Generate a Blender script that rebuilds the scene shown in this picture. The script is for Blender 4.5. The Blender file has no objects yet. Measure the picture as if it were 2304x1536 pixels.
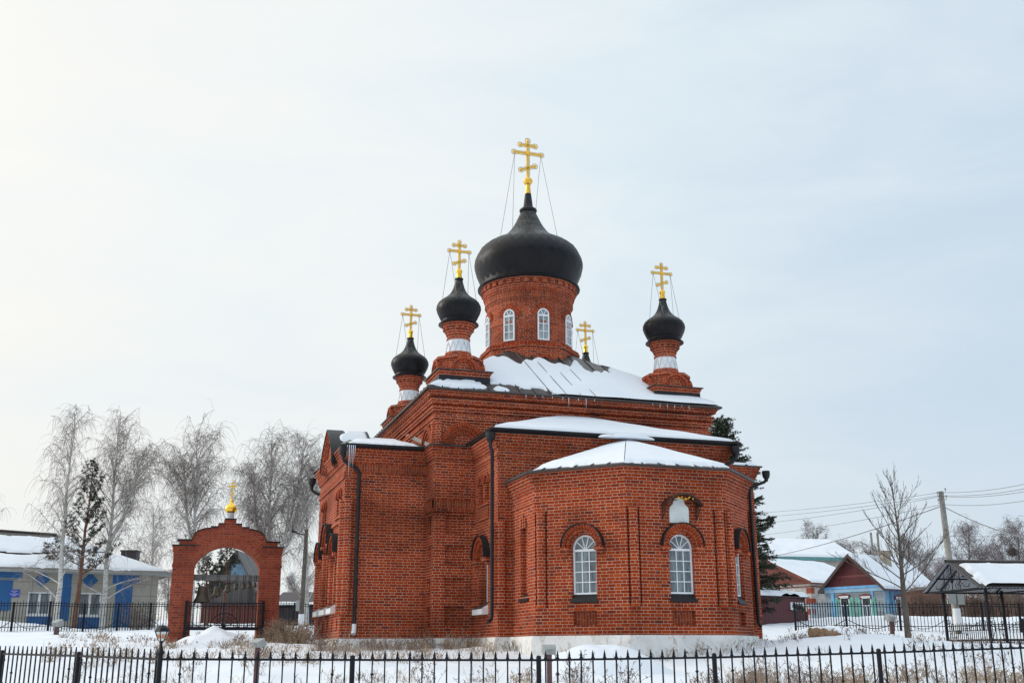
import bpy, math, random
from mathutils import Vector, Matrix, noise

random.seed(7)
SC = bpy.context.scene
COL = SC.collection

# ------------------------------------------------------------------ camera
FPX, PITCH, ROLL, EYE = 2441.0, math.radians(16.0), math.radians(-0.18), 1.65
cam_data = bpy.data.cameras.new("camera")
cam = bpy.data.objects.new("camera", cam_data)
COL.objects.link(cam)
cam_data.sensor_width = 36.0
cam_data.lens = 36.0 * FPX / 2304.0
cam_data.clip_end = 3000.0
_F = Vector((0, math.cos(PITCH), math.sin(PITCH)))
_U = Vector((0, -math.sin(PITCH), math.cos(PITCH)))
_X = Vector((1, 0, 0))
_XR = _X * math.cos(ROLL) + _U * math.sin(ROLL)
_UR = -_X * math.sin(ROLL) + _U * math.cos(ROLL)
_M = Matrix.Identity(4)
for i in range(3):
    _M[i][0], _M[i][1], _M[i][2] = _XR[i], _UR[i], -_F[i]
_M[2][3] = EYE
cam.matrix_world = _M
SC.camera = cam

# ------------------------------------------------------------------ sky
SUN_AZ, SUN_EL = math.radians(-72), math.radians(24)      # azimuth from +Y towards +X
world = bpy.data.worlds.new("World")
SC.world = world
world.use_nodes = True
_wn, _wl = world.node_tree.nodes, world.node_tree.links
_wn.clear()
_out = _wn.new("ShaderNodeOutputWorld")
_bg = _wn.new("ShaderNodeBackground")
_sky = _wn.new("ShaderNodeTexSky")
_sky.sky_type = 'NISHITA'
_sky.sun_disc = False
_sky.sun_elevation = SUN_EL
_sky.sun_rotation = SUN_AZ
_tc = _wn.new("ShaderNodeTexCoord")
_sep = _wn.new("ShaderNodeSeparateXYZ")
_wl.new(_tc.outputs["Generated"], _sep.inputs[0])


def _wmath(op, a, b=None):
    n = _wn.new("ShaderNodeMath")
    n.operation = op
    for i, s in enumerate((a, b)):
        if s is None:
            continue
        if isinstance(s, (int, float)):
            n.inputs[i].default_value = s
        else:
            _wl.new(s, n.inputs[i])
    return n.outputs[0]


def _wramp(fac, stops):
    n = _wn.new("ShaderNodeValToRGB")
    el = n.color_ramp.elements
    while len(el) > 1:
        el.remove(el[-1])
    el[0].position, el[0].color = stops[0][0], (*stops[0][1], 1)
    for p, c in stops[1:]:
        e = el.new(p)
        e.color = (*c, 1)
    _wl.new(fac, n.inputs[0])
    return n.outputs[0]


def _wmix(fac, a, b):
    n = _wn.new("ShaderNodeMix")
    n.data_type = 'RGBA'
    if isinstance(fac, (int, float)):
        n.inputs[0].default_value = fac
    else:
        _wl.new(fac, n.inputs[0])
    for i, s in ((6, a), (7, b)):
        if isinstance(s, tuple):
            n.inputs[i].default_value = (*s, 1)
        else:
            _wl.new(s, n.inputs[i])
    return n.outputs[2]


# thin overcast: bright and creamy towards the veiled sun on the left, cool grey-blue away from it
_dot = _wn.new("ShaderNodeVectorMath")
_dot.operation = 'DOT_PRODUCT'
_wl.new(_tc.outputs["Generated"], _dot.inputs[0])
_dot.inputs[1].default_value = (math.sin(SUN_AZ) * math.cos(SUN_EL), math.cos(SUN_AZ) * math.cos(SUN_EL), math.sin(SUN_EL))
_map = _wn.new("ShaderNodeMapping")
_map.inputs["Scale"].default_value = (2.0, 2.0, 7.0)
_map.inputs["Rotation"].default_value = (0.35, -0.2, 0.4)
_wl.new(_tc.outputs["Generated"], _map.inputs[0])
_nz = _wn.new("ShaderNodeTexNoise")
_nz.inputs["Scale"].default_value = 2.1
_nz.inputs["Detail"].default_value = 6
_nz.inputs["Roughness"].default_value = 0.55
_nz.inputs["Distortion"].default_value = 0.6
_wl.new(_map.outputs[0], _nz.inputs[0])
_g = _wmath('ADD', _wmath('MULTIPLY_ADD', _dot.outputs["Value"], 0.5), 0.0)
_g.node.inputs[0].links[0].from_node.inputs[2].default_value = 0.5
_g = _wmath('ADD', _g, _wmath('MULTIPLY', _wmath('SUBTRACT', _nz.outputs[0], 0.5), 0.25))
_cloud = _wramp(_g, [(0.35, (0.54, 0.66, 0.79)), (0.50, (0.605, 0.72, 0.83)), (0.64, (0.735, 0.835, 0.90)),
                     (0.76, (0.86, 0.91, 0.925)), (0.90, (0.95, 0.95, 0.91)), (1.0, (1.0, 0.98, 0.92))])
_hz = _wramp(_sep.outputs[2], [(0.0, (1, 1, 1)), (0.16, (0.45, 0.45, 0.45)), (0.36, (0, 0, 0))])
_hcol = _wramp(_g, [(0.45, (0.66, 0.755, 0.83)), (0.70, (0.80, 0.83, 0.84)), (0.95, (0.89, 0.865, 0.79))])
_cloud = _wmix(_wmath('MULTIPLY', _hz, 0.75), _cloud, _hcol)
_skys = _wn.new("ShaderNodeVectorMath")
_skys.operation = 'SCALE'
_wl.new(_sky.outputs[0], _skys.inputs[0])
_skys.inputs["Scale"].default_value = 0.08
_mix = _wmix(0.94, _skys.outputs[0], _cloud)
_wl.new(_mix, _bg.inputs[0])
_zen = _wramp(_sep.outputs[2], [(0.56, (1, 1, 1)), (0.80, (1.6, 1.6, 1.6))])
_wl.new(_wmath('MULTIPLY', _zen, 1.05), _bg.inputs[1])
_wl.new(_bg.outputs[0], _out.inputs[0])

# ------------------------------------------------------------------ sun behind thin cloud
sun_data = bpy.data.lights.new("sun", 'SUN')
sun_data.energy = 1.5
sun_data.angle = math.radians(25)
sun_data.color = (1.0, 0.95, 0.86)
sun = bpy.data.objects.new("sun", sun_data)
COL.objects.link(sun)
_sd = Vector((math.sin(SUN_AZ) * math.cos(SUN_EL), math.cos(SUN_AZ) * math.cos(SUN_EL), math.sin(SUN_EL)))
sun.rotation_euler = _sd.to_track_quat('Z', 'Y').to_euler()

SC.view_settings.view_transform = 'Standard'
SC.view_settings.look = 'None'
SC.view_settings.exposure = 0.0
SC.view_settings.gamma = 1.0
SC.cycles.max_bounces = 6
SC.cycles.diffuse_bounces = 3
SC.cycles.glossy_bounces = 3


# ================================================================== helpers
def ray(px, py):
    return _XR * ((px - 1152) / FPX) + _UR * ((768 - py) / FPX) + _F


def at(px, py, Y):
    """World point at distance Y in front of the viewer that the photo shows at (px, py)."""
    d = ray(px, py)
    return Vector((0, 0, EYE)) + d * (Y / d.y)


def tag(o, label=None, cat=None, group=None, kind=None):
    if label:
        o["label"] = label
    if cat:
        o["category"] = cat
    if group:
        o["group"] = group
    if kind:
        o["kind"] = kind
    return o


def empty(name, loc, rz=0.0, label=None, cat=None, group=None):
    o = bpy.data.objects.new(name, None)
    o.location = loc
    o.rotation_euler = (0, 0, rz)
    o.empty_display_size = 0.3
    COL.objects.link(o)
    return tag(o, label, cat, group)


def copy_tree(o, parent=None):
    c = o.copy()
    COL.objects.link(c)
    if parent is not None:
        c.parent = parent
    for ch in list(o.children):
        copy_tree(ch, c)
    return c


class MB:
    """Mesh builder: collects faces with optional UVs (metres) and material slots, links ONE object."""

    def __init__(self):
        self.v, self.f, self.uv, self.m, self.s = [], [], [], [], []

    def face(self, pts, uv=None, mat=0, smooth=False):
        b = len(self.v)
        self.v.extend([tuple(p) for p in pts])
        self.f.append(tuple(range(b, b + len(pts))))
        self.uv.append(uv)
        self.m.append(mat)
        self.s.append(smooth)

    def box(self, a, b, mat=0):
        x0, y0, z0 = a
        x1, y1, z1 = b
        p = [(x0, y0, z0), (x1, y0, z0), (x1, y1, z0), (x0, y1, z0), (x0, y0, z1), (x1, y0, z1), (x1, y1, z1), (x0, y1, z1)]
        for q in ((0, 3, 2, 1), (4, 5, 6, 7), (0, 1, 5, 4), (1, 2, 6, 5), (2, 3, 7, 6), (3, 0, 4, 7)):
            self.face([p[i] for i in q], mat=mat)

    def obox(self, o, ax, ay, az, mat=0):
        """Box from corner o with edge vectors ax, ay, az."""
        o, ax, ay, az = Vector(o), Vector(ax), Vector(ay), Vector(az)
        p = [o, o + ax, o + ax + ay, o + ay, o + az, o + ax + az, o + ax + ay + az, o + ay + az]
        for q in ((0, 3, 2, 1), (4, 5, 6, 7), (0, 1, 5, 4), (1, 2, 6, 5), (2, 3, 7, 6), (3, 0, 4, 7)):
            self.face([p[i] for i in q], mat=mat)

    def tube(self, path, rad, n=6, mat=0, smooth=True, cap=False, brick=False):
        path = [Vector(p) for p in path]
        if not isinstance(rad, (list, tuple)):
            rad = [rad] * len(path)
        rings = []
        ref = None
        b0 = len(self.v)
        for i, p in enumerate(path):
            d = (path[min(i + 1, len(path) - 1)] - path[max(i - 1, 0)])
            if d.length < 1e-9:
                d = Vector((0, 0, 1))
            d.normalize()
            if ref is None:
                ref = Vector((1, 0, 0)) if abs(d.x) < 0.8 else Vector((0, 1, 0))
            s = d.cross(ref)
            if s.length < 1e-6:
                s = d.cross(Vector((0, 1, 0.3)))
            s.normalize()
            t = s.cross(d)
            ref = t
            for k in range(n):
                a = 2 * math.pi * k / n
                q = p + (s * math.cos(a) + t * math.sin(a)) * rad[i]
                self.v.append((q.x, q.y, q.z))
        arc = 0.0
        for i in range(len(path) - 1):
            seg = (path[i + 1] - path[i]).length
            for k in range(n):
                k2 = (k + 1) % n
                self.f.append((b0 + i * n + k, b0 + i * n + k2, b0 + (i + 1) * n + k2, b0 + (i + 1) * n + k))
                r = rad[i] if brick else 1.0 / (2 * math.pi)
                u0, u1 = 2 * math.pi * k / n * r, 2 * math.pi * (k + 1) / n * r
                self.uv.append([(u0, arc), (u1, arc), (u1, arc + seg), (u0, arc + seg)])
                self.m.append(mat)
                self.s.append(smooth)
            arc += seg
        if cap:
            self.f.append(tuple(b0 + k for k in range(n)))
            e = b0 + (len(path) - 1) * n
            self.f.append(tuple(e + k for k in reversed(range(n))))
            for _ in range(2):
                self.uv.append(None)
                self.m.append(mat)
                self.s.append(False)

    def lathe(self, prof, c=(0, 0, 0), n=32, mat=0, smooth=True, a0=0.0, a1=2 * math.pi, twist=0.0):
        cx, cy, cz = c
        full = abs(a1 - a0 - 2 * math.pi) < 1e-6
        b0 = len(self.v)
        m = n if full else n + 1
        for r, z in prof:
            for k in range(m):
                a = a0 + (a1 - a0) * k / n
                self.v.append((cx + r * math.sin(a), cy - r * math.cos(a), cz + z))
        arc = 0.0
        for i in range(len(prof) - 1):
            seg = math.hypot(prof[i + 1][0] - prof[i][0], prof[i + 1][1] - prof[i][1])
            R = max(prof[i][0], prof[i + 1][0])
            steep = abs(prof[i + 1][1] - prof[i][1]) > 0.3 * seg
            v0 = cz + prof[i][1] if steep else arc
            v1 = cz + prof[i + 1][1] if steep else arc + seg
            for k in range(n):
                k2 = (k + 1) % m
                self.f.append((b0 + i * m + k, b0 + i * m + k2, b0 + (i + 1) * m + k2, b0 + (i + 1) * m + k))
                u0, u1 = (a0 + (a1 - a0) * k / n) * R, (a0 + (a1 - a0) * (k + 1) / n) * R
                self.uv.append([(u0, v0), (u1, v0), (u1, v1), (u0, v1)])
                self.m.append(mat)
                self.s.append(smooth)
            arc += seg

    def diamonds(self, prof, c=(0, 0, 0), n=24, mat=0):
        """Surface of revolution covered with flat diamond-shaped metal plates."""
        def q(i, k):
            a = 2 * math.pi * k / n
            r, z = prof[i]
            return (c[0] + r * math.sin(a), c[1] - r * math.cos(a), c[2] + z)
        N = len(prof)
        for i in range(-1, N - 1):
            for k in range(n):
                kk = k + (0.5 if (i + 1) % 2 else 0.0)
                mid = i + 1
                L, R = q(mid, kk - 0.5), q(mid, kk + 0.5)
                top = q(i + 2, kk) if i + 2 < N else None
                bot = q(i, kk) if i >= 0 else None
                pts = [p for p in (bot, R, top, L) if p is not None]
                if len(pts) >= 3:
                    self.face(pts, mat=mat)

    def soften(self, o, prof, c, k=0.72):
        """Blend flat plate normals with the round form of the dome."""
        me = o.data
        me.polygons.foreach_set("use_smooth", [True] * len(me.polygons))
        zs = [p[1] for p in prof]
        out = []
        for p in me.polygons:
            for vi in p.vertices:
                q = me.vertices[vi].co
                z = q.z - c[2]
                i = min(range(len(zs)), key=lambda j: abs(zs[j] - z))
                a, b = prof[max(0, i - 1)], prof[min(len(prof) - 1, i + 1)]
                rr = math.hypot(q.x - c[0], q.y - c[1]) or 1
                dr, dz = b[0] - a[0], b[1] - a[1]
                n = Vector(((q.x - c[0]) / rr * dz, (q.y - c[1]) / rr * dz, -dr))
                n.normalize()
                f = p.normal.copy()
                if f.dot(n) < 0:
                    f.negate()
                m = n * k + f * (1 - k)
                m.normalize()
                out.append(m)
        me.normals_split_custom_set([(m.x, m.y, m.z) for m in out])

    def ball(self, c, r, n=10, mat=0, sz=1.0):
        pr = [(max(1e-4, r * math.sin(math.pi * i / n)), -r * sz * math.cos(math.pi * i / n)) for i in range(n + 1)]
        self.lathe(pr, c, n=max(8, n), mat=mat)

    def build(self, name, mats, parent=None):
        if not isinstance(mats, (list, tuple)):
            mats = [mats]
        me = bpy.data.meshes.new(name)
        me.from_pydata(self.v, [], self.f)
        for m in mats:
            me.materials.append(m)
        me.polygons.foreach_set("material_index", self.m)
        me.polygons.foreach_set("use_smooth", self.s)
        uvl = me.uv_layers.new(name="UVMap")
        flat = []
        V = self.v
        for f, uv in zip(self.f, self.uv):
            if uv is None:
                p0, p1, p2 = Vector(V[f[0]]), Vector(V[f[1]]), Vector(V[f[2]])
                nrm = (p1 - p0).cross(p2 - p0)
                if nrm.length < 1e-12 and len(f) > 3:
                    nrm = (p2 - p0).cross(Vector(V[f[3]]) - p0)
                if nrm.length < 1e-12:
                    nrm = Vector((0, 0, 1))
                nrm.normalize()
                if abs(nrm.z) > 0.75:
                    for i in f:
                        flat += [V[i][0], V[i][1]]
                else:
                    if nrm.y > 1e-4 or (abs(nrm.y) <= 1e-4 and nrm.x > 0):
                        nrm = -nrm
                    tx, ty = -nrm.y, nrm.x
                    l = math.hypot(tx, ty) or 1
                    tx, ty = tx / l, ty / l
                    for i in f:
                        flat += [V[i][0] * tx + V[i][1] * ty, V[i][2]]
            else:
                for q in uv:
                    flat += [q[0], q[1]]
        uvl.data.foreach_set("uv", flat)
        me.update()
        o = bpy.data.objects.new(name, me)
        COL.objects.link(o)
        if parent is not None:
            o.parent = parent
        return o


# ================================================================== materials
class NT:
    def __init__(self, name):
        self.mat = bpy.data.materials.new(name)
        self.mat.use_nodes = True
        self.t = self.mat.node_tree
        self.t.nodes.clear()
        self.o = self.t.nodes.new("ShaderNodeOutputMaterial")
        self.b = self.t.nodes.new("ShaderNodeBsdfPrincipled")
        self.t.links.new(self.b.outputs[0], self.o.inputs[0])

    def put(self, sock, s):
        if isinstance(s, (int, float)):
            sock.default_value = s
        elif isinstance(s, tuple):
            sock.default_value = (*s, 1) if len(s) == 3 and sock.type == 'RGBA' else s
        else:
            self.t.links.new(s, sock)

    def m(self, op, a, b=0.0, c=0.0, clamp=False):
        n = self.t.nodes.new("ShaderNodeMath")
        n.operation = op
        n.use_clamp = clamp
        for i, s in enumerate((a, b, c)):
            self.put(n.inputs[i], s)
        return n.outputs[0]

    def mix(self, f, a, b, mode='MIX'):
        n = self.t.nodes.new("ShaderNodeMix")
        n.data_type = 'RGBA'
        n.blend_type = mode
        self.put(n.inputs[0], f)
        self.put(n.inputs[6], a)
        self.put(n.inputs[7], b)
        return n.outputs[2]

    def ramp(self, f, stops, interp='LINEAR'):
        n = self.t.nodes.new("ShaderNodeValToRGB")
        n.color_ramp.interpolation = interp
        el = n.color_ramp.elements
        while len(el) > 1:
            el.remove(el[-1])
        def c4(c):
            return (c, c, c, 1) if isinstance(c, (int, float)) else (*c, 1)
        el[0].position, el[0].color = stops[0][0], c4(stops[0][1])
        for p, c in stops[1:]:
            e = el.new(p)
            e.color = c4(c)
        self.put(n.inputs[0], f)
        return n.outputs[0]

    def noise(self, scale, detail=4, rough=0.55, coord="Object", stretch=None, dist=0.0):
        tc = self.t.nodes.new("ShaderNodeTexCoord")
        n = self.t.nodes.new("ShaderNodeTexNoise")
        n.inputs["Scale"].default_value = scale
        n.inputs["Detail"].default_value = detail
        n.inputs["Roughness"].default_value = rough
        n.inputs["Distortion"].default_value = dist
        src = tc.outputs[coord]
        if stretch:
            mp = self.t.nodes.new("ShaderNodeMapping")
            mp.inputs["Scale"].default_value = stretch
            self.t.links.new(src, mp.inputs[0])
            src = mp.outputs[0]
        self.t.links.new(src, n.inputs[0])
        return n.outputs[0]

    def bump(self, h, strength=0.3, dist=0.02):
        n = self.t.nodes.new("ShaderNodeBump")
        n.inputs["Strength"].default_value = strength
        n.inputs["Distance"].default_value = dist
        self.put(n.inputs["Height"], h)
        self.t.links.new(n.outputs[0], self.b.inputs["Normal"])

    def uv(self):
        tc = self.t.nodes.new("ShaderNodeTexCoord")
        s = self.t.nodes.new("ShaderNodeSeparateXYZ")
        self.t.links.new(tc.outputs["UV"], s.inputs[0])
        return s.outputs[0], s.outputs[1]

    def wn(self, *xs):
        n = self.t.nodes.new("ShaderNodeTexWhiteNoise")
        n.noise_dimensions = '3D'
        c = self.t.nodes.new("ShaderNodeCombineXYZ")
        for i, s in enumerate(xs):
            self.put(c.inputs[i], s)
        self.t.links.new(c.outputs[0], n.inputs[0])
        return n.outputs[0]

    def done(self, col=None, rough=0.7, metal=0.0, spec=None):
        if col is not None:
            self.put(self.b.inputs["Base Color"], col)
        self.put(self.b.inputs["Roughness"], rough)
        self.put(self.b.inputs["Metallic"], metal)
        if spec is not None:
            self.b.inputs["Specular IOR Level"].default_value = spec
        return self.mat


def plain(name, col, rough=0.6, metal=0.0, var=0.25, scale=3.0, spec=None, bump=0.0, stretch=None):
    t = NT(name)
    nz = t.noise(scale, 5, 0.6, stretch=stretch)
    lo = tuple(c * (1 - var) for c in col)
    hi = tuple(min(1, c * (1 + var)) for c in col)
    c = t.ramp(nz, [(0.3, lo), (0.7, hi)])
    if bump:
        t.bump(nz, bump, 0.01)
    return t.done(c, rough, metal, spec)


def brick(name, stops, mortar, bw=0.35, bh=0.077, joint=0.0055, weather=0.34, split=0.667, rough=0.85, wscale=0.35):
    t = NT(name)
    u, v = t.uv()
    vb = t.m('DIVIDE', v, bh)
    row = t.m('FLOOR', vb)
    fv = t.m('FRACT', vb)
    us = t.m('ADD', t.m('DIVIDE', u, bw), t.m('MULTIPLY', row, 0.5))
    us = t.m('ADD', us, t.m('MULTIPLY', t.wn(row, 3.0, 1.0), 0.12))
    colm = t.m('FLOOR', us)
    fx = t.m('FRACT', us)
    ish = t.m('GREATER_THAN', fx, split)
    d1 = t.m('MULTIPLY', t.m('MINIMUM', fx, t.m('SUBTRACT', 1.0, fx)), bw)
    d2 = t.m('MULTIPLY', t.m('ABSOLUTE', t.m('SUBTRACT', fx, split)), bw)
    d3 = t.m('MULTIPLY', t.m('MINIMUM', fv, t.m('SUBTRACT', 1.0, fv)), bh)
    d = t.m('MINIMUM', t.m('MINIMUM', d1, d2), d3)
    jn = t.m('MULTIPLY_ADD', t.noise(9.0, 2), 0.004, joint - 0.002)
    mask = t.m('DIVIDE', t.m('SUBTRACT', d, t.m('MULTIPLY', jn, 0.6)), t.m('MULTIPLY', jn, 0.6), clamp=True)
    rnd = t.wn(t.m('ADD', colm, t.m('MULTIPLY', ish, 0.5)), row, 7.0)
    c = t.ramp(rnd, stops)
    grain = t.noise(40.0, 3, 0.7)
    c = t.mix(0.30, c, t.ramp(grain, [(0.3, 0.6), (0.7, 1.0)]), 'MULTIPLY')
    mo = t.mix(t.ramp(t.noise(1.7, 4), [(0.35, 0.0), (0.7, 0.75)]), mortar, tuple(m * 0.55 for m in mortar))
    c = t.mix(mask, mo, c)
    w = t.noise(wscale, 6, 0.62, stretch=(1, 1, 1.8))
    c = t.mix(1.0, c, t.ramp(w, [(0.32, 1 - weather * 1.5), (0.52, 1.0), (0.75, 1 + weather * 0.2)]), 'MULTIPLY')
    st = t.noise(1.1, 5, 0.7, stretch=(1, 1, 0.35), dist=0.4)
    c = t.mix(t.ramp(st, [(0.68, 0.0), (0.82, 0.22)]), c, (0.40, 0.32, 0.27))
    t.bump(mask, 0.35, 0.008)
    return t.done(c, rough, 0, 0.10)


M = {}
RED = [(0.0, (0.165, 0.030, 0.017)), (0.07, (0.225, 0.034, 0.013)), (0.25, (0.295, 0.037, 0.0098)), (0.75, (0.36, 0.046, 0.0088)), (1.0, (0.42, 0.067, 0.013))]
M['brick'] = brick("brick", RED, (0.62, 0.41, 0.30))
M['brick_arch'] = brick("brick_arch", RED, (0.40, 0.22, 0.15), bw=0.27, split=0.99)
M['brick_soldier'] = brick("brick_soldier", [(0.0, (0.2, 0.045, 0.026)), (0.5, (0.32, 0.058, 0.022)), (1.0, (0.42, 0.085, 0.026))], (0.42, 0.25, 0.18), bw=0.27, split=0.99)
M['gate_brick'] = brick("gate_brick", [(0.0, (0.20, 0.045, 0.03)), (0.3, (0.28, 0.055, 0.03)), (1.0, (0.36, 0.075, 0.035))], (0.30, 0.16, 0.12), joint=0.006, weather=0.2)
M['gate_voussoir'] = brick("gate_voussoir", [(0.0, (0.25, 0.055, 0.03)), (1.0, (0.38, 0.085, 0.04))], (0.30, 0.17, 0.13), bw=0.27, split=0.99, weather=0.15)
M['white_brick'] = brick("white_brick", [(0.0, (0.5, 0.47, 0.44)), (1.0, (0.66, 0.63, 0.6))], (0.2, 0.16, 0.14), bw=0.4, bh=0.11, joint=0.012, weather=0.15)
M['snow'] = None


def snow_mat():
    t = NT("snow")
    n1 = t.noise(0.6, 6, 0.6)
    n2 = t.noise(14.0, 4, 0.6)
    c = t.ramp(n1, [(0.3, (0.71, 0.74, 0.785)), (0.7, (0.785, 0.805, 0.84))])
    h = t.m('ADD', t.m('MULTIPLY', n1, 1.0), t.m('MULTIPLY', n2, 0.25))
    t.bump(h, 0.35, 0.06)
    return t.done(c, 0.75, 0, 0.3)


M['snow'] = snow_mat()


def whitewash():
    t = NT("whitewash")
    n = t.noise(2.3, 7, 0.7, dist=0.5)
    st = t.noise(5.0, 6, 0.75, stretch=(1, 1, 0.5))
    c = t.ramp(n, [(0.30, (0.62, 0.60, 0.57)), (0.6, (0.80, 0.79, 0.77))])
    c = t.mix(t.ramp(st, [(0.55, 0.0), (0.68, 0.75)]), c, (0.38, 0.27, 0.19))
    t.bump(st, 0.3, 0.02)
    return t.done(c, 0.9)


M['whitewash'] = whitewash()
M['white_tin'] = plain("white_tin", (0.74, 0.76, 0.78), 0.5, var=0.08, scale=2)


def dome_mat():
    t = NT("black_dome_metal")
    gi = t.t.nodes.new("ShaderNodeNewGeometry")
    ra = gi.outputs["Random Per Island"]
    c = t.ramp(ra, [(0.0, (0.006, 0.0055, 0.007)), (1.0, (0.012, 0.011, 0.013))])
    tc = t.t.nodes.new("ShaderNodeTexCoord")
    s = t.t.nodes.new("ShaderNodeSeparateXYZ")
    t.t.links.new(tc.outputs["Generated"], s.inputs[0])
    neck = t.ramp(s.outputs[2], [(0.42, 0.0), (0.60, 1.0)])
    pat = t.noise(7.0, 6, 0.75, stretch=(3, 3, 1))
    pm = t.m('MULTIPLY', neck, t.ramp(pat, [(0.45, 0.0), (0.68, 0.75)]))
    c = t.mix(pm, c, (0.16, 0.17, 0.15))
    t.bump(t.noise(6.0, 4, 0.6), 0.10, 0.01)
    return t.done(c, t.ramp(ra, [(0.0, 0.38), (1.0, 0.50)]), 0.0, 0.2)


M['dome'] = dome_mat()
M['gold'] = plain("gold_leaf", (0.86, 0.50, 0.075), 0.33, 0.75, var=0.12, scale=8)
M['gold_bright'] = plain("gold_bright", (0.92, 0.55, 0.06), 0.2, 0.9, var=0.08, scale=8)
M['filigree'] = plain("filigree", (0.55, 0.42, 0.22), 0.4, 0.5)
M['wire'] = plain("stay_wire", (0.24, 0.23, 0.23), 0.6)
M['roof'] = plain("brown_roof_tin", (0.060, 0.050, 0.046), 0.45, 0.2, var=0.3, scale=1.2, spec=0.5)
M['dark_tin'] = plain("dark_tin", (0.015, 0.0145, 0.017), 0.5, 0.0, var=0.3, scale=2, spec=0.3)
M['pvc'] = plain("white_frame", (0.80, 0.81, 0.83), 0.4, var=0.04)
M['iron'] = plain("black_iron", (0.007, 0.007, 0.011), 0.55, 0.0, var=0.3, scale=20, spec=0.25)
M['rust_iron'] = plain("rusty_iron", (0.075, 0.032, 0.02), 0.6, 0.3, var=0.4, scale=9)
M['ice'] = plain("ice", (0.7, 0.76, 0.82), 0.15, var=0.05)
M['bronze'] = plain("bronze", (0.075, 0.056, 0.038), 0.55, 0.3, var=0.35, scale=9)
M['old_wood'] = plain("old_wood", (0.15, 0.143, 0.137), 0.9, var=0.35, scale=3, stretch=(0.4, 5, 5), bump=0.3)
M['brown_post'] = plain("brown_post", (0.10, 0.045, 0.042), 0.6, var=0.25, scale=6)
M['plastic'] = plain("grey_plastic", (0.29, 0.30, 0.285), 0.5, var=0.1, scale=8)
M['concrete'] = plain("concrete", (0.30, 0.285, 0.26), 0.9, var=0.25, scale=5, bump=0.2)
M['bark'] = plain("bark", (0.11, 0.092, 0.078), 0.9, var=0.35, scale=8, bump=0.4)
M['pine_bark'] = plain("pine_bark", (0.17, 0.085, 0.055), 0.9, var=0.35, scale=6, bump=0.4)
M['twig'] = plain("twig", (0.27, 0.225, 0.205), 0.9, var=0.3, scale=1.0)
M['far_twig'] = plain("far_twig", (0.20, 0.165, 0.17), 0.9, var=0.25, scale=1.0)


def birch_bark():
    t = NT("birch_bark")
    n = t.noise(5.0, 4, 0.7, stretch=(1.0, 1.0, 3.5))
    c = t.ramp(n, [(0.34, (0.055, 0.05, 0.046)), (0.42, (0.50, 0.48, 0.45)), (0.7, (0.68, 0.66, 0.62))])
    return t.done(c, 0.8)


M['birch'] = birch_bark()
M['birch_limb'] = plain("birch_limb", (0.55, 0.52, 0.49), 0.85, var=0.35, scale=2.0)
M['needle'] = plain("needles", (0.032, 0.045, 0.024), 0.8, var=0.45, scale=1.2)
M['pine_needle'] = plain("pine_needles", (0.034, 0.046, 0.028), 0.8, var=0.4, scale=1.2)
M['dry'] = plain("dry_grass", (0.34, 0.245, 0.165), 0.9, var=0.4, scale=1.5)
M['dry_dark'] = plain("dry_stalk", (0.17, 0.125, 0.105), 0.9, var=0.4, scale=2)
M['shrub'] = plain("shrub_twigs", (0.16, 0.10, 0.075), 0.9, var=0.4, scale=1)


def boards(name, col, width=0.16, horizontal=True, var=0.2, rough=0.8):
    t = NT(name)
    u, v = t.uv()
    s = t.m('DIVIDE', v if horizontal else u, width)
    f = t.m('FRACT', s)
    e = t.m('MULTIPLY', t.m('MINIMUM', f, t.m('SUBTRACT', 1.0, f)), 14.0, clamp=True)
    r = t.wn(t.m('FLOOR', s), 1.0, 5.0)
    c = t.ramp(r, [(0.0, tuple(k * (1 - var) for k in col)), (1.0, tuple(k * (1 + var) for k in col))])
    st = (0.5, 0.5, 6) if horizontal else (6, 6, 0.5)
    c = t.mix(0.5, c, t.ramp(t.noise(3.0, 5, 0.7, stretch=st), [(0.3, 0.5), (0.7, 1.0)]), 'MULTIPLY')
    c = t.mix(e, tuple(k * 0.25 for k in col), c)
    t.bump(e, 0.5, 0.02)
    return t.done(c, rough)


M['grey_boards'] = boards("grey_boards", (0.22, 0.26, 0.29))
M['blue_boards'] = boards("blue_boards", (0.085, 0.26, 0.46), 0.14, False)
M['blue_paint'] = plain("blue_paint", (0.10, 0.30, 0.54), 0.6, var=0.25, scale=2)
M['pale_blue'] = plain("pale_blue", (0.21, 0.35, 0.47), 0.7, var=0.2, scale=2)
M['red_boards'] = boards("red_boards", (0.085, 0.011, 0.014), 0.14, False)
M['red_trim'] = plain("red_trim", (0.13, 0.016, 0.018), 0.6, var=0.3)
M['brown_boards'] = boards("brown_boards", (0.17, 0.045, 0.03), 0.14, False)
M['dark_trim'] = plain("dark_trim", (0.055, 0.028, 0.026), 0.8)
M['green_shutter'] = plain("green_shutter", (0.09, 0.30, 0.24), 0.6, var=0.2)
M['burgundy'] = boards("burgundy_sheet", (0.11, 0.016, 0.022), 0.22, False, 0.1, 0.5)
M['brown_sheet'] = boards("brown_sheet", (0.045, 0.032, 0.038), 0.22, False, 0.15, 0.5)
M['wooden_dark'] = boards("dark_wood", (0.15, 0.14, 0.135), 0.18, False, 0.3)
M['grey_sheet'] = boards("grey_corrugated", (0.42, 0.43, 0.46), 0.12, False, 0.1, 0.5)
M['brown_roof'] = boards("brown_corrugated", (0.075, 0.058, 0.052), 0.12, False, 0.15, 0.5)
M['teal'] = plain("teal_paint", (0.10, 0.24, 0.25), 0.6)
M['beige'] = plain("beige_panel", (0.37, 0.345, 0.29), 0.7, var=0.1, scale=1)
M['school_blue'] = plain("school_blue", (0.010, 0.105, 0.29), 0.5, var=0.15, scale=1)
M['sign_blue'] = plain("sign_blue", (0.035, 0.075, 0.42), 0.4, var=0.1)
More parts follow.
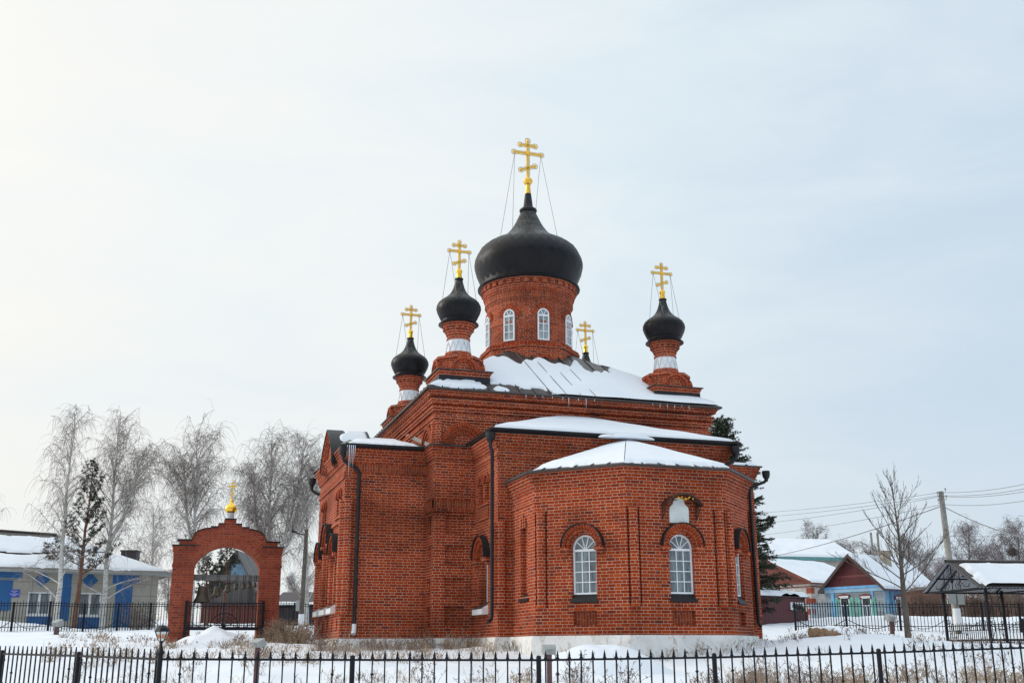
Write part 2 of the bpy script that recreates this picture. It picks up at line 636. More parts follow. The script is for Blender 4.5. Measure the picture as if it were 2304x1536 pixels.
M['white_paint'] = plain("white_paint", (0.76, 0.77, 0.78), 0.5, var=0.08)
M['stone_log'] = plain("rough_stone", (0.26, 0.155, 0.085), 0.95, var=0.55, scale=9, bump=0.8)
M['chimney'] = brick("chimney_brick", [(0.0, (0.25, 0.2, 0.15)), (1.0, (0.4, 0.32, 0.22))], (0.45, 0.42, 0.38), bw=0.5, bh=0.15, joint=0.02)


def glass(name, col, rough=0.07, curtain=True):
    t = NT(name)
    c = col
    if curtain:
        n = t.noise(2.2, 4, 0.65, stretch=(4, 4, 0.7), dist=0.3)
        c = t.ramp(n, [(0.35, tuple(k * 0.55 for k in col)), (0.65, tuple(k * 1.5 for k in col))])
    return t.done(c, rough, 0.0, 0.55)


M['glass'] = glass("church_glass", (0.15, 0.18, 0.195))
M['glass_pale'] = glass("drum_glass", (0.27, 0.30, 0.31), 0.25)  # paler base colour paints in the sky reflected by the drum panes
M['glass_dark'] = glass("house_glass", (0.05, 0.06, 0.065))
M['lamp_glass'] = plain("lamp_glass", (0.72, 0.70, 0.66), 0.15, var=0.05)
M['bulb'] = plain("lamp_bulb", (0.55, 0.17, 0.05), 0.4, var=0.1)
M['plaque'] = plain("white_plaque", (0.74, 0.76, 0.74), 0.6, var=0.1, scale=5)


# ================================================================== ground
_K = [(-40, 0.0), (8, 0.0), (12.7, 0.02), (20.7, 1.0), (25, 1.40), (30, 1.78), (40, 2.16), (50, 2.62), (62, 3.0), (85, 4.05), (120, 4.9), (250, 7.0), (700, 9.0), (3000, 9.0)]


def ground_base(x, y):
    z = _K[-1][1]
    for (a, za), (b, zb) in zip(_K, _K[1:]):
        if y <= b:
            t = min(1, max(0, (y - a) / (b - a)))
            z = za + (zb - za) * t
            break

    def g(cx, cy, sx, sy, h):
        return h * math.exp(-((x - cx) / sx) ** 2 - ((y - cy) / sy) ** 2)
    z += g(9.6, 30, 2.8, 4, 0.20) + g(16.5, 39.5, 7, 5, -0.50)
    z += g(11.6, 37.0, 2.4, 2.2, 0.42)          # drift right of the church
    z += g(8.2, 27.0, 2.6, 2.0, 0.35)           # bank by the right-hand plinth
    z += g(21, 56, 12, 5, 0.55)                 # drift before the blue house
    z += g(-25.0, 52.5, 1.8, 1.6, 0.55) + g(-22.6, 53.0, 1.6, 1.3, 0.25)
    return z


def ground(x, y):
    z = ground_base(x, y)
    if -60 < x < 60 and 5 < y < 110:
        z += 0.10 * noise.noise((x * 0.35, y * 0.35, 0.3)) + 0.06 * noise.noise((x * 1.1, y * 1.3, 4.0)) + 0.035 * noise.noise((x * 3.1, y * 3.1, 9.0))
    return z


def axis(segs):
    out = []
    for a, b, n in segs:
        out += [a + (b - a) * i / n for i in range(n)]
    out.append(segs[-1][1])
    return out


gx = axis([(-2500, -300, 5), (-300, -60, 10), (-60, -16, 60), (-16, 16, 170), (16, 40, 60), (40, 300, 20), (300, 2500, 5)])
gy = axis([(-300, 0, 4), (0, 14, 14), (14, 42, 190), (42, 70, 90), (70, 130, 30), (130, 600, 12), (600, 2800, 6)])
gb = MB()
W_ = len(gx)
gb.v = [(x, y, ground(x, y)) for y in gy for x in gx]
for j in range(len(gy) - 1):
    for i in range(W_ - 1):
        gb.f.append((j * W_ + i, j * W_ + i + 1, (j + 1) * W_ + i + 1, (j + 1) * W_ + i))
gb.uv = [[(0, 0)] * 4] * len(gb.f)
gb.m = [0] * len(gb.f)
gb.s = [True] * len(gb.f)
tag(gb.build("ground", M['snow']), kind='structure')


def snow_heap(cx, cy, rx, ry, h, label, power=1.6, lump=0.12, seed=0):
    b = MB()
    n, m = 26, 48
    z0 = ground(cx, cy)
    for i in range(n + 1):
        r = i / n
        for k in range(m):
            a = 2 * math.pi * k / m
            x, y = cx + rx * r * math.cos(a), cy + ry * r * math.sin(a)
            prof = (1 - r) ** power if power < 1.3 else (1 - r * r) ** power
            z = ground(x, y) + h * prof - 0.06 * (r ** 3)
            z += lump * h * noise.noise((x * 2.2, y * 2.2, seed)) * (1 - r) + 0.05 * h * noise.noise((x * 6, y * 6, seed + 3)) * (1 - r)
            b.v.append((x - cx, y - cy, z - z0))
    for i in range(n):
        for k in range(m):
            k2 = (k + 1) % m
            b.f.append((i * m + k, (i + 1) * m + k, (i + 1) * m + k2, i * m + k2))
    b.uv = [[(0, 0)] * 4] * len(b.f)
    b.m = [0] * len(b.f)
    b.s = [True] * len(b.f)
    o = b.build("snow_heap", M['snow'])
    o.location = (cx, cy, z0)
    return tag(o, label, "snow heap", "heaps of shovelled snow")


p = at(478, 1440, 33.2)
snow_heap(p.x, p.y, 1.6, 1.3, 0.54, "pointed snow heap in front of the brick bell arch", 1.15, 0.22, 2)
p = at(1350, 1470, 23.6)
snow_heap(p.x, p.y, 1.75, 1.2, 0.58, "rounded snow heap against the white plinth under the altar windows", 1.4, 0.04, 5)
p = at(1875, 1420, 41)
snow_heap(p.x, p.y, 2.6, 2.0, 0.62, "long smooth snow drift to the right of the church near the brown log", 1.5, 0.06, 8)

# ================================================================== the church
CA = math.radians(17.72)
CEX = Vector((math.cos(CA), math.sin(CA), 0))
CEY = Vector((-math.sin(CA), math.cos(CA), 0))
CO = Vector((2.741, 26.412, 0))


def cw(u, v, z=0.0):
    return CO + CEX * u + CEY * v + Vector((0, 0, z))


church = empty("brick_church", CO, CA, "red brick church with black onion domes, gold crosses and snow on its roofs", "church")


class Wall:
    """Vertical wall line A->B, outside on the right-hand side; P(t, z, off) gives points."""

    def __init__(self, A, B):
        self.A, self.B = Vector((*A, 0)), Vector((*B, 0))
        d = self.B - self.A
        self.L = d.length
        self.d = d / self.L
        self.n = Vector((self.d.y, -self.d.x, 0))

    def P(self, t, z, off=0.0):
        q = self.A + self.d * t + self.n * off
        return (q.x, q.y, z)

    def bx(self, mb, t0, t1, z0, z1, o0, o1, mat=0):
        mb.obox(self.P(t0, z0, o0), self.d * (t1 - t0), self.n * (o1 - o0), (0, 0, z1 - z0), mat)

    def wall(self, mb, z0, z1, ops=()):
        P = self.P
        cur = 0.0
        for op in sorted(ops, key=lambda o: o['c']):
            c, hw, zb, zs = op['c'], op['hw'], op['zb'], op['zs']
            dep = op.get('depth', 0.2)
            x0, x1 = c - hw, c + hw
            mb.face([P(cur, z0), P(x0, z0), P(x0, z1), P(cur, z1)])
            mb.face([P(x0, z0), P(x1, z0), P(x1, zb), P(x0, zb)])
            if op.get('arch', True):
                N = 14
                arc = [(c - hw * math.cos(math.pi * i / N), zs + hw * math.sin(math.pi * i / N)) for i in range(N + 1)]
            else:
                arc = [(x0, zs), (x1, zs)]
            for (ta, za), (tb, zb_) in zip(arc, arc[1:]):
                mb.face([P(ta, za), P(tb, zb_), P(tb, z1), P(ta, z1)])
            loop = [(x0, zb)] + arc + [(x1, zb)]
            if loop[0] == loop[1]:
                loop = loop[1:-1]
            al = 0.0
            for i in range(len(loop)):
                (ta, za), (tb, zb_) = loop[i], loop[(i + 1) % len(loop)]
                l = math.hypot(tb - ta, zb_ - za)
                mb.face([P(ta, za), P(tb, zb_), P(tb, zb_, -dep), P(ta, za, -dep)],
                        uv=[(0, za if i == 0 or abs(tb - ta) < 1e-6 else al), (0, zb_ if abs(tb - ta) < 1e-6 else al + l),
                            (dep, zb_ if abs(tb - ta) < 1e-6 else al + l), (dep, za if abs(tb - ta) < 1e-6 else al)])
                al += l
            if op.get('back'):
                if op.get('soldier'):
                    mb.face([P(t, z, -dep) for t, z in loop], uv=[(z, t) for t, z in loop], mat=op.get('bmat', 0))
                else:
                    mb.face([P(t, z, -dep) for t, z in loop])
            cur = x1
        mb.face([P(cur, z0), P(self.L, z0), P(self.L, z1), P(cur, z1)])

    def arch_ring(self, mb, c, zs, r0, r1, o0, o1, mat=0, a0=0.0, a1=math.pi, N=16):
        P = self.P
        for i in range(N):
            a, b = a0 + (a1 - a0) * i / N, a0 + (a1 - a0) * (i + 1) / N
            rm = (r0 + r1) / 2
            def q(r, t, o):
                return P(c - r * math.cos(t), zs + r * math.sin(t), o)
            mb.face([q(r0, a, o1), q(r1, a, o1), q(r1, b, o1), q(r0, b, o1)], uv=[(r0, a * rm), (r1, a * rm), (r1, b * rm), (r0, b * rm)], mat=mat)
            mb.face([q(r1, a, o0), q(r1, a, o1), q(r1, b, o1), q(r1, b, o0)], uv=[(0, a * rm), (o1 - o0, a * rm), (o1 - o0, b * rm), (0, b * rm)], mat=mat)
            mb.face([q(r0, a, o0), q(r0, a, o1), q(r0, b, o1), q(r0, b, o0)], uv=[(0, a * rm), (o1 - o0, a * rm), (o1 - o0, b * rm), (0, b * rm)], mat=mat)
        for a in (a0, a1):
            mb.face([P(c - r * math.cos(a), zs + r * math.sin(a), o) for r, o in ((r0, o0), (r1, o0), (r1, o1), (r0, o1))], mat=mat)

    def soldier(self, mb, t0, t1, z0, z1, off, mat=0, inset=0.0):
        """Band of upright bricks."""
        P = self.P
        mb.face([P(t0, z0, off), P(t1, z0, off), P(t1, z1, off), P(t0, z1, off)], uv=[(0, t0), (0, t1), (z1 - z0, t1), (z1 - z0, t0)], mat=mat)
        mb.face([P(t0, z1, 0), P(t1, z1, 0), P(t1, z1, off), P(t0, z1, off)], mat=mat)
        mb.face([P(t0, z0, 0), P(t1, z0, 0), P(t1, z0, off), P(t0, z0, off)], mat=mat)

    def colonnette(self, mb, t, z0, z1, r=0.125, groove=True):
        """Engaged half-round shaft with a base and a small cap."""
        a = math.atan2(self.n.y, self.n.x)
        c = self.P(t, 0, 0.0)
        ang = math.atan2(self.n.x, -self.n.y)
        mb.lathe([(r, z0 + 0.06), (r, z1 - 0.05)], c, 12, a0=ang - math.pi / 2, a1=ang + math.pi / 2)
        mb.lathe([(0.01, z0), (r * 1.12, z0), (r * 1.12, z0 + 0.07), (r, z0 + 0.075)], c, 12, a0=ang - math.pi / 2, a1=ang + math.pi / 2, smooth=False)
        mb.lathe([(r, z1 - 0.08), (r * 1.1, z1 - 0.07), (r * 1.1, z1), (0.01, z1)], c, 12, a0=ang - math.pi / 2, a1=ang + math.pi / 2, smooth=False)


def offset_path(path, off):
    out = []
    n = len(path)
    for i, p in enumerate(path):
        p = Vector(p)
        ns = []
        if i > 0:
            d = (p - Vector(path[i - 1])).normalized()
            ns.append(Vector((d.y, -d.x)))
        if i < n - 1:
            d = (Vector(path[i + 1]) - p).normalized()
            ns.append(Vector((d.y, -d.x)))
        if len(ns) == 2:
            m = (ns[0] + ns[1]) / (1 + ns[0].dot(ns[1]))
        else:
            m = ns[0]
        q = p + m * off
        out.append((q.x, q.y))
    return out


def cornice(mb, path, steps, mat=0):
    """Stacked brick courses that step out from the wall: (z0, z1, projection)."""
    for z0, z1, off in steps:
        o = offset_path(path, off)
        i_ = offset_path(path, -0.03)
        for k in range(len(path) - 1):
            a, b, c, d = o[k], o[k + 1], i_[k + 1], i_[k]
            mb.face([(*a, z0), (*b, z0), (*b, z1), (*a, z1)], mat=mat)
            mb.face([(*a, z1), (*b, z1), (*c, z1), (*d, z1)], mat=mat)
            mb.face([(*d, z0), (*c, z0), (*b, z0), (*a, z0)], mat=mat)
        for k in (0, len(path) - 1):
            mb.face([(*o[k], z0), (*o[k], z1), (*i_[k], z1), (*i_[k], z0)], mat=mat)


def dentils(mb, A, B, z0, z1, o0, o1, w=0.12, gap=0.13, mat=0):
    wl = Wall(A, B)
    n = int(wl.L / (w + gap))
    st = wl.L / n
    for k in range(n):
        wl.bx(mb, k * st + 0.02, k * st + 0.02 + w, z0, z1, o0, o1, mat)


ZP = 2.05          # top of the white plinth
PATH = [(-5.76, 12.0), (-5.76, 6.8), (-3.35, 6.8), (-3.35, 5.9), (-2.13, 5.9), (-2.13, 3.64), (-1.74, 3.64), (-1.74, 1.74), (0, 0),
        (2.71, 0), (4.13, 1.42), (4.13, 3.64), (4.85, 3.64), (4.85, 5.9), (6.1, 5.9), (6.1, 6.8), (7.50, 6.8), (7.50, 12.0)]

# ---- plinth
pb = MB()
cornice(pb, PATH, [(0.6, ZP - 0.085, 0.13), (ZP - 0.085, ZP - 0.004, 0.10)])
pl = pb.build("plinth", M['whitewash'], church)
tag(pl, "whitewashed stone plinth, stained and chipped")

BR = [M['brick'], M['brick_arch'], M['brick_soldier']]


def window(wl, c, hw, zb, zs, inset, cols=3, rows=4, fan=4, sill=None, hood=None, fw=0.043, glassmat='glass', base_off=0.0):
    """White arched window with glazing bars > pane, and its hood and sill."""
    P = wl.P
    o = -inset + base_off
    f = MB()
    N = 16

    def loop(h, zb_):
        return [(c - h, zb_)] + [(c - h * math.cos(math.pi * i / N), zs + h * math.sin(math.pi * i / N)) for i in range(N + 1)] + [(c + h, zb_)]
    lo, li = loop(hw, zb), loop(hw - fw, zb + fw)
    for i in range(len(lo)):
        j = (i + 1) % len(lo)
        f.face([P(*lo[i], o), P(*lo[j], o), P(*li[j], o), P(*li[i], o)])
        f.face([P(*lo[i], o), P(*lo[j], o), P(*lo[j], o - 0.06), P(*lo[i], o - 0.06)])
        f.face([P(*li[i], o), P(*li[j], o), P(*li[j], o - 0.04), P(*li[i], o - 0.04)])
    iw = hw - fw
    bw = 0.0105
    zt = zs + 0.0
    wl.bx(f, c - iw, c + iw, zt - 0.075, zt - 0.02, o - 0.035, o + 0.012)          # transom
    for k in range(1, cols):
        t = c - iw + 2 * iw * k / cols
        wl.bx(f, t - bw, t + bw, zb + fw, zt - 0.07, o - 0.034, o - 0.008)
    hh = (zt - 0.07) - (zb + fw)
    for k in range(1, rows):
        z = zb + fw + hh * k / rows
        wl.bx(f, c - iw, c + iw, z - bw, z + bw, o - 0.033, o - 0.005)
    for k in range(1, fan + 1):
        a = math.pi * k / (fan + 1)
        ca, sa = -math.cos(a), math.sin(a)
        q0 = Vector(P(c + 0.02 * ca, zt - 0.03, o - 0.03))
        e = Vector(P(c + iw * ca, zt + iw * sa, o - 0.03)) - q0
        side = (Vector(P(c + sa, zt - ca, o)) - Vector(P(c, zt, o))).normalized() * (2 * bw)
        f.obox(q0 - side / 2, e, side, wl.n * 0.022)
    fr = f.build("window", M['pvc'], church)
    g = MB()
    g.face([P(*q, o - 0.032) for q in li])
    g.build("pane", M[glassmat], fr)
    if sill:
        kind, so = sill
        s = MB()
        if kind == 'slope':
            s.face([P(c - hw - .01, zb, o + 0.005), P(c + hw + .01, zb, o + 0.005), P(c + hw + .04, zb - 0.17, 0.05), P(c - hw - .04, zb - 0.17, 0.05)])
            s.face([P(c - hw - .04, zb - 0.17, 0.05), P(c + hw + .04, zb - 0.17, 0.05), P(c + hw + .04, zb - 0.2, 0.04), P(c - hw - .04, zb - 0.2, 0.04)])
            for q in (-1, 1):
                s.face([P(c + q * (hw + .01), zb, o), P(c + q * (hw + .04), zb - .17, .05), P(c + q * (hw + .04), zb - .2, .04), P(c + q * (hw + .01), zb - .2, o)])
            s.build("window_sill", M['dark_tin'], fr)
        else:
            zl = zb - 0.20
            s.face([P(c - hw, zb + 0.02, o), P(c + hw, zb + 0.02, o), P(c + hw + .12, zl, 0.20), P(c - hw - .12, zl, 0.20)], mat=1)
            wl.bx(s, c - hw - .12, c + hw + .12, zl - 0.15, zl - 0.004, -0.02, 0.19)
            for q in (-1, 1):
                s.face([P(c + q * hw, zb + 0.02, o), P(c + q * (hw + .12), zl, 0.20), P(c + q * (hw + .12), zl, o)], mat=0)
            s.build("window_sill", [M['white_paint'], M['roof']], fr)
    if hood:
        r0, r1, zh, off = hood
        h = MB()
        rm = (r0 + r1) / 2
        wl.arch_ring(h, c, zh, r0, rm, -0.02, off * 0.65, 1)
        wl.arch_ring(h, c, zh, rm + 0.002, r1, -0.02, off, 1)
        wl.arch_ring(h, c, zh, r1 + 0.002, r1 + 0.022, -0.02, off + 0.05, 3)
        for q in (-1, 1):
            t = c + q * (r0 + r1) / 2
            wl.bx(h, t - (r1 - r0) / 2 - 0.02, t + (r1 - r0) / 2 + 0.02, zh - 0.10, zh - 0.002, -0.02, off + 0.02, 0)
            wl.bx(h, t - (r1 - r0) / 2 + 0.01, t + (r1 - r0) / 2 - 0.01, zh - 0.18, zh - 0.102, -0.02, off * 0.6, 0)
        h.build("window_hood", BR + [M['dark_tin']], fr)
    return fr


# ---- apse
wa, wb, wc, wd, we = [Wall(PATH[6 + i], PATH[7 + i]) for i in range(5)]
ZA = 6.02
ap = MB()
wbc, wcc, wdc = wb.L - 1.13, 1.445, 0.98
nic = dict(hw=0.31, zb=2.28, zs=2.62, depth=0.11, arch=False, back=True, soldier=True, bmat=2)
wa.wall(ap, 1.0, ZA, [dict(c=1.05, hw=0.30, zb=3.02, zs=4.75, depth=0.14, back=True)])
for w, c in ((wb, wbc), (wc, wcc), (wd, wdc)):
    w.wall(ap, 2.02, 2.70, [dict(nic, c=c)])
    gro = dict(hw=0.165, zb=2.70, zs=5.07, depth=0.085, arch=False, back=True)
    w.wall(ap, 2.70, ZA, [dict(c=c, hw=0.33, zb=2.83, zs=4.11, depth=0.2)] + [dict(gro, c=q) for q in {id(wb): (0.18,), id(wc): (0.19, w.L - 0.19), id(wd): (0.18,)}[id(w)]])
    # shallow dog-tooth bricks under the sill
    for k in range(7):
        t = c - 0.29 + k * 0.083
        w.bx(ap, t, t + 0.066, 2.70, 2.79, -0.05, 0.022)
we.wall(ap, 2.02, ZA)
AP = PATH[6:12]
cornice(ap, AP, [(5.30, 5.375, 0.022), (5.62, 5.695, 0.022), (5.695, 5.77, 0.044), (5.77, 5.845, 0.066), (5.845, 5.92, 0.10), (5.92, 5.995, 0.135), (5.995, 6.06, 0.17)])
wc.colonnette(ap, 0.19, 2.702, 5.06, 0.12)
wc.colonnette(ap, wc.L - 0.19, 2.702, 5.06, 0.12)
wb.colonnette(ap, 0.18, 2.702, 5.06, 0.12)
wd.colonnette(ap, 0.18, 2.702, 5.06, 0.12)
# stepped top of the blind niche on the left face
for k in range(3):
    wa.bx(ap, 0.80 + k * 0.17, 0.88 + k * 0.17, 4.75, 5.12 - abs(k - 1) * 0.1, -0.02, 0.03)
apo = ap.build("apse", BR, church)
# sill of that niche
sb = MB()
sb.face([wa.P(0.7, 3.1, -0.12), wa.P(1.4, 3.1, -0.12), wa.P(1.42, 2.93, 0.06), wa.P(0.68, 2.93, 0.06)])
sb.face([wa.P(0.68, 2.93, 0.06), wa.P(1.42, 2.93, 0.06), wa.P(1.42, 2.9, 0.05), wa.P(0.68, 2.9, 0.05)])
sb.face([wa.P(1.4, 3.1, -0.12), wa.P(1.42, 2.93, 0.06), wa.P(1.42, 2.9, 0.05), wa.P(1.4, 2.9, -0.12)])
sb.build("niche_sill", M['dark_tin'], church)
for w, c in ((wb, wbc), (wc, wcc), (wd, wdc)):
    window(w, c, 0.325, 3.01, 4.11, 0.10, sill=('slope', 0), hood=(0.36, 0.545, 4.14, 0.13))

# ---- icon board and its forged canopy over the east window
ic = MB()
ol = [(1.15, 4.70), (1.66, 4.70), (1.67, 5.02), (1.65, 5.09), (1.60, 5.13), (1.57, 5.15), (1.56, 5.20), (1.53, 5.27), (1.47, 5.31), (1.41, 5.315), (1.35, 5.31), (1.29, 5.27), (1.26, 5.20), (1.25, 5.15), (1.22, 5.13), (1.17, 5.09), (1.15, 5.02)]
ic.face([wc.P(t, z, 0.05) for t, z in ol])
for i in range(len(ol)):
    a, b = ol[i], ol[(i + 1) % len(ol)]
    ic.face([wc.P(*a, 0.0), wc.P(*b, 0.0), wc.P(*b, 0.05), wc.P(*a, 0.05)])
ic.build("icon_board", M['plaque'], church)
cb = MB()
for i in range(12):
    a, b = math.radians(28 + 124 * i / 12), math.radians(28 + 124 * (i + 1) / 12)
    q = [(1.43 - 0.56 * math.cos(x), 4.86 + 0.54 * math.sin(x)) for x in (a, b)]
    cb.face([wc.P(*q[0], 0.0), wc.P(*q[1], 0.0), wc.P(*q[1], 0.36), wc.P(*q[0], 0.36)])
    cb.face([wc.P(q[0][0], q[0][1] - .02, 0.0), wc.P(q[1][0], q[1][1] - .02, 0.0), wc.P(q[1][0], q[1][1] - .02, 0.36), wc.P(q[0][0], q[0][1] - .02, 0.36)])
    cb.face([wc.P(*q[0], 0.36), wc.P(*q[1], 0.36), wc.P(q[1][0], q[1][1] - .04, 0.36), wc.P(q[0][0], q[0][1] - .04, 0.36)])
cano = cb.build("icon_canopy", M['rust_iron'], church)
sc = MB()
for s in (-1, 1):
    t = 1.43 + s * 0.46
    sc.tube([wc.P(t, 5.1, 0.33), wc.P(t, 5.0, 0.22), wc.P(t, 4.88, 0.08), wc.P(t, 4.78, 0.02)], 0.014, 5)
    sc.tube([wc.P(t, 4.78, 0.02), wc.P(t, 5.12, 0.02), wc.P(t, 5.12, 0.33)], 0.014, 5)
    sp = [wc.P(t, 5.02 + 0.06 * math.sin(k), 0.1 + (0.07 - 0.006 * k) * math.cos(k)) for k in [x * 0.6 for x in range(12)]]
    sc.tube(sp, 0.011, 4)
    sc.tube([wc.P(t - s * 0.02, 5.12, 0.34), wc.P(t - s * 0.12, 5.20, 0.35), wc.P(t - s * 0.25, 5.22, 0.35)], 0.012, 4)
for k in range(5):
    sc.ball(wc.P(1.25 + 0.1 * k, 5.26 + 0.03 * (k % 2), 0.34), 0.022, 5, mat=1)
sc.tube([wc.P(1.24, 5.3, .34), wc.P(1.34, 5.24, .35), wc.P(1.45, 5.22, .35), wc.P(1.58, 5.3, .34)], 0.010, 4, mat=1)
sc.build("bracket", [M['rust_iron'], M['gold']], cano)


# ---- altar block behind the apse
ZE = 7.42
blk = MB()
bn, bl_, brr, bs = Wall(PATH[4], PATH[5]), Wall((-2.13, 3.64), (-1.74, 3.64)), Wall((4.13, 3.64), PATH[12]), Wall(PATH[12], PATH[13])
bN = 5.9 - 4.98
bn.wall(blk, 1.4, 5.62, [dict(c=bN, hw=0.40, zb=2.85, zs=4.12, depth=0.24)])
bn.wall(blk, 5.62, 7.12, [dict(c=bN - 0.30, hw=0.22, zb=5.75, zs=6.20, depth=0.14, back=True), dict(c=bN + 0.30, hw=0.22, zb=5.75, zs=6.20, depth=0.14, back=True)])
for s in (-1, 1):
    bn.arch_ring(blk, bN + s * 0.30, 6.20, 0.225, 0.30, -0.01, 0.04 + 0.004 * s, 1)
bn.bx(blk, bN - 0.55, bN + 0.55, 5.60, 5.68, -0.02, 0.05)
bn.soldier(blk, bN - 0.5, bN + 0.5, 5.30, 5.58, 0.02, 2)
bn.bx(blk, bN - 0.55, bN + 0.55, 5.22, 5.29, -0.02, 0.04)
bn.colonnette(blk, 0.14, 2.75, 5.05, 0.10)
bn.colonnette(blk, bn.L - 0.13, 2.75, 5.03, 0.11)
Wall((-2.13, 3.64), (4.85, 3.64)).wall(blk, 1.4, ZE)
Wall(PATH[12], PATH[13]).wall(blk, 1.4, ZE)
bl_.colonnette(blk, 0.11, 2.75, 5.04, 0.115)
BP = [(-2.13, 5.9), (-2.13, 3.64), (4.85, 3.64), (4.85, 5.9)]
cornice(blk, BP, [(6.72, 6.795, 0.022), (6.795, 6.87, 0.05), (7.03, 7.10, 0.05), (7.10, 7.18, 0.08), (7.18, 7.26, 0.12), (7.26, 7.34, 0.155), (7.34, 7.42, 0.19)])
blk.build("altar_block", BR, church)
window(bn, bN, 0.36, 3.0, 4.10, 0.20, sill=('box', 0), hood=(0.40, 0.62, 4.15, 0.15))

# ---- corner piers
for nm, (A, B, C_) in (("corner_pier", (PATH[2], PATH[3], PATH[4])), ("corner_pier", (PATH[13], PATH[14], PATH[15]))):
    pr = MB()
    f1, f2 = Wall(A, B), Wall(B, C_)
    for w, hw in ((f1, 0.2), (f2, 0.28)):
        if w.L < 0.8 or w.L > 1.0 or True:
            c = w.L * 0.5 + (0.02 if w is f2 else 0)
            rows = [2.33, 3.13, 4.0, 4.87]
            z = 1.0
            for k, zb in enumerate(rows):
                z1 = rows[k + 1] - 0.14 if k < 3 else 5.57
                w.wall(pr, z, z1, [dict(c=c, hw=hw, zb=zb, zs=zb + 0.59, depth=0.11, arch=False, back=True)])
                for q in range(6):
                    t = c - hw + 0.02 + q * (2 * hw - 0.04) / 6
                    w.bx(pr, t, t + 0.06, zb + 0.56, zb + 0.63, -0.05, 0.018)
                    w.bx(pr, t, t + 0.06, zb - 0.04, zb + 0.03, -0.05, 0.012)
                z = z1
            w.wall(pr, 5.57, ZE - 0.03)
            for dt, dz, ww, hh in ((-0.05, 0.58, 0.10, 0.06), (-0.26, 0.17, 0.13, 0.28), (0.13, 0.17, 0.13, 0.28), (-0.14, 0.0, 0.28, 0.10), (-0.15, 0.45, 0.3, 0.12)):
                if w is f2:
                    w.bx(pr, c + dt, c + dt + ww, 6.08 + dz, 6.08 + dz + hh, -0.02, 0.028)
            w.soldier(pr, 0.0, w.L, 5.62, 5.86, 0.05, 2)
    pp = [A, B, C_]
    cornice(pr, pp, [(5.545, 5.62, 0.06), (5.86, 5.935, 0.06), (6.88, 6.955, 0.022), (7.03, 7.105, 0.044), (7.105, 7.18, 0.07), (7.18, 7.26, 0.10), (7.26, 7.34, 0.135), (7.34, 7.42, 0.165)])
    pr.build(nm, BR, church)
    fl = MB()
    o1, o0 = offset_path(pp, 0.21), offset_path(pp, -0.42)
    for k in range(2):
        fl.face([(*o1[k], 7.425), (*o1[k + 1], 7.425), (*o0[k + 1], 7.56), (*o0[k], 7.56)])
        fl.face([(*o1[k], 7.425), (*o1[k + 1], 7.425), (*o1[k + 1], 7.39), (*o1[k], 7.39)])
    fl.build("ledge_flashing", M['dark_tin'], church)

# ---- side arms
arm = MB()
an, ae = Wall(PATH[0], PATH[1]), Wall(PATH[1], PATH[2])
ops = []
cA = 12.0 - 9.25
an.wall(arm, 1.0, 5.35, [dict(c=cA - 1.42, hw=0.33, zb=2.95, zs=4.42, depth=0.2), dict(c=cA, hw=0.40, zb=2.95, zs=4.78, depth=0.2), dict(c=cA + 1.42, hw=0.33, zb=2.95, zs=4.42, depth=0.2)])
an.wall(arm, 5.35, 6.62, [dict(c=cA + d, hw=0.2, zb=5.55, zs=6.05, depth=0.16, back=True) for d in (-1.75, -1.25, 1.25, 1.75)])
for d in (-1.75, -1.25, 1.25, 1.75):
    an.arch_ring(arm, cA + d, 6.05, 0.2, 0.27, -0.01, 0.05, 1)
    an.bx(arm, cA + d - 0.27, cA + d + 0.27, 5.44, 5.52, -0.01, 0.06)
an.bx(arm, cA - 2.1, cA + 2.1, 5.26, 5.34, -0.01, 0.05)
an.wall(arm, 6.62, ZE)
for d in (-2.3, -0.72, 0.72, 2.3):
    an.colonnette(arm, cA + d, 2.70 if abs(d) > 1 else 2.95, 5.05 if abs(d) > 1 else 4.6, 0.12)
an.colonnette(arm, an.L - 0.12, 2.7, 5.9, 0.12)
ae.wall(arm, 1.0, ZE)
ae.colonnette(arm, 0.13, 2.7, 5.87, 0.13)
ae.soldier(arm, 0.25, ae.L, 6.70, 6.95, 0.03, 2)
for k in range(5):
    an.bx(arm, cA - 2.0 + k * 0.9, cA - 1.6 + k * 0.9, 2.3, 2.6, -0.01, 0.03)
cornice(arm, [PATH[0], PATH[1]], [(6.50, 6.575, 0.05), (6.62, 6.695, 0.03)])
cornice(arm, PATH[0:3], [(6.95, 7.025, 0.05), (7.025, 7.10, 0.075), (7.10, 7.18, 0.10), (7.18, 7.26, 0.13), (7.26, 7.34, 0.16), (7.34, 7.42, 0.19)])
# keel-shaped gable on the north face
GA, GH, GZ, GT = 9.15, 1.22, 7.08, 8.33


def keel(k, N, s=1.0):
    a = -1 + 2 * k / N
    x = a
    z = (1 - abs(a) ** 2.1) ** 0.62 * 0.72 + 0.28 * (1 - abs(a)) ** 1.6
    return GA - x * GH * s, GZ + (GT - GZ) * z * (0.5 + 0.5 * s)


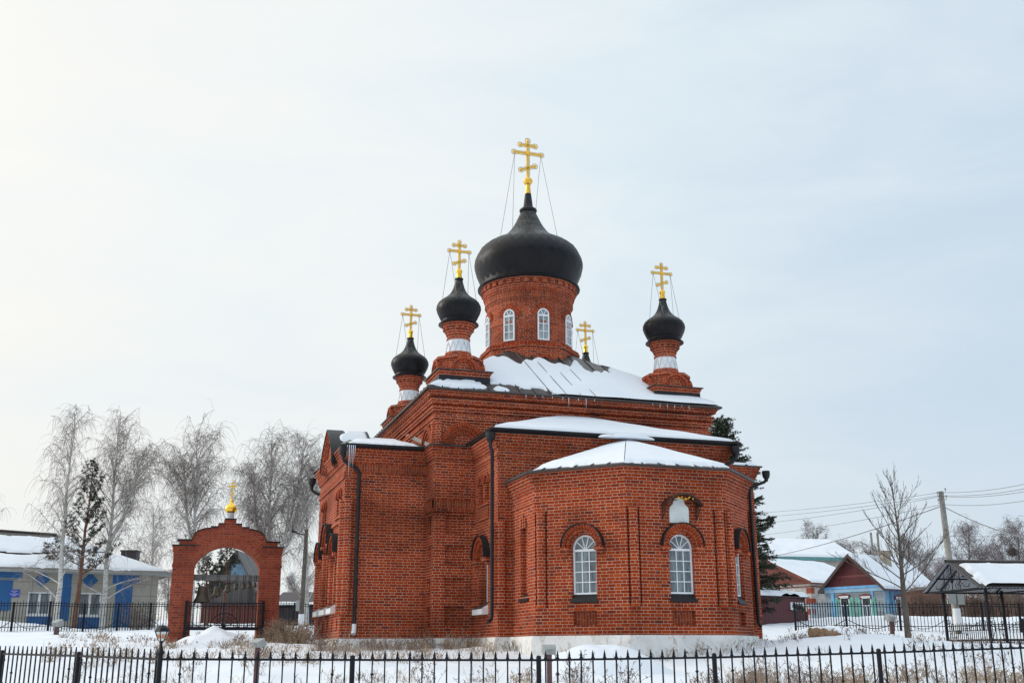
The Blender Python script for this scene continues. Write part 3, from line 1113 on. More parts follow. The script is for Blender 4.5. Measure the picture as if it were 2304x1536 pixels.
prof = [keel(k, 24) for k in range(25)]
ug = -5.87
arm.face([(ug, v, z) for v, z in prof])
for i in range(4):
    s0, s1 = 1.0 - 0.1 * i, 1.0 - 0.1 * (i + 1)
    pa, pb_ = [keel(k, 24, s0) for k in range(25)], [keel(k, 24, s1) for k in range(25)]
    for k in range(24):
        uu = ug - 0.13 + 0.03 * i
        arm.face([(uu, *pa[k]), (uu, *pa[k + 1]), (uu, *pb_[k + 1]), (uu, *pb_[k])], mat=1)
        arm.face([(uu, *pb_[k]), (uu, *pb_[k + 1]), (uu + 0.03, *pb_[k + 1]), (uu + 0.03, *pb_[k])])
arm.build("side_arm", BR, church)
for d, hw, zs in ((-1.42, 0.32, 4.42), (0, 0.39, 4.78), (1.42, 0.32, 4.42)):
    window(an, cA + d, hw, 3.1, zs, 0.16, sill=('box', 0), hood=(hw + .04, hw + 0.24, zs + 0.03, 0.18))

arms = MB()
sE, sS = Wall(PATH[15], PATH[16]), Wall(PATH[16], PATH[17])
sE.wall(arms, 1.0, ZE)
sS.wall(arms, 1.0, ZE)
sE.colonnette(arms, sE.L - 0.13, 2.7, 5.87, 0.13)
sE.soldier(arms, 0, sE.L - 0.1, 6.70, 6.95, 0.03, 2)
cornice(arms, PATH[15:18], [(5.94, 6.02, 0.04), (6.95, 7.025, 0.05), (7.025, 7.10, 0.075), (7.10, 7.18, 0.10), (7.18, 7.26, 0.13), (7.26, 7.34, 0.16), (7.34, 7.42, 0.19)])
arms.build("side_arm", BR, church)

# ---- central cube
UC, VC, HC = 1.20, 10.70, 4.46          # cube centre and half width of its walls
cu = MB()
x0, x1, y0, y1 = UC - HC, UC + HC, VC - HC, VC + HC
cE, cN, cS, cW = Wall((x0, y0), (x1, y0)), Wall((x0, y1), (x0, y0)), Wall((x1, y0), (x1, y1)), Wall((x1, y1), (x0, y1))
for w in (cE, cN, cS, cW):
    w.wall(cu, 5.5, 9.1)
for w, cs in ((cE, (0.84, 2 * HC - 0.84)), (cN, (2 * HC - 0.84, 0.84)), (cS, (0.84,))):
    for c in cs:
        w.arch_ring(cu, c, 7.56, 0.31, 0.42, -0.01, 0.025, 1)
        w.arch_ring(cu, c, 7.56, 0.423, 0.53, -0.01, 0.055, 1)
        w.arch_ring(cu, c, 7.56, 0.533, 0.66, -0.01, 0.085, 1)
    w.colonnette(cu, 0.11, 7.45, 8.20, 0.11)
    w.colonnette(cu, w.L - 0.11, 7.45, 8.20, 0.11)
CP = [(x0, y1), (x0, y0), (x1, y0), (x1, y1)]
cornice(cu, CP, [(8.225, 8.30, 0.04), (8.30, 8.375, 0.075), (8.375, 8.45, 0.05), (8.53, 8.605, 0.08), (8.605, 8.68, 0.115), (8.72, 8.80, 0.14), (8.80, 8.875, 0.17), (8.955, 9.03, 0.22), (9.03, 9.12, 0.255)])
for A, B in ((CP[0], CP[1]),):
    dentils(cu, A, B, 8.875, 8.955, 0.0, 0.205)
cu.build("central_cube", BR, church)


# ---- roofs
def roof_patch(name, p00, p10, p11, p01, seams=0, thick=0.05, mat='roof', lip=True, seam_h=0.028, tall=()):
    """Tin roof plane; p00-p10 is the eave."""
    b = MB()
    P = [Vector(p) for p in (p00, p10, p11, p01)]
    tri = (P[2] - P[3]).length < 1e-4
    b.face(P[:3] if tri else P)
    if lip:
        d = Vector((0, 0, thick))
        b.face([P[0], P[1], P[1] - d, P[0] - d])
        inn = (P[3] - P[0]).normalized() * 0.3, (P[2] - P[1]).normalized() * 0.3
        b.face([P[0] - d, P[1] - d, P[1] - d + Vector((inn[1].x, inn[1].y, 0)), P[0] - d + Vector((inn[0].x, inn[0].y, 0))])
    nrm = (P[1] - P[0]).cross(P[3] - P[0]).normalized()
    if nrm.z < 0:
        nrm = -nrm
    e = (P[1] - P[0]).normalized()
    up = nrm.cross(e)
    if up.z < 0:
        up = -up
    for k in range(1, seams):
        q = P[0].lerp(P[1], k / seams)
        # run up the slope until the patch border
        best = None
        L = 12.0
        poly = P[:3] if tri else P
        for i in range(len(poly)):
            a, c = poly[i], poly[(i + 1) % len(poly)]
            if i == 0:
                continue
            # solve q + s*up = a + t*(c-a) in patch coordinates
            ax, ay = (a - q).dot(e), (a - q).dot(up)
            cx, cy = (c - q).dot(e), (c - q).dot(up)
            if (ax <= 0 <= cx) or (cx <= 0 <= ax):
                if abs(cx - ax) > 1e-6:
                    s = ay + (cy - ay) * (-ax) / (cx - ax)
                    if s > 0.05:
                        L = min(L, s)
        if L < 12:
            b.obox(q - e * 0.012 - nrm * 0.01 - up * 0.01, e * 0.024, up * L, nrm * ((0.066 if k in tall else seam_h) + 0.01))
    return b.build(name, M[mat], church)


def snow_patch(parent, p00, p10, p11, p01, mask, H=0.07, n=60, m=30, seed=0, ns=1.3, soft=0.10):
    """Blanket of snow on a roof plane. mask(s, t) > 0 keeps snow (s along the eave, t up the slope)."""
    P = [Vector(p) for p in (p00, p10, p11, p01)]
    nrm = (P[1] - P[0]).cross(P[3] - P[0])
    if nrm.length < 1e-6:
        nrm = (P[1] - P[0]).cross(P[2] - P[0])
    nrm.normalize()
    if nrm.z < 0:
        nrm = -nrm
    b = MB()
    idx = {}
    hs = {}
    for j in range(m + 1):
        for i in range(n + 1):
            s, t = i / n, j / m
            q = P[0].lerp(P[1], s).lerp(P[3].lerp(P[2], s), t)
            mk = mask(s, t) + 0.10 * noise.noise((q.x * ns * 2, q.y * ns * 2, q.z * ns * 2 + seed)) + 0.05 * noise.noise((q.x * ns * 6, q.y * ns * 6, q.z * ns * 6 + seed))
            k = max(0.0, min(1.0, mk / soft))
            k = math.sqrt(k)
            h = -0.012 if mk <= 0 else H * k * (1 + 0.25 * noise.noise((q.x * 1.1, q.y * 1.1, seed + 5.0)))
            hs[i, j] = mk
            idx[i, j] = len(b.v)
            r = q + nrm * h
            b.v.append((r.x, r.y, r.z))
    for j in range(m):
        for i in range(n):
            if max(hs[i, j], hs[i + 1, j], hs[i, j + 1], hs[i + 1, j + 1]) > 0:
                b.f.append((idx[i, j], idx[i + 1, j], idx[i + 1, j + 1], idx[i, j + 1]))
    b.uv = [[(0, 0)] * 4] * len(b.f)
    b.m = [0] * len(b.f)
    b.s = [True] * len(b.f)
    return b.build("roof_snow", M['snow'], parent)


def edge(s, t, a=0.03, b=0.03, lo=0.03, hi=0.02, k=4.0):
    return k * min(s - a, 1 - b - s, t - lo, 1 - hi - t)


# apse roof: five planes rising to the block wall
apx = Vector((1.66, 3.60, 7.40))
ev = [Vector((*q, 6.075)) for q in offset_path(AP, 0.24)]
ev[0] = Vector((ev[0].x, 3.60, 6.075))
ev[-1] = Vector((ev[-1].x, 3.60, 6.075))
for k in range(5):
    r = roof_patch("roof", ev[k], ev[k + 1], apx, apx, seams=(4, 6, 6, 5, 4)[k])
    if k == 1:
        snow_patch(r, ev[k], ev[k + 1], apx, apx, lambda s, t: min(edge(s, t, 0.0, -0.2, 0.045, -0.2), 3.0 * (s + t * 1.2 - 0.12)), seed=k, H=0.075)
    elif k == 2:
        snow_patch(r, ev[k], ev[k + 1], apx, apx, lambda s, t: edge(s, t, -0.2, -0.2, 0.03, -0.2), seed=k, H=0.08)
    elif k == 3:
        snow_patch(r, ev[k], ev[k + 1], apx, apx, lambda s, t: edge(s, t, -0.2, -0.2, 0.06, -0.2), seed=k, H=0.06)
    else:
        snow_patch(r, ev[k], ev[k + 1], apx, apx, lambda s, t: edge(s, t, 0.05, 0.05, 0.5, 0.0), seed=k, H=0.05)

# block roof
be = [Vector(q) for q in ((-2.34, 3.42, 7.50), (5.06, 3.42, 7.50))]
bt = [Vector(q) for q in ((0.55, 6.2, 8.52), (1.5, 6.2, 8.52))]
r = roof_patch("roof", be[0], be[1], bt[1], bt[0], seams=14)
snow_patch(r, be[0], be[1], bt[1], bt[0], lambda s, t: edge(s, t, -0.05, -0.06, 0.012, -0.2, 6.0), seed=11, H=0.10, n=90)
r = roof_patch("roof", (-2.34, 5.75, 7.50), be[0], bt[0], bt[0], seams=5)
snow_patch(r, (-2.34, 5.75, 7.50), be[0], bt[0], bt[0], lambda s, t: edge(s, t, 0.06, 0.05, 0.12, -0.2), seed=12, H=0.06)
r = roof_patch("roof", be[1], (5.06, 5.75, 7.50), bt[1], bt[1], seams=5)
snow_patch(r, be[1], (5.06, 5.75, 7.50), bt[1], bt[1], lambda s, t: edge(s, t, 0.02, 0.05, 0.05, -0.2), seed=13, H=0.06)
# lump of snow that slid against the gutter over the apse
def lump(cx, cy, cz, rx, ry, rz, parent, seed):
    b = MB()
    n, m = 8, 22
    for i in range(n + 1):
        a = math.pi / 2 * i / n
        for k in range(m):
            t = 2 * math.pi * k / m
            w = 1 + 0.22 * noise.noise((math.cos(t) * 1.5, math.sin(t) * 1.5, seed))
            b.v.append((cx + rx * math.cos(a) * math.cos(t) * w, cy + ry * math.cos(a) * math.sin(t) * w, cz + rz * math.sin(a)))
    for i in range(n):
        for k in range(m):
            b.f.append((i * m + k, i * m + (k + 1) % m, (i + 1) * m + (k + 1) % m, (i + 1) * m + k))
    b.face([b.v[k] for k in range(m)])
    b.uv = [[(0, 0)] * len(f) for f in b.f]
    b.m = [0] * len(b.f)
    b.s = [True] * len(b.f)
    return b.build("roof_snow", M['snow'], parent)


lump(1.62, 3.22, 7.40, 0.78, 0.13, 0.13, r, 3)
lump(0.98, 3.20, 7.39, 0.32, 0.11, 0.10, r, 6)

# north arm roof
r = roof_patch("roof", (-5.98, 6.58, 7.46), (-3.26, 6.58, 7.46), (-3.26, 9.35, 8.14), (-5.2, 9.35, 8.14), seams=5)
snow_patch(r, (-5.98, 6.58, 7.46), (-3.26, 6.58, 7.46), (-3.26, 9.35, 8.14), (-5.2, 9.35, 8.14),
           lambda s, t: min(edge(s, t, 0.10, -0.2, 0.02, -0.3, 3.0), 2.6 * (0.88 - s - 0.14 * t)), seed=21, H=0.08)
roof_patch("roof", (-3.26, 12.2, 7.46), (-5.98, 12.2, 7.46), (-5.2, 9.35, 8.14), (-3.26, 9.35, 8.14), seams=0)
fb = MB()
fb.obox((-3.30, 6.62, 7.48), (0, 3.6, 1.02), (0, 0, 0.12), (0.03, 0, 0))
fb.build("ledge_flashing", M['concrete'], church)
# keel barrel over the gable
gb_ = MB()
u0, u1 = -6.03, -4.76
for k in range(24):
    a, b2 = prof[k], prof[k + 1]
    for off, uu0 in ((0.03, u0),):
        ca = lambda q: (q[0] + (q[0] - GA) * 0.03, q[1] + off)
        A_, B_ = ca(a), ca(b2)
        gb_.face([(uu0, *A_), (uu0, *B_), (u1, *B_), (u1, *A_)], smooth=True)
        gb_.face([(uu0, *a), (uu0, *b2), (uu0, *B_), (uu0, *A_)])
gb_.face([(u1, v, z + 0.03) for v, z in prof])
gbo = gb_.build("gable_roof", M['dark_tin'], church)
gs = MB()
idx = {}
n_, m_ = 34, 40
for j in range(m_ + 1):
    for i in range(n_ + 1):
        kf = 12 + 11.0 * j / m_
        a = -1 + 2 * kf / 24
        z = (1 - abs(a) ** 2.1) ** 0.62 * 0.72 + 0.28 * (1 - abs(a)) ** 1.6
        uu = -6.0 + 1.2 * i / n_
        s, t = i / n_, j / m_
        mk = min(3.5 * (s - 0.34 - 0.10 * math.sin(t * 9) - 0.1 * noise.noise((uu * 3, t * 4, 2))), 3.5 * (0.97 - s), 3.0 * (t - 0.06), 3.0 * (0.72 + 0.1 * s - t))
        h = -0.02 if mk <= 0 else 0.05 * min(1, mk / 0.25) ** 0.5
        idx[i, j] = (len(gs.v), mk)
        gs.v.append((uu, GA - a * GH * 1.03, GZ + (GT - GZ) * z + 0.03 + h))
for j in range(m_):
    for i in range(n_):
        q = [idx[i, j], idx[i + 1, j], idx[i + 1, j + 1], idx[i, j + 1]]
        if max(x[1] for x in q) > 0:
            gs.f.append(tuple(x[0] for x in q))
gs.uv = [[(0, 0)] * 4] * len(gs.f)
gs.m = [0] * len(gs.f)
gs.s = [True] * len(gs.f)
gs.build("roof_snow", M['snow'], gbo)

# south arm roof
r = roof_patch("roof", (6.1, 6.58, 7.46), (7.76, 6.58, 7.46), (6.6, 9.35, 7.98), (5.66, 9.35, 7.98), seams=3)
snow_patch(r, (6.1, 6.58, 7.46), (7.76, 6.58, 7.46), (6.6, 9.35, 7.98), (5.66, 9.35, 7.98), lambda s, t: edge(s, t, -0.1, 0.03, 0.04, -0.1), seed=31, H=0.08)

# main pyramid roof
RE, RZ = HC + 0.37, 9.16
c4 = [Vector((UC - RE, VC - RE, RZ)), Vector((UC + RE, VC - RE, RZ)), Vector((UC + RE, VC + RE, RZ)), Vector((UC - RE, VC + RE, RZ))]
apex = Vector((UC, VC, RZ + RE * 0.64))


def main_mask_e(s, t):
    u = (s - 0.5) * (1 - t)              # sideways position in eave widths
    a = edge(s, t, -0.3, -0.3, -0.02, -0.3, 5.0) + 0.08
    # thawed tin near the left end of the eave
    a = min(a, max(2.2 * (math.hypot((u + 0.27) / 2.4, (t - 0.02) * 0.9) - 0.075), 9 * (0.022 - math.hypot((u + 0.255), (t - 0.035) * 0.7)), 9 * (0.05 - math.hypot((u + 0.40) * 0.5, (t - 0.05) * 1.1)))) if t < 0.16 and u < -0.06 else a
    # bare strip below the drum
    bare = 0.585 - 0.05 * math.sin(u * 40) - 0.03 * math.sin(u * 97 + 1)
    if 0.11 < u < 0.20:
        bare = 0.47 + 0.02 * math.sin(u * 180)
    return min(a, 3.0 * (bare - t))


r = roof_patch("roof", c4[0], c4[1], apex, apex, seams=20, seam_h=0.03, tall=(8, 9, 10, 11))
snow_patch(r, c4[0], c4[1], apex, apex, main_mask_e, seed=41, H=0.065, n=190, m=110, soft=0.06)
r = roof_patch("roof", c4[3], c4[0], apex, apex, seams=24)
snow_patch(r, c4[3], c4[0], apex, apex, lambda s, t: min(edge(s, t, 0.04, 0.03, 0.10, -0.2), 3 * (0.5 - t)), seed=42, H=0.06, n=80, m=50)
r = roof_patch("roof", c4[1], c4[2], apex, apex, seams=24)
snow_patch(r, c4[1], c4[2], apex, apex, lambda s, t: min(edge(s, t, -0.2, 0.03, 0.02, -0.2), 3 * (0.6 - t)), seed=43, H=0.07, n=80, m=50)
roof_patch("roof", c4[2], c4[3], apex, apex, seams=0)
# small snow patches on the bare tin by the north-east corner are part of the mask above

# ---- gutters
gt = MB()


def gutter(mb, a, b, r=0.085):
    a, b = Vector(a), Vector(b)
    d = (b - a).normalized()
    s = d.cross(Vector((0, 0, 1))).normalized()
    N = 6
    for k in range(N):
        t0, t1 = math.pi + math.pi * k / N, math.pi + math.pi * (k + 1) / N
        o0, o1 = s * r * math.cos(t0) + Vector((0, 0, r * math.sin(t0))), s * r * math.cos(t1) + Vector((0, 0, r * math.sin(t1)))
        mb.face([a + o0, b + o0, b + o1, a + o1], smooth=True)
    for q in (a, b):
        mb.face([q + s * r * math.cos(math.pi + math.pi * k / N) + Vector((0, 0, r * math.sin(math.pi + math.pi * k / N))) for k in range(N + 1)])


gutter(gt, (-2.44, 3.34, 7.51), (5.12, 3.34, 7.51))
gt.box((-2.44, 3.425, 7.40), (5.12, 3.45, 7.515))
gt.build("gutter", M['dark_tin'], church)
gt = MB()
gutter(gt, (-5.85, 6.48, 7.46), (-3.45, 6.48, 7.46))
gt.box((-5.85, 6.565, 7.36), (-3.45, 6.585, 7.465))
gt.build("gutter", M['dark_tin'], church)
gt = MB()
gutter(gt, (-2.42, 3.3, 7.49), (-2.42, 5.75, 7.49), 0.05)
gt.build("gutter", M['dark_tin'], church)


# ---- drainpipes: pipe > funnel
def drainpipe(fun, path, name="drainpipe", tail=False):
    b = MB()
    b.tube([fun] + path, 0.052, 8, cap=True)
    for i in range(1, len(path)):
        a, c = Vector(path[i - 1]), Vector(path[i])
        if (a - c).length > 1.5:
            for t in (0.15, 0.5, 0.85):
                q = a.lerp(c, t)
                b.tube([q - Vector((0, 0, 0.02)), q + Vector((0, 0, 0.02))], 0.064, 8)
                b.tube([q, q + Vector((0.0, 0.14, 0))], 0.012, 4)
    o = b.build(name, M['dark_tin'], church)
    f = MB()
    f.lathe([(0.052, -0.22), (0.058, -0.16), (0.115, -0.07), (0.125, 0.0), (0.13, 0.0), (0.13, 0.12), (0.115, 0.12), (0.11, 0.02)], fun, 10, smooth=False)
    f.build("funnel", M['dark_tin'], o)
    if tail:
        e = Vector(path[-1])
        w = MB()
        w.tube([e + Vector((0, 0, 0.16)), e, e + Vector((-0.03, -0.06, -0.12))], 0.066, 8)
        w.build("spout", M['white_tin'], o)
    return o


drainpipe((-5.90, 6.48, 7.24), [(-5.90, 6.48, 7.05), (-5.86, 6.50, 6.95), (-5.45, 6.66, 6.76), (-5.40, 6.69, 6.70), (-5.38, 6.70, 6.6), (-5.37, 6.70, 2.28)], tail=True)
drainpipe((-2.40, 3.44, 7.28), [(-2.40, 3.44, 7.0), (-2.34, 3.47, 6.9), (-2.34, 3.48, 2.62), (-2.37, 3.46, 2.48), (-2.46, 3.40, 2.42)])
drainpipe((4.97, 3.33, 7.26), [(4.97, 3.33, 7.08), (4.93, 3.36, 6.98), (4.72, 3.46, 6.84), (4.55, 3.52, 6.74), (4.5, 3.55, 6.3)])
drainpipe((7.80, 6.46, 7.16), [(7.80, 6.46, 7.0), (7.75, 6.5, 6.93), (7.36, 6.6, 6.78), (7.28, 6.62, 6.7), (7.27, 6.64, 6.5), (7.29, 6.64, 2.50), (7.36, 6.6, 2.4)])
drainpipe((-6.02, 12.2, 7.16), [(-6.02, 12.2, 6.95), (-6.0, 12.2, 6.87), (-5.84, 12.12, 6.76), (-5.70, 12.08, 6.70), (-5.60, 12.08, 6.5), (-5.60, 12.08, 2.5)])

# icicles under the arm gutter
def icicle(p, L, r):
    b = MB()
    p = Vector(p)
    b.tube([p, p - Vector((0, 0, L * 0.5)), p - Vector((0, 0, L))], [r, r * 0.55, 0.001], 5)
    b.build("icicle", M['ice'], church)


for k, (du, L) in enumerate([(0.0, 0.35), (0.06, 0.95), (0.12, 0.6), (0.17, 0.65), (0.23, 0.4)]):
    icicle((-5.80 + du, 6.42 - 0.03 * (k % 2), 7.40), L, 0.015)
for k in range(9):
    icicle((-0.6 + k * 0.28 + 0.1 * random.random(), VC - RE - 0.01, 9.11), random.choice([0.08, 0.12, 0.2, 0.32]), 0.012)
for k in range(6):
    icicle((3.6 + k * 0.25, VC - RE - 0.01, 9.11), random.choice([0.06, 0.1, 0.14]), 0.012)


# ---- crosses
def cross(parent, c, s, name="cross"):
    """Eight-pointed gilt cross with a filigree border, in the plane of the east front."""
    b = MB()
    cx, cy, z0 = c
    w = 0.031 * s + 0.009

    def bar(ax, az, bx_, bz, w_):
        a, e = Vector((cx + ax, cy, z0 + az)), Vector((cx + bx_, cy, z0 + bz))
        d = (e - a).normalized()
        n = Vector((-d.z, 0, d.x))
        b.obox(a - n * w_ - Vector((0, 0.02 * s, 0)), e - a, n * 2 * w_, Vector((0, 0.04 * s, 0)))
        for q in (a, e):
            b.lathe([(0.001, -0.022 * s), (w_ * 1.7, -0.02 * s), (w_ * 1.7, 0.02 * s), (0.001, 0.022 * s)], (0, 0, 0), 8) if False else None
            b.ball(q, w_ * 1.45, 6)
        # filigree outline: two rails and a hoop at each end
        g = 0.062 * s + 0.008
        for sg in (-1, 1):
            b.tube([a + n * sg * g + d * 0.02, e + n * sg * g - d * 0.02], 0.0085 * s + 0.003, 4, mat=1)
        return a, e, d, n, g

    def hoop(q, d, n, g):
        pts = []
        for k in range(13):
            t = math.radians(-135 + 270 * k / 12)
            pts.append(q + d * math.cos(t) * g * 1.45 + n * math.sin(t) * g * 1.45)
        b.tube(pts, 0.010 * s + 0.004, 4, mat=1)
        for k in range(5):
            t = math.radians(-60 + 30 * k)
            b.tube([q, q + d * math.cos(t) * g * 1.4 + n * math.sin(t) * g * 1.4], 0.005 * s + 0.002, 3, mat=0)
    H = 1.55 * s
    for (ax, az, bx_, bz, ends) in ((0, 0.05 * s, 0, H - 0.07 * s, (1,)), (-0.53 * s, 0.97 * s, 0.53 * s, 0.97 * s, (0, 1)),
                                    (-0.29 * s, 1.29 * s, 0.29 * s, 1.29 * s, (0, 1)), (-0.27 * s, 0.29 * s, 0.27 * s, 0.49 * s, (0, 1))):
        a, e, d, n, g = bar(ax, az, bx_, bz, w)
        if 0 in ends:
            hoop(a, -d, n, g)
        if 1 in ends:
            hoop(e, d, n, g)
    b.ball((cx, cy, z0 + 0.97 * s), 0.095 * s, 8)
    return b.build(name, [M['gold'], M['filigree']], parent)


def wires(parent, c, z0, s, ends):
    b = MB()
    for sx, (r, ang, z) in ends:
        t = (c[0] + sx * 0.50 * s, c[1], z0 + 0.93 * s)
        q = (c[0] + r * math.sin(ang), c[1] - r * math.cos(ang), z)
        b.tube([t, q], 0.006 + 0.002 * s, 4)
    return b.build("stay_wires", M['wire'], parent)


# ---- main drum and dome
DU, DV = 1.18, 10.70
dr = MB()
# octagonal base
for k in range(8):
    a0, a1 = math.radians(45 * k - 22.5), math.radians(45 * k + 22.5)
    R = 1.60 / math.cos(math.radians(22.5))
    A = (DU + R * math.sin(a0), DV - R * math.cos(a0))
    B = (DU + R * math.sin(a1), DV - R * math.cos(a1))
    w = Wall(A, B)
    w.wall(dr, 10.2, 11.62)
    w.arch_ring(dr, w.L / 2, 11.02, 0.224, 0.34, -0.02, 0.06, 1)
    w.bx(dr, 0, w.L, 11.62, 11.70, -0.3, 0.05)
    w.bx(dr, 0.01, w.L - 0.01, 11.70, 11.77, -0.3, 0.02)
RW = 1.50
dr.lathe([(RW + 0.06, 11.70), (RW + 0.06, 11.80), (RW, 11.82), (RW, 12.50), (RW + 0.035, 12.51), (RW + 0.035, 12.585), (RW, 12.59), (RW, 13.34), (RW + 0.03, 13.345), (RW + 0.03, 13.42)], (DU, DV, 0), 64, smooth=False)
# band of upright bricks
b0 = len(dr.f)
dr.lathe([(RW + 0.075, 13.42), (RW + 0.075, 13.64)], (DU, DV, 0), 64, smooth=False, mat=2)
for i in range(b0, len(dr.f)):
    dr.uv[i] = [(q[1], q[0]) for q in dr.uv[i]]
dr.lathe([(RW + 0.03, 13.42), (RW + 0.075, 13.42)], (DU, DV, 0), 64, smooth=False)
dr.lathe([(RW + 0.075, 13.64), (RW + 0.10, 13.645), (RW + 0.10, 13.72), (RW + 0.13, 13.725), (RW + 0.13, 13.80), (RW + 0.15, 13.81), (RW + 0.15, 13.89), (RW + 0.12, 13.895), (RW + 0.12, 14.05), (RW + 0.22, 14.055), (RW + 0.22, 14.14), (RW - 0.1, 14.145)], (DU, DV, 0), 64, smooth=False)
for k in range(34):
    a = 2 * math.pi * k / 34
    c, s = math.cos(a), math.sin(a)
    o = Vector((DU + s * (RW + 0.1), DV - c * (RW + 0.1), 13.92))
    tx, rd = Vector((c, s, 0)), Vector((s, -c, 0))
    dr.obox(o - tx * 0.09, tx * 0.18, rd * 0.115, (0, 0, 0.135))
drum = dr.build("drum", BR, church)
for k in range(8):
    a = math.radians(45 * k)
    c, s = math.cos(a), math.sin(a)
    mid = Vector((DU + s * RW, DV - c * RW, 0))
    tx = Vector((c, s, 0))
    A, B = mid - tx * 0.6, mid + tx * 0.6
    w = Wall((A.x, A.y), (B.x, B.y))
    fr = window(w, 0.6, 0.205, 11.88, 12.80, 0.0, cols=2, rows=3, fan=2, fw=0.04, base_off=0.062, glassmat='glass_pale')
    h = MB()
    w.arch_ring(h, 0.6, 12.80, 0.22, 0.375, -0.12, 0.028, 1)
    w.bx(h, 0.36, 0.84, 11.80, 11.878, -0.1, 0.03)
    h.build("window_hood", BR, fr)

dm = MB()
dome_prof = [(1.60, 14.10), (1.84, 14.11), (1.83, 14.16), (1.70, 14.24), (1.72, 14.32), (1.80, 14.48), (1.90, 14.72), (1.955, 14.95), (1.965, 15.06), (1.945, 15.20), (1.88, 15.37), (1.75, 15.61), (1.54, 15.79),
             (1.32, 15.91), (1.12, 16.00), (0.97, 16.09), (0.85, 16.19), (0.73, 16.31), (0.62, 16.45), (0.51, 16.63), (0.41, 16.83), (0.32, 17.05), (0.25, 17.20)]
dm.lathe(dome_prof[:4], (DU, DV, 0), 32)
dm.diamonds(dome_prof[3:], (DU, DV, 0), 34)
dome = dm.build("onion_dome", M['dome'], church)
dm.soften(dome, dome_prof, (DU, DV, 0))
nk = MB()
nk.lathe([(0.22, 17.16), (0.315, 17.18), (0.325, 17.24), (0.30, 17.28), (0.20, 17.29), (0.17, 17.45), (0.115, 17.90)], (DU, DV, 0), 20)
nk.build("dome_neck", M['dark_tin'], dome)
fi = MB()
fi.lathe([(0.115, 17.90), (0.095, 18.08), (0.08, 18.26), (0.08, 18.28)], (DU, DV, 0), 16)
fi.ball((DU, DV, 18.40), 0.168, 12)
fi.lathe([(0.172, 18.375), (0.178, 18.385), (0.172, 18.395)], (DU, DV, 0), 16)
fi.build("finial", M['gold'], dome)
cross(dome, (DU, DV, 18.54), 1.02)
wires(dome, (DU, DV), 18.54, 1.02, [(-1, (1.15, math.radians(-80), 15.98)), (-1, (0.80, math.radians(-150), 16.22)), (1, (0.8, math.radians(150), 16.22)), (1, (1.12, math.radians(80), 16.0))])


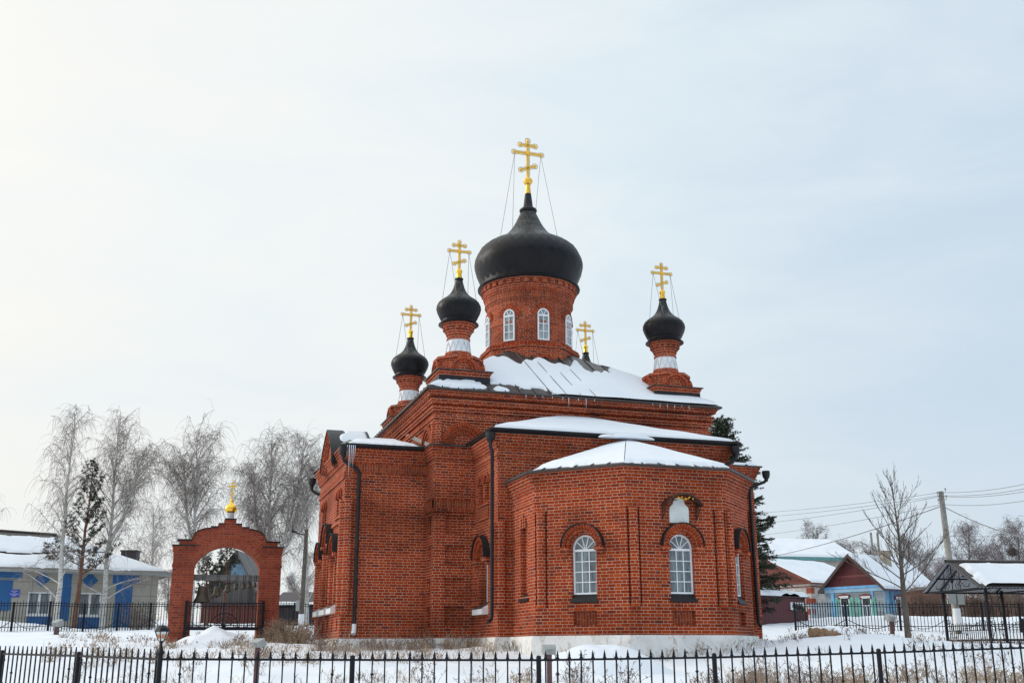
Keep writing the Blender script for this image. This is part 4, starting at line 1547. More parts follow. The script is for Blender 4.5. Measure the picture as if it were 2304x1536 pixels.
# ---- corner turrets
def turret(u, v):
    t = MB()
    H = 0.80
    # stepped base block
    for z0, z1, h in ((8.9, 9.68, 0.78), (9.68, 9.75, 0.80), (9.75, 9.83, 0.83)):
        for k in range(4):
            a = math.pi / 2 * k
            c, s = round(math.cos(a)), round(math.sin(a))
            def rot(x, y):
                return (u + x * c - y * s, v + x * s + y * c)
            w = Wall(rot(-h, -h), rot(h, -h))
            w.wall(t, z0, z1)
        t.face([(u - h, v - h, z1), (u + h, v - h, z1), (u + h, v + h, z1), (u - h, v + h, z1)])
        t.face([(u - h, v - h, z0), (u + h, v - h, z0), (u + h, v + h, z0), (u - h, v + h, z0)])
    # kokoshnik pedestal: octagonal core with an arch on every side
    for k in range(8):
        a0, a1 = math.radians(45 * k - 22.5), math.radians(45 * k + 22.5)
        R = 0.66 / math.cos(math.radians(22.5))
        w = Wall((u + R * math.sin(a0), v - R * math.cos(a0)), (u + R * math.sin(a1), v - R * math.cos(a1)))
        w.wall(t, 9.83, 10.27)
        w.bx(t, -0.03, w.L + 0.03, 10.272 + 0.002 * (k % 2), 10.36 + 0.002 * (k % 2), -0.25, 0.07)
    for k in range(4):
        a = math.pi / 2 * k
        c, s = round(math.cos(a)), round(math.sin(a))
        def rot(x, y):
            return (u + x * c - y * s, v + x * s + y * c)
        w = Wall(rot(-0.55, -0.66), rot(0.55, -0.66))
        w.bx(t, 0.30, 0.80, 9.84, 10.16, -0.1, 0.02)
        w.arch_ring(t, 0.55, 9.90, 0.25, 0.335, -0.15, 0.06, 1)
        w.arch_ring(t, 0.55, 9.90, 0.338, 0.425, -0.20, 0.095, 1)
    t.lathe([(0.60, 10.36), (0.44, 10.37), (0.44, 10.50), (0.41, 10.54), (0.41, 10.58), (0.3, 10.585)], (u, v, 0), 24, smooth=False)
    t.lathe([(0.345, 10.98), (0.37, 10.985), (0.37, 11.05), (0.35, 11.06), (0.35, 11.14), (0.385, 11.145), (0.385, 11.22), (0.42, 11.225), (0.42, 11.29), (0.43, 11.295), (0.43, 11.37), (0.50, 11.375), (0.50, 11.45), (0.53, 11.455), (0.53, 11.52), (0.3, 11.525)], (u, v, 0), 28, smooth=False)
    for k in range(16):
        a = 2 * math.pi * k / 16
        c, s = math.cos(a), math.sin(a)
        o = Vector((u + s * 0.40, v - c * 0.40, 11.30))
        tx, rd = Vector((c, s, 0)), Vector((s, -c, 0))
        t.obox(o - tx * 0.05, tx * 0.10, rd * 0.085, (0, 0, 0.075))
    # tin drip over the base
    for h0, h1, z0, z1 in ((0.885, 0.885, 9.83, 9.862), (0.885, 0.60, 9.862, 9.93)):
        q0 = [(u - h0, v - h0, z0), (u + h0, v - h0, z0), (u + h0, v + h0, z0), (u - h0, v + h0, z0)]
        q1 = [(u - h1, v - h1, z1), (u + h1, v - h1, z1), (u + h1, v + h1, z1), (u - h1, v + h1, z1)]
        for k in range(4):
            t.face([q0[k], q0[(k + 1) % 4], q1[(k + 1) % 4], q1[k]], mat=3)
        if z0 < 9.85:
            t.face([(u - 0.885, v - 0.885, 9.8295), (u + 0.885, v - 0.885, 9.8295), (u + 0.885, v + 0.885, 9.8295), (u - 0.885, v + 0.885, 9.8295)], mat=3)
    # upstand flashing where the base meets the roof
    w_ = 0.80
    t.box((u - w_, v - w_, 8.9), (u + w_, v + w_, 9.67), 4)
    o = t.build("turret", BR + [M['roof'], M['dark_tin']], church)
    wb_ = MB()
    wb_.lathe([(0.395, 10.57), (0.375, 10.66), (0.35, 10.86), (0.345, 11.0)], (u, v, 0), 24)
    for k in range(12):
        a = 2 * math.pi * k / 12
        for da in (-0.26, 0.26):
            p0 = Vector((u + 0.40 * math.sin(a), v - 0.40 * math.cos(a), 10.6))
            p1 = Vector((u + 0.352 * math.sin(a + da), v - 0.352 * math.cos(a + da), 10.95))
            wb_.tube([p0, p1], 0.012, 4)
    wb_.build("white_band", M['white_tin'], o)
    d = MB()
    tp = [(0.46, 11.50), (0.635, 11.50), (0.63, 11.53), (0.53, 11.60), (0.53, 11.66), (0.57, 11.68), (0.615, 11.78), (0.675, 11.90), (0.708, 12.02), (0.695, 12.12), (0.64, 12.23), (0.545, 12.315), (0.43, 12.385), (0.335, 12.46), (0.26, 12.55), (0.20, 12.66), (0.155, 12.79), (0.125, 12.93), (0.11, 13.02)]
    d.lathe(tp[:6], (u, v, 0), 24)
    d.diamonds(tp[5:], (u, v, 0), 24)
    d.soften(d.build("onion_dome", M['dome'], o), tp, (u, v, 0))
    n = MB()
    n.lathe([(0.10, 13.0), (0.135, 13.01), (0.135, 13.055), (0.08, 13.065)], (u, v, 0), 16)
    n.build("dome_neck", M['dark_tin'], o)
    f = MB()
    f.lathe([(0.095, 13.06), (0.078, 13.20), (0.075, 13.24)], (u, v, 0), 14)
    f.ball((u, v, 13.29), 0.102, 10, sz=0.95)
    f.build("finial", M['gold_bright'], o)
    cross(o, (u, v, 13.37), 0.625)
    wires(o, (u, v), 13.37, 0.625, [(-1, (0.56, math.radians(-80), 12.32)), (-1, (0.42, math.radians(-25), 12.41)), (1, (0.40, math.radians(30), 12.42)), (1, (0.56, math.radians(80), 12.32))])
    return o


TO = 3.54
for su in (-1, 1):
    for sv in (-1, 1):
        turret(UC + su * TO, VC + sv * TO + 0.02)


# ================================================================== brick bell arch
BA0 = cw(-8.585, 12.0)
arch = empty("bell_arch", (BA0.x, BA0.y, 0), CA, "free-standing red brick arch with stepped top, small gold cupola and seven bells", "bell arch")
TH = 0.58


def arch_top(x):
    x = abs(x)
    if x < 0.18:
        return 5.81
    if x < 0.365:
        return 5.655
    if x < 0.60:
        return 5.55
    if x < 1.17:
        t = (x - 0.60) / 0.57
        return 5.14 + 0.36 * math.sqrt(max(0, 1 - t ** 1.9))
    if x < 1.53:
        return 5.11
    return 4.94


def arch_low(x):
    x = abs(x)
    return 1.5 if x > 1.012 else (3.855 + math.sqrt(max(0, 1.105 ** 2 - x * x)))


EPS = 1e-5
brk = [0.18, 0.365, 0.60, 1.17, 1.53, 1.68, 1.012]
xs = sorted(set([s * b for b in brk for s in (-1, 1)] + [-1.0 + 0.0667 * k for k in range(31)] + [s * (0.60 + 0.57 * k / 8) for k in range(9) for s in (-1, 1)]))
ab, cp = MB(), MB()
for xa, xb in zip(xs, xs[1:]):
    if xb - xa < 1e-4:
        continue
    ta, tb, la, lb = arch_top(xa + EPS), arch_top(xb - EPS), arch_low(xa + EPS), arch_low(xb - EPS)
    for y in (0, TH):
        ab.face([(xa, y, la), (xb, y, lb), (xb, y, tb), (xa, y, ta)])
    ab.face([(xa, 0, la), (xb, 0, lb), (xb, TH, lb), (xa, TH, la)], uv=[(0, xa * 1.2), (0, xb * 1.2), (TH, xb * 1.2), (TH, xa * 1.2)], mat=1)
    cp.obox((xa - 0.001, -0.05, ta + 0.002), (xb - xa + 0.002, 0, tb - ta), (0, TH + 0.1, 0), (0, 0, 0.035))
for s in (-1, 1):
    ab.face([(s * 1.68, 0, 1.5), (s * 1.68, TH, 1.5), (s * 1.68, TH, 4.94), (s * 1.68, 0, 4.94)])
    ab.face([(s * 1.012, 0, 1.5), (s * 1.012, TH, 1.5), (s * 1.012, TH, 4.30), (s * 1.012, 0, 4.30)])
    for b_, lo_, hi_ in ((0.18, 5.655, 5.81), (0.365, 5.55, 5.655), (0.60, 5.50, 5.55), (1.53, 4.94, 5.11)):
        ab.face([(s * b_, 0, lo_), (s * b_, TH, lo_), (s * b_, TH, hi_), (s * b_, 0, hi_)])
    x0, x1 = sorted((s * 1.07, s * 1.715))
    ab.box((x0, -0.035, 4.86), (x1, TH + 0.035, 4.937))
    ab.box((x0 + (0.02 if s > 0 else -0.02) * 0, -0.018, 4.78), (x1 - 0.012, TH + 0.018, 4.858))
    cp.box((x0 - 0.03, -0.08, 4.94), (x1 + 0.03, TH + 0.08, 4.975))
    cp.box((min(s * 1.15, s * 1.60), -0.05, 5.112), (max(s * 1.15, s * 1.60), TH + 0.05, 5.148))
    x0, x1 = sorted((s * 1.0, s * 1.70))
    ab.box((x0, -0.02, 4.315), (x1, TH + 0.02, 4.39))
    x0, x1 = sorted((s * 1.01, s * 1.70))
    ab.box((x0, -0.02, 1.5), (x1, TH + 0.02, 2.25))
# voussoirs
def ring(mb, r0, r1, zc, a0, a1, o0, o1, N, mat, yy=0.0):
    for i in range(N):
        a, b = a0 + (a1 - a0) * i / N, a0 + (a1 - a0) * (i + 1) / N
        q = lambda r, t, o: (r * math.cos(t), yy + o, zc + r * math.sin(t))
        rm = (r0 + r1) / 2
        mb.face([q(r0, a, o1), q(r1, a, o1), q(r1, b, o1), q(r0, b, o1)], uv=[(0, a * rm), (r1 - r0, a * rm), (r1 - r0, b * rm), (0, b * rm)], mat=mat)
        mb.face([q(r1, a, o0), q(r1, a, o1), q(r1, b, o1), q(r1, b, o0)], mat=mat)
        mb.face([q(r0, a, o0), q(r0, a, o1), q(r0, b, o1), q(r0, b, o0)], mat=mat)


ring(ab, 1.107, 1.335, 3.855, math.radians(24), math.radians(156), 0.1, -0.016, 40, 1)
for a0, a1 in ((24, 62), (118, 156)):
    ring(ab, 1.41, 1.58, 3.93, math.radians(a0 + 24), math.radians(a1), 0.1, -0.014, 16, 1) if a0 < 90 else ring(ab, 1.41, 1.58, 3.93, math.radians(a0), math.radians(a1 - 24), 0.1, -0.014, 16, 1)
ab.build("arch_wall", [M['gate_brick'], M['gate_voussoir']], arch)
cp.build("coping", M['dark_tin'], arch)
bm_ = MB()
bm_.box((-1.05, 0.19, 3.895), (1.05, 0.37, 4.075))
bm_.build("bell_beam", M['old_wood'], arch)
nb = MB()
nb.lathe([(0.11, 5.84), (0.108, 6.03), (0.12, 6.035), (0.12, 6.06)], (0, TH / 2, 0), 20)
nb.build("cupola_neck", M['white_tin'], arch)
gd = MB()
gd.lathe([(0.12, 6.05), (0.165, 6.09), (0.192, 6.16), (0.188, 6.22), (0.15, 6.29), (0.09, 6.34), (0.05, 6.38), (0.035, 6.41)], (0, TH / 2, 0), 24)
gd.ball((0, TH / 2, 6.45), 0.055, 8)
gd.lathe([(0.03, 6.38), (0.022, 6.6)], (0, TH / 2, 0), 8)
gdo = gd.build("cupola_dome", M['gold_bright'], arch)
cr = MB()
cr.box((-0.02, TH / 2 - 0.014, 6.49), (0.02, TH / 2 + 0.014, 7.08))
cr.box((-0.15, TH / 2 - 0.0135, 6.90), (0.15, TH / 2 + 0.0135, 6.94))
cr.box((-0.075, TH / 2 - 0.0135, 7.005), (0.075, TH / 2 + 0.0135, 7.04))
cr.obox((-0.07, TH / 2 - 0.0135, 6.60), (0.14, 0, 0.09), (0, 0.027, 0), (0, 0, 0.036))
cr.build("cross", M['gold_bright'], gdo)

# bells, each hanging from the beam
bprof = [(0.06, 1.0), (0.22, 0.985), (0.30, 0.94), (0.325, 0.85), (0.34, 0.65), (0.37, 0.45), (0.42, 0.28), (0.50, 0.12), (0.56, 0.04), (0.57, 0.0), (0.53, 0.0), (0.44, 0.2), (0.30, 0.7), (0.05, 0.9)]


def make_bell(i, lx, zb, H, label):
    r = CEX * lx + CEY * 0.28
    o = empty("bell", (BA0.x + r.x, BA0.y + r.y, zb), CA, label, "bell", "bells hanging in the brick arch")
    b = MB()
    b.lathe([(a * H * 0.86, z * H * 0.86) for a, z in bprof], (0, 0, 0), 20)
    b.build("bell_body", M['bronze'], o)
    c = MB()
    c.tube([(0, 0, 0.5 * H), (0, 0, 0.02)], 0.012 + 0.01 * H, 5)
    c.ball((0, 0, 0.0), 0.03 + 0.05 * H, 6)
    c.build("clapper", M['dark_tin'], o)
    h = MB()
    for s in (-1, 1):
        h.tube([(s * 0.04 * H, 0, 0.85 * H), (s * 0.09 * H, 0, 0.93 * H), (s * 0.05 * H, 0, H), (0, 0, H)], 0.02 * H + 0.004, 5)
    top = 4.09 - zb
    for s in (-1, 1):
        h.tube([(0.02 * s, 0, 0.93 * H), (0.03 * s, -0.095, 3.9 - zb), (0.03 * s, -0.095, top), (0.03 * s, 0.10, top)], 0.008, 4)
    h.build("hanger", M['dark_tin'], o)


for i, (lx, zb, H, lab) in enumerate([
        (-0.70, 3.22, 0.58, "largest bell, far left under the beam of the brick arch"),
        (-0.26, 3.41, 0.35, "second largest bell, right beside the biggest one in the brick arch"),
        (0.06, 3.55, 0.27, "wide-mouthed third bell from the left on the arch beam"),
        (0.32, 3.645, 0.20, "middle bell, fourth along the beam of the brick arch"),
        (0.555, 3.665, 0.185, "fifth bell from the left under the arch beam"),
        (0.735, 3.695, 0.16, "second smallest bell, next to last on the arch beam"),
        (0.905, 3.725, 0.135, "smallest bell, tucked by the right pier of the brick arch")]):
    make_bell(i, lx, zb, H, lab)

# railing in front of the bells
rl = empty("iron_railing", (BA0.x, BA0.y, 0), CA, "black iron railing with a fan ornament across the brick bell arch", "railing")
y_ = -0.16
b = MB()
for z, h in ((3.17, 0.03), (3.08, 0.02), (2.50, 0.02)):
    b.box((-1.13, y_ - 0.012, z), (1.13, y_ + 0.012, z + h))
b.box((-1.13, y_ - 0.03, 2.36), (1.13, y_ + 0.03, 2.46))
b.build("rail", M['iron'], rl)
for x in (-1.17, 1.17):
    b = MB()
    b.box((x - 0.045, y_ - 0.045, 1.9), (x + 0.045, y_ + 0.045, 3.22))
    b.box((x - 0.06, y_ - 0.06, 3.221), (x + 0.06, y_ + 0.06, 3.245))
    b.build("post", M['iron'], rl)
for k in range(19):
    x = -1.08 + 2.16 * k / 18
    b = MB()
    z0 = 2.46 if abs(x) > 0.46 else 2.46 + math.sqrt(max(0, 0.42 ** 2 - x * x)) * 0.9
    b.box((x - 0.011, y_ - 0.0105, z0), (x + 0.011, y_ + 0.0105, 3.17))
    b.build("picket", M['iron'], rl)
b = MB()
b.tube([(0.42 * math.cos(math.pi * k / 16), y_, 2.46 + 0.42 * math.sin(math.pi * k / 16)) for k in range(17)], 0.018, 5)
b.tube([(0.30 * math.cos(math.pi * k / 12), y_, 2.46 + 0.30 * math.sin(math.pi * k / 12)) for k in range(13)], 0.010, 4)
for k in range(1, 8):
    a = math.pi * k / 8
    b.tube([(0, y_, 2.46), (0.42 * math.cos(a), y_, 2.46 + 0.42 * math.sin(a))], 0.009, 4)
for k in range(9):
    x = -0.96 + 0.24 * k
    b.tube([(x + 0.11 * math.cos(t), y_, 3.07 + 0.07 * math.sin(t)) for t in [-math.pi * q / 6 for q in range(7)]], 0.007, 4)
b.build("fan_ornament", M['iron'], rl)


# ================================================================== the front fence
def part(mb, name, mats, parent):
    """Build with world coordinates under an unrotated parent."""
    L = parent.location
    mb.v = [(x - L.x, y - L.y, z - L.z) for x, y, z in mb.v]
    return mb.build(name, mats, parent)


def fence_posts(spec):
    return [at(px, py, Y) for px, py, Y in spec]


right_run = fence_posts([(360, 1482.5, 12.7), (793, 1484, 13.1), (1212, 1484.5, 13.45), (1607, 1478.5, 13.9), (1977, 1468, 14.4), (2330, 1456, 14.85)])
left_run = fence_posts([(360, 1482.5, 12.7), (177, 1475, 14.15), (5, 1470.5, 15.75), (-150, 1468, 17.3)])
ff = empty("iron_fence", (0.3, 13.35, ground(0.3, 13.35)), 0, "near black iron fence of spear-tipped pickets across the snow before the church", "fence")


def spear(b, x, y, z, d):
    """Arrow-shaped picket tip at z, in the plane of direction d."""
    n = Vector((-d.y, d.x, 0)) * 0.007
    o = Vector((x, y, z))
    def prism(pts):
        a = [o + d * px + Vector((0, 0, pz)) - n for px, pz in pts]
        c = [o + d * px + Vector((0, 0, pz)) + n for px, pz in pts]
        b.face(a)
        b.face(c[::-1])
        for i in range(len(a)):
            j = (i + 1) % len(a)
            b.face([a[i], a[j], c[j], c[i]])
    prism([(-0.007, -0.015), (0.007, -0.015), (0.009, 0.02), (0.015, 0.036), (0.0, 0.100), (-0.015, 0.036), (-0.009, 0.02)])
    for s in (-1, 1):
        prism([(s * 0.006, 0.018), (s * 0.016, 0.002), (s * 0.024, -0.008), (s * 0.020, 0.012), (s * 0.008, 0.034)])
    b.ball(o + Vector((0, 0, 0.006)), 0.014, 6)


def knob(b, p):
    b.lathe([(0.001, -0.026), (0.021, -0.004), (0.021, 0.004), (0.001, 0.026)], p, 8, smooth=False)


for run, skip in ((right_run, 0), (left_run, 1)):
    for i, p in enumerate(run):
        gz = ground(p.x, p.y) - 0.3
        lamp_post = (i == 0)
        top = p.z + (0.055 if not lamp_post else 0.075)
        if i >= skip:
            b = MB()
            b.lathe([(0.030, gz), (0.030, top - 0.02), (0.025, top - 0.006), (0.012, top), (0.001, top + 0.002)], (p.x, p.y, 0), 12)
            part(b, "post", M['iron'], ff)
        if i == len(run) - 1:
            continue
        q = run[i + 1]
        d = Vector((q.x - p.x, q.y - p.y, 0)).normalized()
        L = (Vector((q.x, q.y, 0)) - Vector((p.x, p.y, 0))).length
        up = Vector((0, 0, 1))
        for dz in (0.0, -1.25):
            b = MB()
            a = p + d * 0.02 + up * (dz - 0.010)
            b.obox(a - Vector((-d.y, d.x, 0)) * 0.012, q - p - d * 0.04, Vector((-d.y, d.x, 0)) * 0.024, up * 0.025)
            part(b, "rail", M['iron'], ff)
        b = MB()
        arc = [p.lerp(q, t) + up * (-0.23 - 0.62 * math.sin(math.pi * t) ** 0.75) for t in [0.02 + 0.96 * k / 20 for k in range(21)]]
        b.tube(arc, 0.008, 4)
        part(b, "hanging_bar", M['iron'], ff)
        n = 15 if run is right_run else 14
        n = max(8, int(round((L - 0.16) / 0.145)))
        for k in range(n + 1):
            s = 0.085 + (L - 0.17) * k / n
            t = s / L
            c = p.lerp(q, t)
            b = MB()
            w = Vector((-d.y, d.x, 0)) * 0.008
            lo = max(ground(c.x, c.y) + 0.05, c.z - 1.4)
            b.obox(Vector((c.x, c.y, lo)) - d * 0.008 - w, d * 0.016, w * 2, up * (c.z - 0.0 - lo))
            spear(b, c.x, c.y, c.z + 0.012, d)
            if k % 2 == 1:
                edge_ = min(k, n - k)
                zk = c.z - 0.075 - 0.083 * edge_ * (0.92 if edge_ > 3 else 1.0)
                knob(b, (c.x, c.y, zk))
            part(b, "picket", M['iron'], ff)

# lantern on the corner post
lp = right_run[0]
lz = lp.z + 0.075
lam = empty("post_lantern", (lp.x, lp.y, lz), 0, "black six-sided lantern with clear panes standing on the corner fence post", "lantern")


def lantern(parent, s=1.0):
    b = MB()
    b.lathe([(0.040, -0.02), (0.050, -0.005), (0.046, 0.01), (0.028, 0.03), (0.018, 0.06), (0.013, 0.09), (0.022, 0.115), (0.034, 0.128)], (0, 0, 0), 6, smooth=False)
    b.lathe([(0.0885 * 1.0, 0.225), (0.088, 0.232), (0.070, 0.265), (0.034, 0.290), (0.022, 0.296), (0.001, 0.30)], (0, 0, 0), 6, smooth=False)
    b.lathe([(0.004, 0.298), (0.009, 0.306), (0.004, 0.318), (0.001, 0.325)], (0, 0, 0), 6)
    b.build("lantern_frame", M['iron'], parent)
    for k in range(6):
        a = 2 * math.pi * k / 6
        g = MB()
        g.tube([(0.036 * math.sin(a), -0.036 * math.cos(a), 0.125), (0.078 * math.sin(a), -0.078 * math.cos(a), 0.228)], 0.0055, 4)
        g.build("glazing_bar", M['iron'], parent)
        a2 = 2 * math.pi * (k + 1) / 6
        g = MB()
        f = 0.96
        g.face([(0.036 * f * math.sin(a), -0.036 * f * math.cos(a), 0.127), (0.036 * f * math.sin(a2), -0.036 * f * math.cos(a2), 0.127), (0.076 * f * math.sin(a2), -0.076 * f * math.cos(a2), 0.226), (0.076 * f * math.sin(a), -0.076 * f * math.cos(a), 0.226)])
        # amber glass in the middle of every pane
        c0 = [0.25 * Vector((0.076 * math.sin(a) + 0.076 * math.sin(a2), -0.076 * math.cos(a) - 0.076 * math.cos(a2), 0.0))]
        m = Vector((math.sin((a + a2) / 2), -math.cos((a + a2) / 2), 0))
        t = Vector((m.y, -m.x, 0))
        lo_, hi_ = m * 0.0463 + Vector((0, 0, 0.152)), m * 0.0615 + Vector((0, 0, 0.195))
        g.face([lo_ - t * 0.014, lo_ + t * 0.014, hi_ + t * 0.014, hi_ - t * 0.014], mat=1)
        g.build("pane", [M['lamp_glass'], M['bulb']], parent)


lantern(lam)


# ================================================================== floodlights on brown posts
def floodlight(px, py_top, py_base, Y, w, label, yaw=0.5, tilt=0.35):
    base = at(px, py_base, Y)
    top = at(px, py_top, Y)
    o = empty("floodlight", (base.x, base.y, base.z), 0, label, "floodlight", "floodlights on short brown posts")
    h = top.z - base.z
    b = MB()
    b.box((-w * 0.19, -w * 0.19, -0.5), (w * 0.19, w * 0.19, h - w * 0.62))
    b.build("post", M['brown_post'], o)
    m = Matrix.Translation((0, 0, h - w * 0.34)) @ Matrix.Rotation(yaw, 4, 'Z') @ Matrix.Rotation(tilt, 4, 'X')
    b = MB()
    hw, hh, hd = w * 0.5, w * 0.30, w * 0.34
    ring_ = [(-hw, -hh), (hw, -hh), (hw, hh), (-hw, hh)]
    lev = [(-hd, 0.72), (-hd * 0.4, 0.97), (hd * 0.7, 1.0), (hd, 1.06)]
    for (y0, s0), (y1, s1) in zip(lev, lev[1:]):
        for k in range(4):
            a, c = ring_[k], ring_[(k + 1) % 4]
            b.face([m @ Vector((a[0] * s0, y0, a[1] * s0)), m @ Vector((c[0] * s0, y0, c[1] * s0)), m @ Vector((c[0] * s1, y1, c[1] * s1)), m @ Vector((a[0] * s1, y1, a[1] * s1))])
    b.face([m @ Vector((a[0] * 0.72, -hd, a[1] * 0.72)) for a in ring_])
    b.face([m @ Vector((a[0] * 1.06, hd, a[1] * 1.06)) for a in ring_], mat=1)
    q = [m @ Vector(v) for v in ((-hw * 0.25, -hd - 0.012, -hh * 0.45), (hw * 0.25, -hd - 0.012, -hh * 0.45), (hw * 0.25, -hd - 0.012, hh * 0.45), (-hw * 0.25, -hd - 0.012, hh * 0.45))]
    b.face(q, mat=2)
    b.build("lamp_head", [M['plastic'], M['glass_dark'], M['concrete']], o)
    b = MB()
    b.tube([(hw * 0.5, 0, h - w * 0.62), (hw * 0.95, 0, h - w * 0.70), (hw * 0.9, 0, h - w * 0.95), (w * 0.19, 0, h - w * 1.15)], w * 0.035, 5)
    b.build("cable", M['iron'], o)
    b = MB()
    for s in (-1, 1):
        b.obox((s * hw * 0.9 - 0.01, -0.012, h - w * 0.64), (0.02, 0, 0), (0, 0.024, 0), (0, 0, w * 0.3))
    b.box((-hw * 0.9, -0.012, h - w * 0.66), (hw * 0.9, 0.012, h - w * 0.62))
    b.build("bracket", M['plastic'], o)
    return o


floodlight(1237, 1451, 1570, 19.5, 0.23, "grey floodlight on a brown post before the rounded snow heap", 0.15)
floodlight(577, 1437, 1512, 21.5, 0.23, "grey floodlight on a brown post before the right pier of the bell arch", -0.6)
floodlight(125, 1394, 1438, 45, 0.40, "pale floodlight on a brown post before the birch at far left", -0.5)
floodlight(2007, 1382, 1416, 44, 0.38, "pale floodlight on a brown post left of the bare young tree", 0.5)


# ================================================================== far fences
def far_fence(pts, h, label, spacing=0.13, arcs=True, double=True, mat='iron', name="iron_fence", sunk=0.0, group=None):
    c = pts[len(pts) // 2]
    o = empty(name, (c[0], c[1], ground(c[0], c[1])), 0, label, "fence", group)
    up = Vector((0, 0, 1))
    for i, (x, y) in enumerate(pts):
        z = ground(x, y) - sunk
        b = MB()
        b.box((x - 0.04, y - 0.04, z - 0.3), (x + 0.04, y + 0.04, z + h + 0.06))
        part(b, "post", M[mat], o)
        if i == len(pts) - 1:
            continue
        p, q = Vector((x, y, z)), Vector((*pts[i + 1], ground(*pts[i + 1]) - sunk))
        d2 = Vector((q.x - p.x, q.y - p.y, 0))
        L = d2.length
        d = d2 / L
        n = Vector((-d.y, d.x, 0))
        b = MB()
        for zz in ([h - 0.12, 0.18, h - 0.02] if double else [h - 0.1, 0.2]):
            b.obox(p + up * zz - n * 0.014, q - p, n * 0.028, up * 0.028)
        m = max(2, int(L / spacing))
        for k in range(1, m):
            e = p.lerp(q, k / m)
            b.obox(e - d * 0.012 - n * 0.012 - up * 0.1, d * 0.024, n * 0.024, up * (h + 0.16 + 0.05 * (k % 2)))
        if arcs:
            b.tube([p.lerp(q, t) + up * (h * 0.42 - h * 0.34 * math.sin(math.pi * t)) - n * 0.02 for t in [0.03 + 0.94 * k / 12 for k in range(13)]], 0.016, 4)
        part(b, "fence_panel", M[mat], o)
    return o


def g2(px, py, Y):
    p = at(px, py, Y)
    return (p.x, p.y)


far_fence([g2(-60, 1440, 48.5), g2(22, 1440, 49.5), g2(105, 1437, 50.5), g2(185, 1425, 52), g2(262, 1420, 53), g2(335, 1420, 54), g2(420, 1418, 55), g2(500, 1418, 55.5), g2(585, 1418, 56), g2(660, 1418, 56.5), g2(740, 1418, 57)], 1.22,
          "black iron fence running behind the bell arch and before the blue and beige building")
far_fence([g2(1790, 1404, 47), g2(1905, 1402, 48), g2(2027, 1410, 48), g2(2130, 1420, 47.3), g2(2215, 1425, 46.6), g2(2300, 1428, 46), g2(2390, 1428, 45.5)], 1.10,
          "black iron fence running behind the bare young tree and the entrance canopy")


# ================================================================== school-like building on the left
def hit(w, px, py):
    """Where the sight line through (px, py) meets a wall: distance along it and height."""
    d = ray(px, py)
    n = w.n
    t = (w.A - Vector((0, 0, EYE))).dot(n) / d.dot(n)
    q = Vector((0, 0, EYE)) + d * t
    return (q - w.A).dot(w.d), q.z


sc1 = at(358, 1290, 62)
sd = Vector((-math.cos(math.radians(27)), -math.sin(math.radians(27)), 0))
SA = sc1 + sd * 15
school = empty("school_building", (sc1.x, sc1.y, ground(sc1.x, sc1.y)), 0, "single-storey beige and blue panelled building with snowy hipped roof", "building")
sw = Wall((SA.x, SA.y), (sc1.x, sc1.y))
sr = Wall((sc1.x, sc1.y), (sc1.x - 3.7, sc1.y + 7.26))
ZEV = sc1.z
b = MB()
z0 = ground(sc1.x, sc1.y) - 1.0
wins = []
for (x0, x1, y0, y1) in ((64, 111, 1330, 1383), (178, 224, 1332, 1385)):
    t0, zt = hit(sw, x0, y0)
    t1, zb_ = hit(sw, x1, y1)
    wins.append((t0, t1, zb_, zt))
sw.wall(b, z0, ZEV, [dict(c=(a + c) / 2, hw=(c - a) / 2, zb=lo, zs=hi, depth=0.12, arch=False) for a, c, lo, hi in wins])
sr.wall(b, z0, ZEV)
# panel joints
for k in range(13):
    t = k * 1.22
    sw.bx(b, t, t + 0.012, z0, ZEV, -0.01, 0.006, 1)
for k in range(1, 6):
    z = ZEV - 0.62 * k
    sw.bx(b, 0, 15, z, z + 0.012, -0.01, 0.0055, 1)
part(b, "wall", [M['beige'], M['dark_tin']], school)
for i, (px0, py0, px1, py1) in enumerate([(-40, 1275, 50, 1300), (-40, 1300, 40, 1303), (-40, 1303, 22, 1372), (60, 1386, 112, 1420), (132, 1318, 153, 1396), (140, 1288, 160, 1318), (176, 1388, 226, 1422), (255, 1291, 313, 1313), (262, 1313, 290, 1418), (-60, 1372, 18, 1374)]):
    t0, zt = hit(sw, px0, py0)
    t1, zb_ = hit(sw, px1, py1)
    b = MB()
    sw.bx(b, t0, t1, zb_, zt, -0.01, 0.018 + 0.002 * (i % 3))
    part(b, "blue_panel", M['school_blue'], school)
for px, py in ((95, 1302), (203, 1305)):
    t, z = hit(sw, px, py)
    b = MB()
    r_ = 0.42
    pts = [(t - r_, z), (t, z - r_), (t + r_, z), (t, z + r_)]
    b.face([sw.P(*q, 0.024) for q in pts])
    for k in range(4):
        b.face([sw.P(*pts[k], 0), sw.P(*pts[(k + 1) % 4], 0), sw.P(*pts[(k + 1) % 4], 0.024), sw.P(*pts[k], 0.024)])
    part(b, "blue_panel", M['school_blue'], school)
for a, c, lo, hi in wins:
    b = MB()
    for s0, s1, e0, e1 in ((a, a + .08, lo, hi), (c - .08, c, lo, hi), (a + .08, c - .08, lo, lo + .08), (a + .08, c - .08, hi - .08, hi), ((a + c) / 2 - .06, (a + c) / 2 + .06, lo + .08, hi - .08)):
        sw.bx(b, s0, s1, e0, e1, -0.11, -0.04)
    sw.bx(b, a - .05, c + .05, lo - .06, lo - .003, -0.1, 0.07)
    wo = part(b, "window", M['pvc'], school)
    g = MB()
    g.face([sw.P(a, lo, -.09), sw.P(c, lo, -.09), sw.P(c, hi, -.09), sw.P(a, hi, -.09)])
    g.v = [(x - school.location.x, y - school.location.y, z - school.location.z) for x, y, z in g.v]
    g.build("pane", M['glass'], wo)
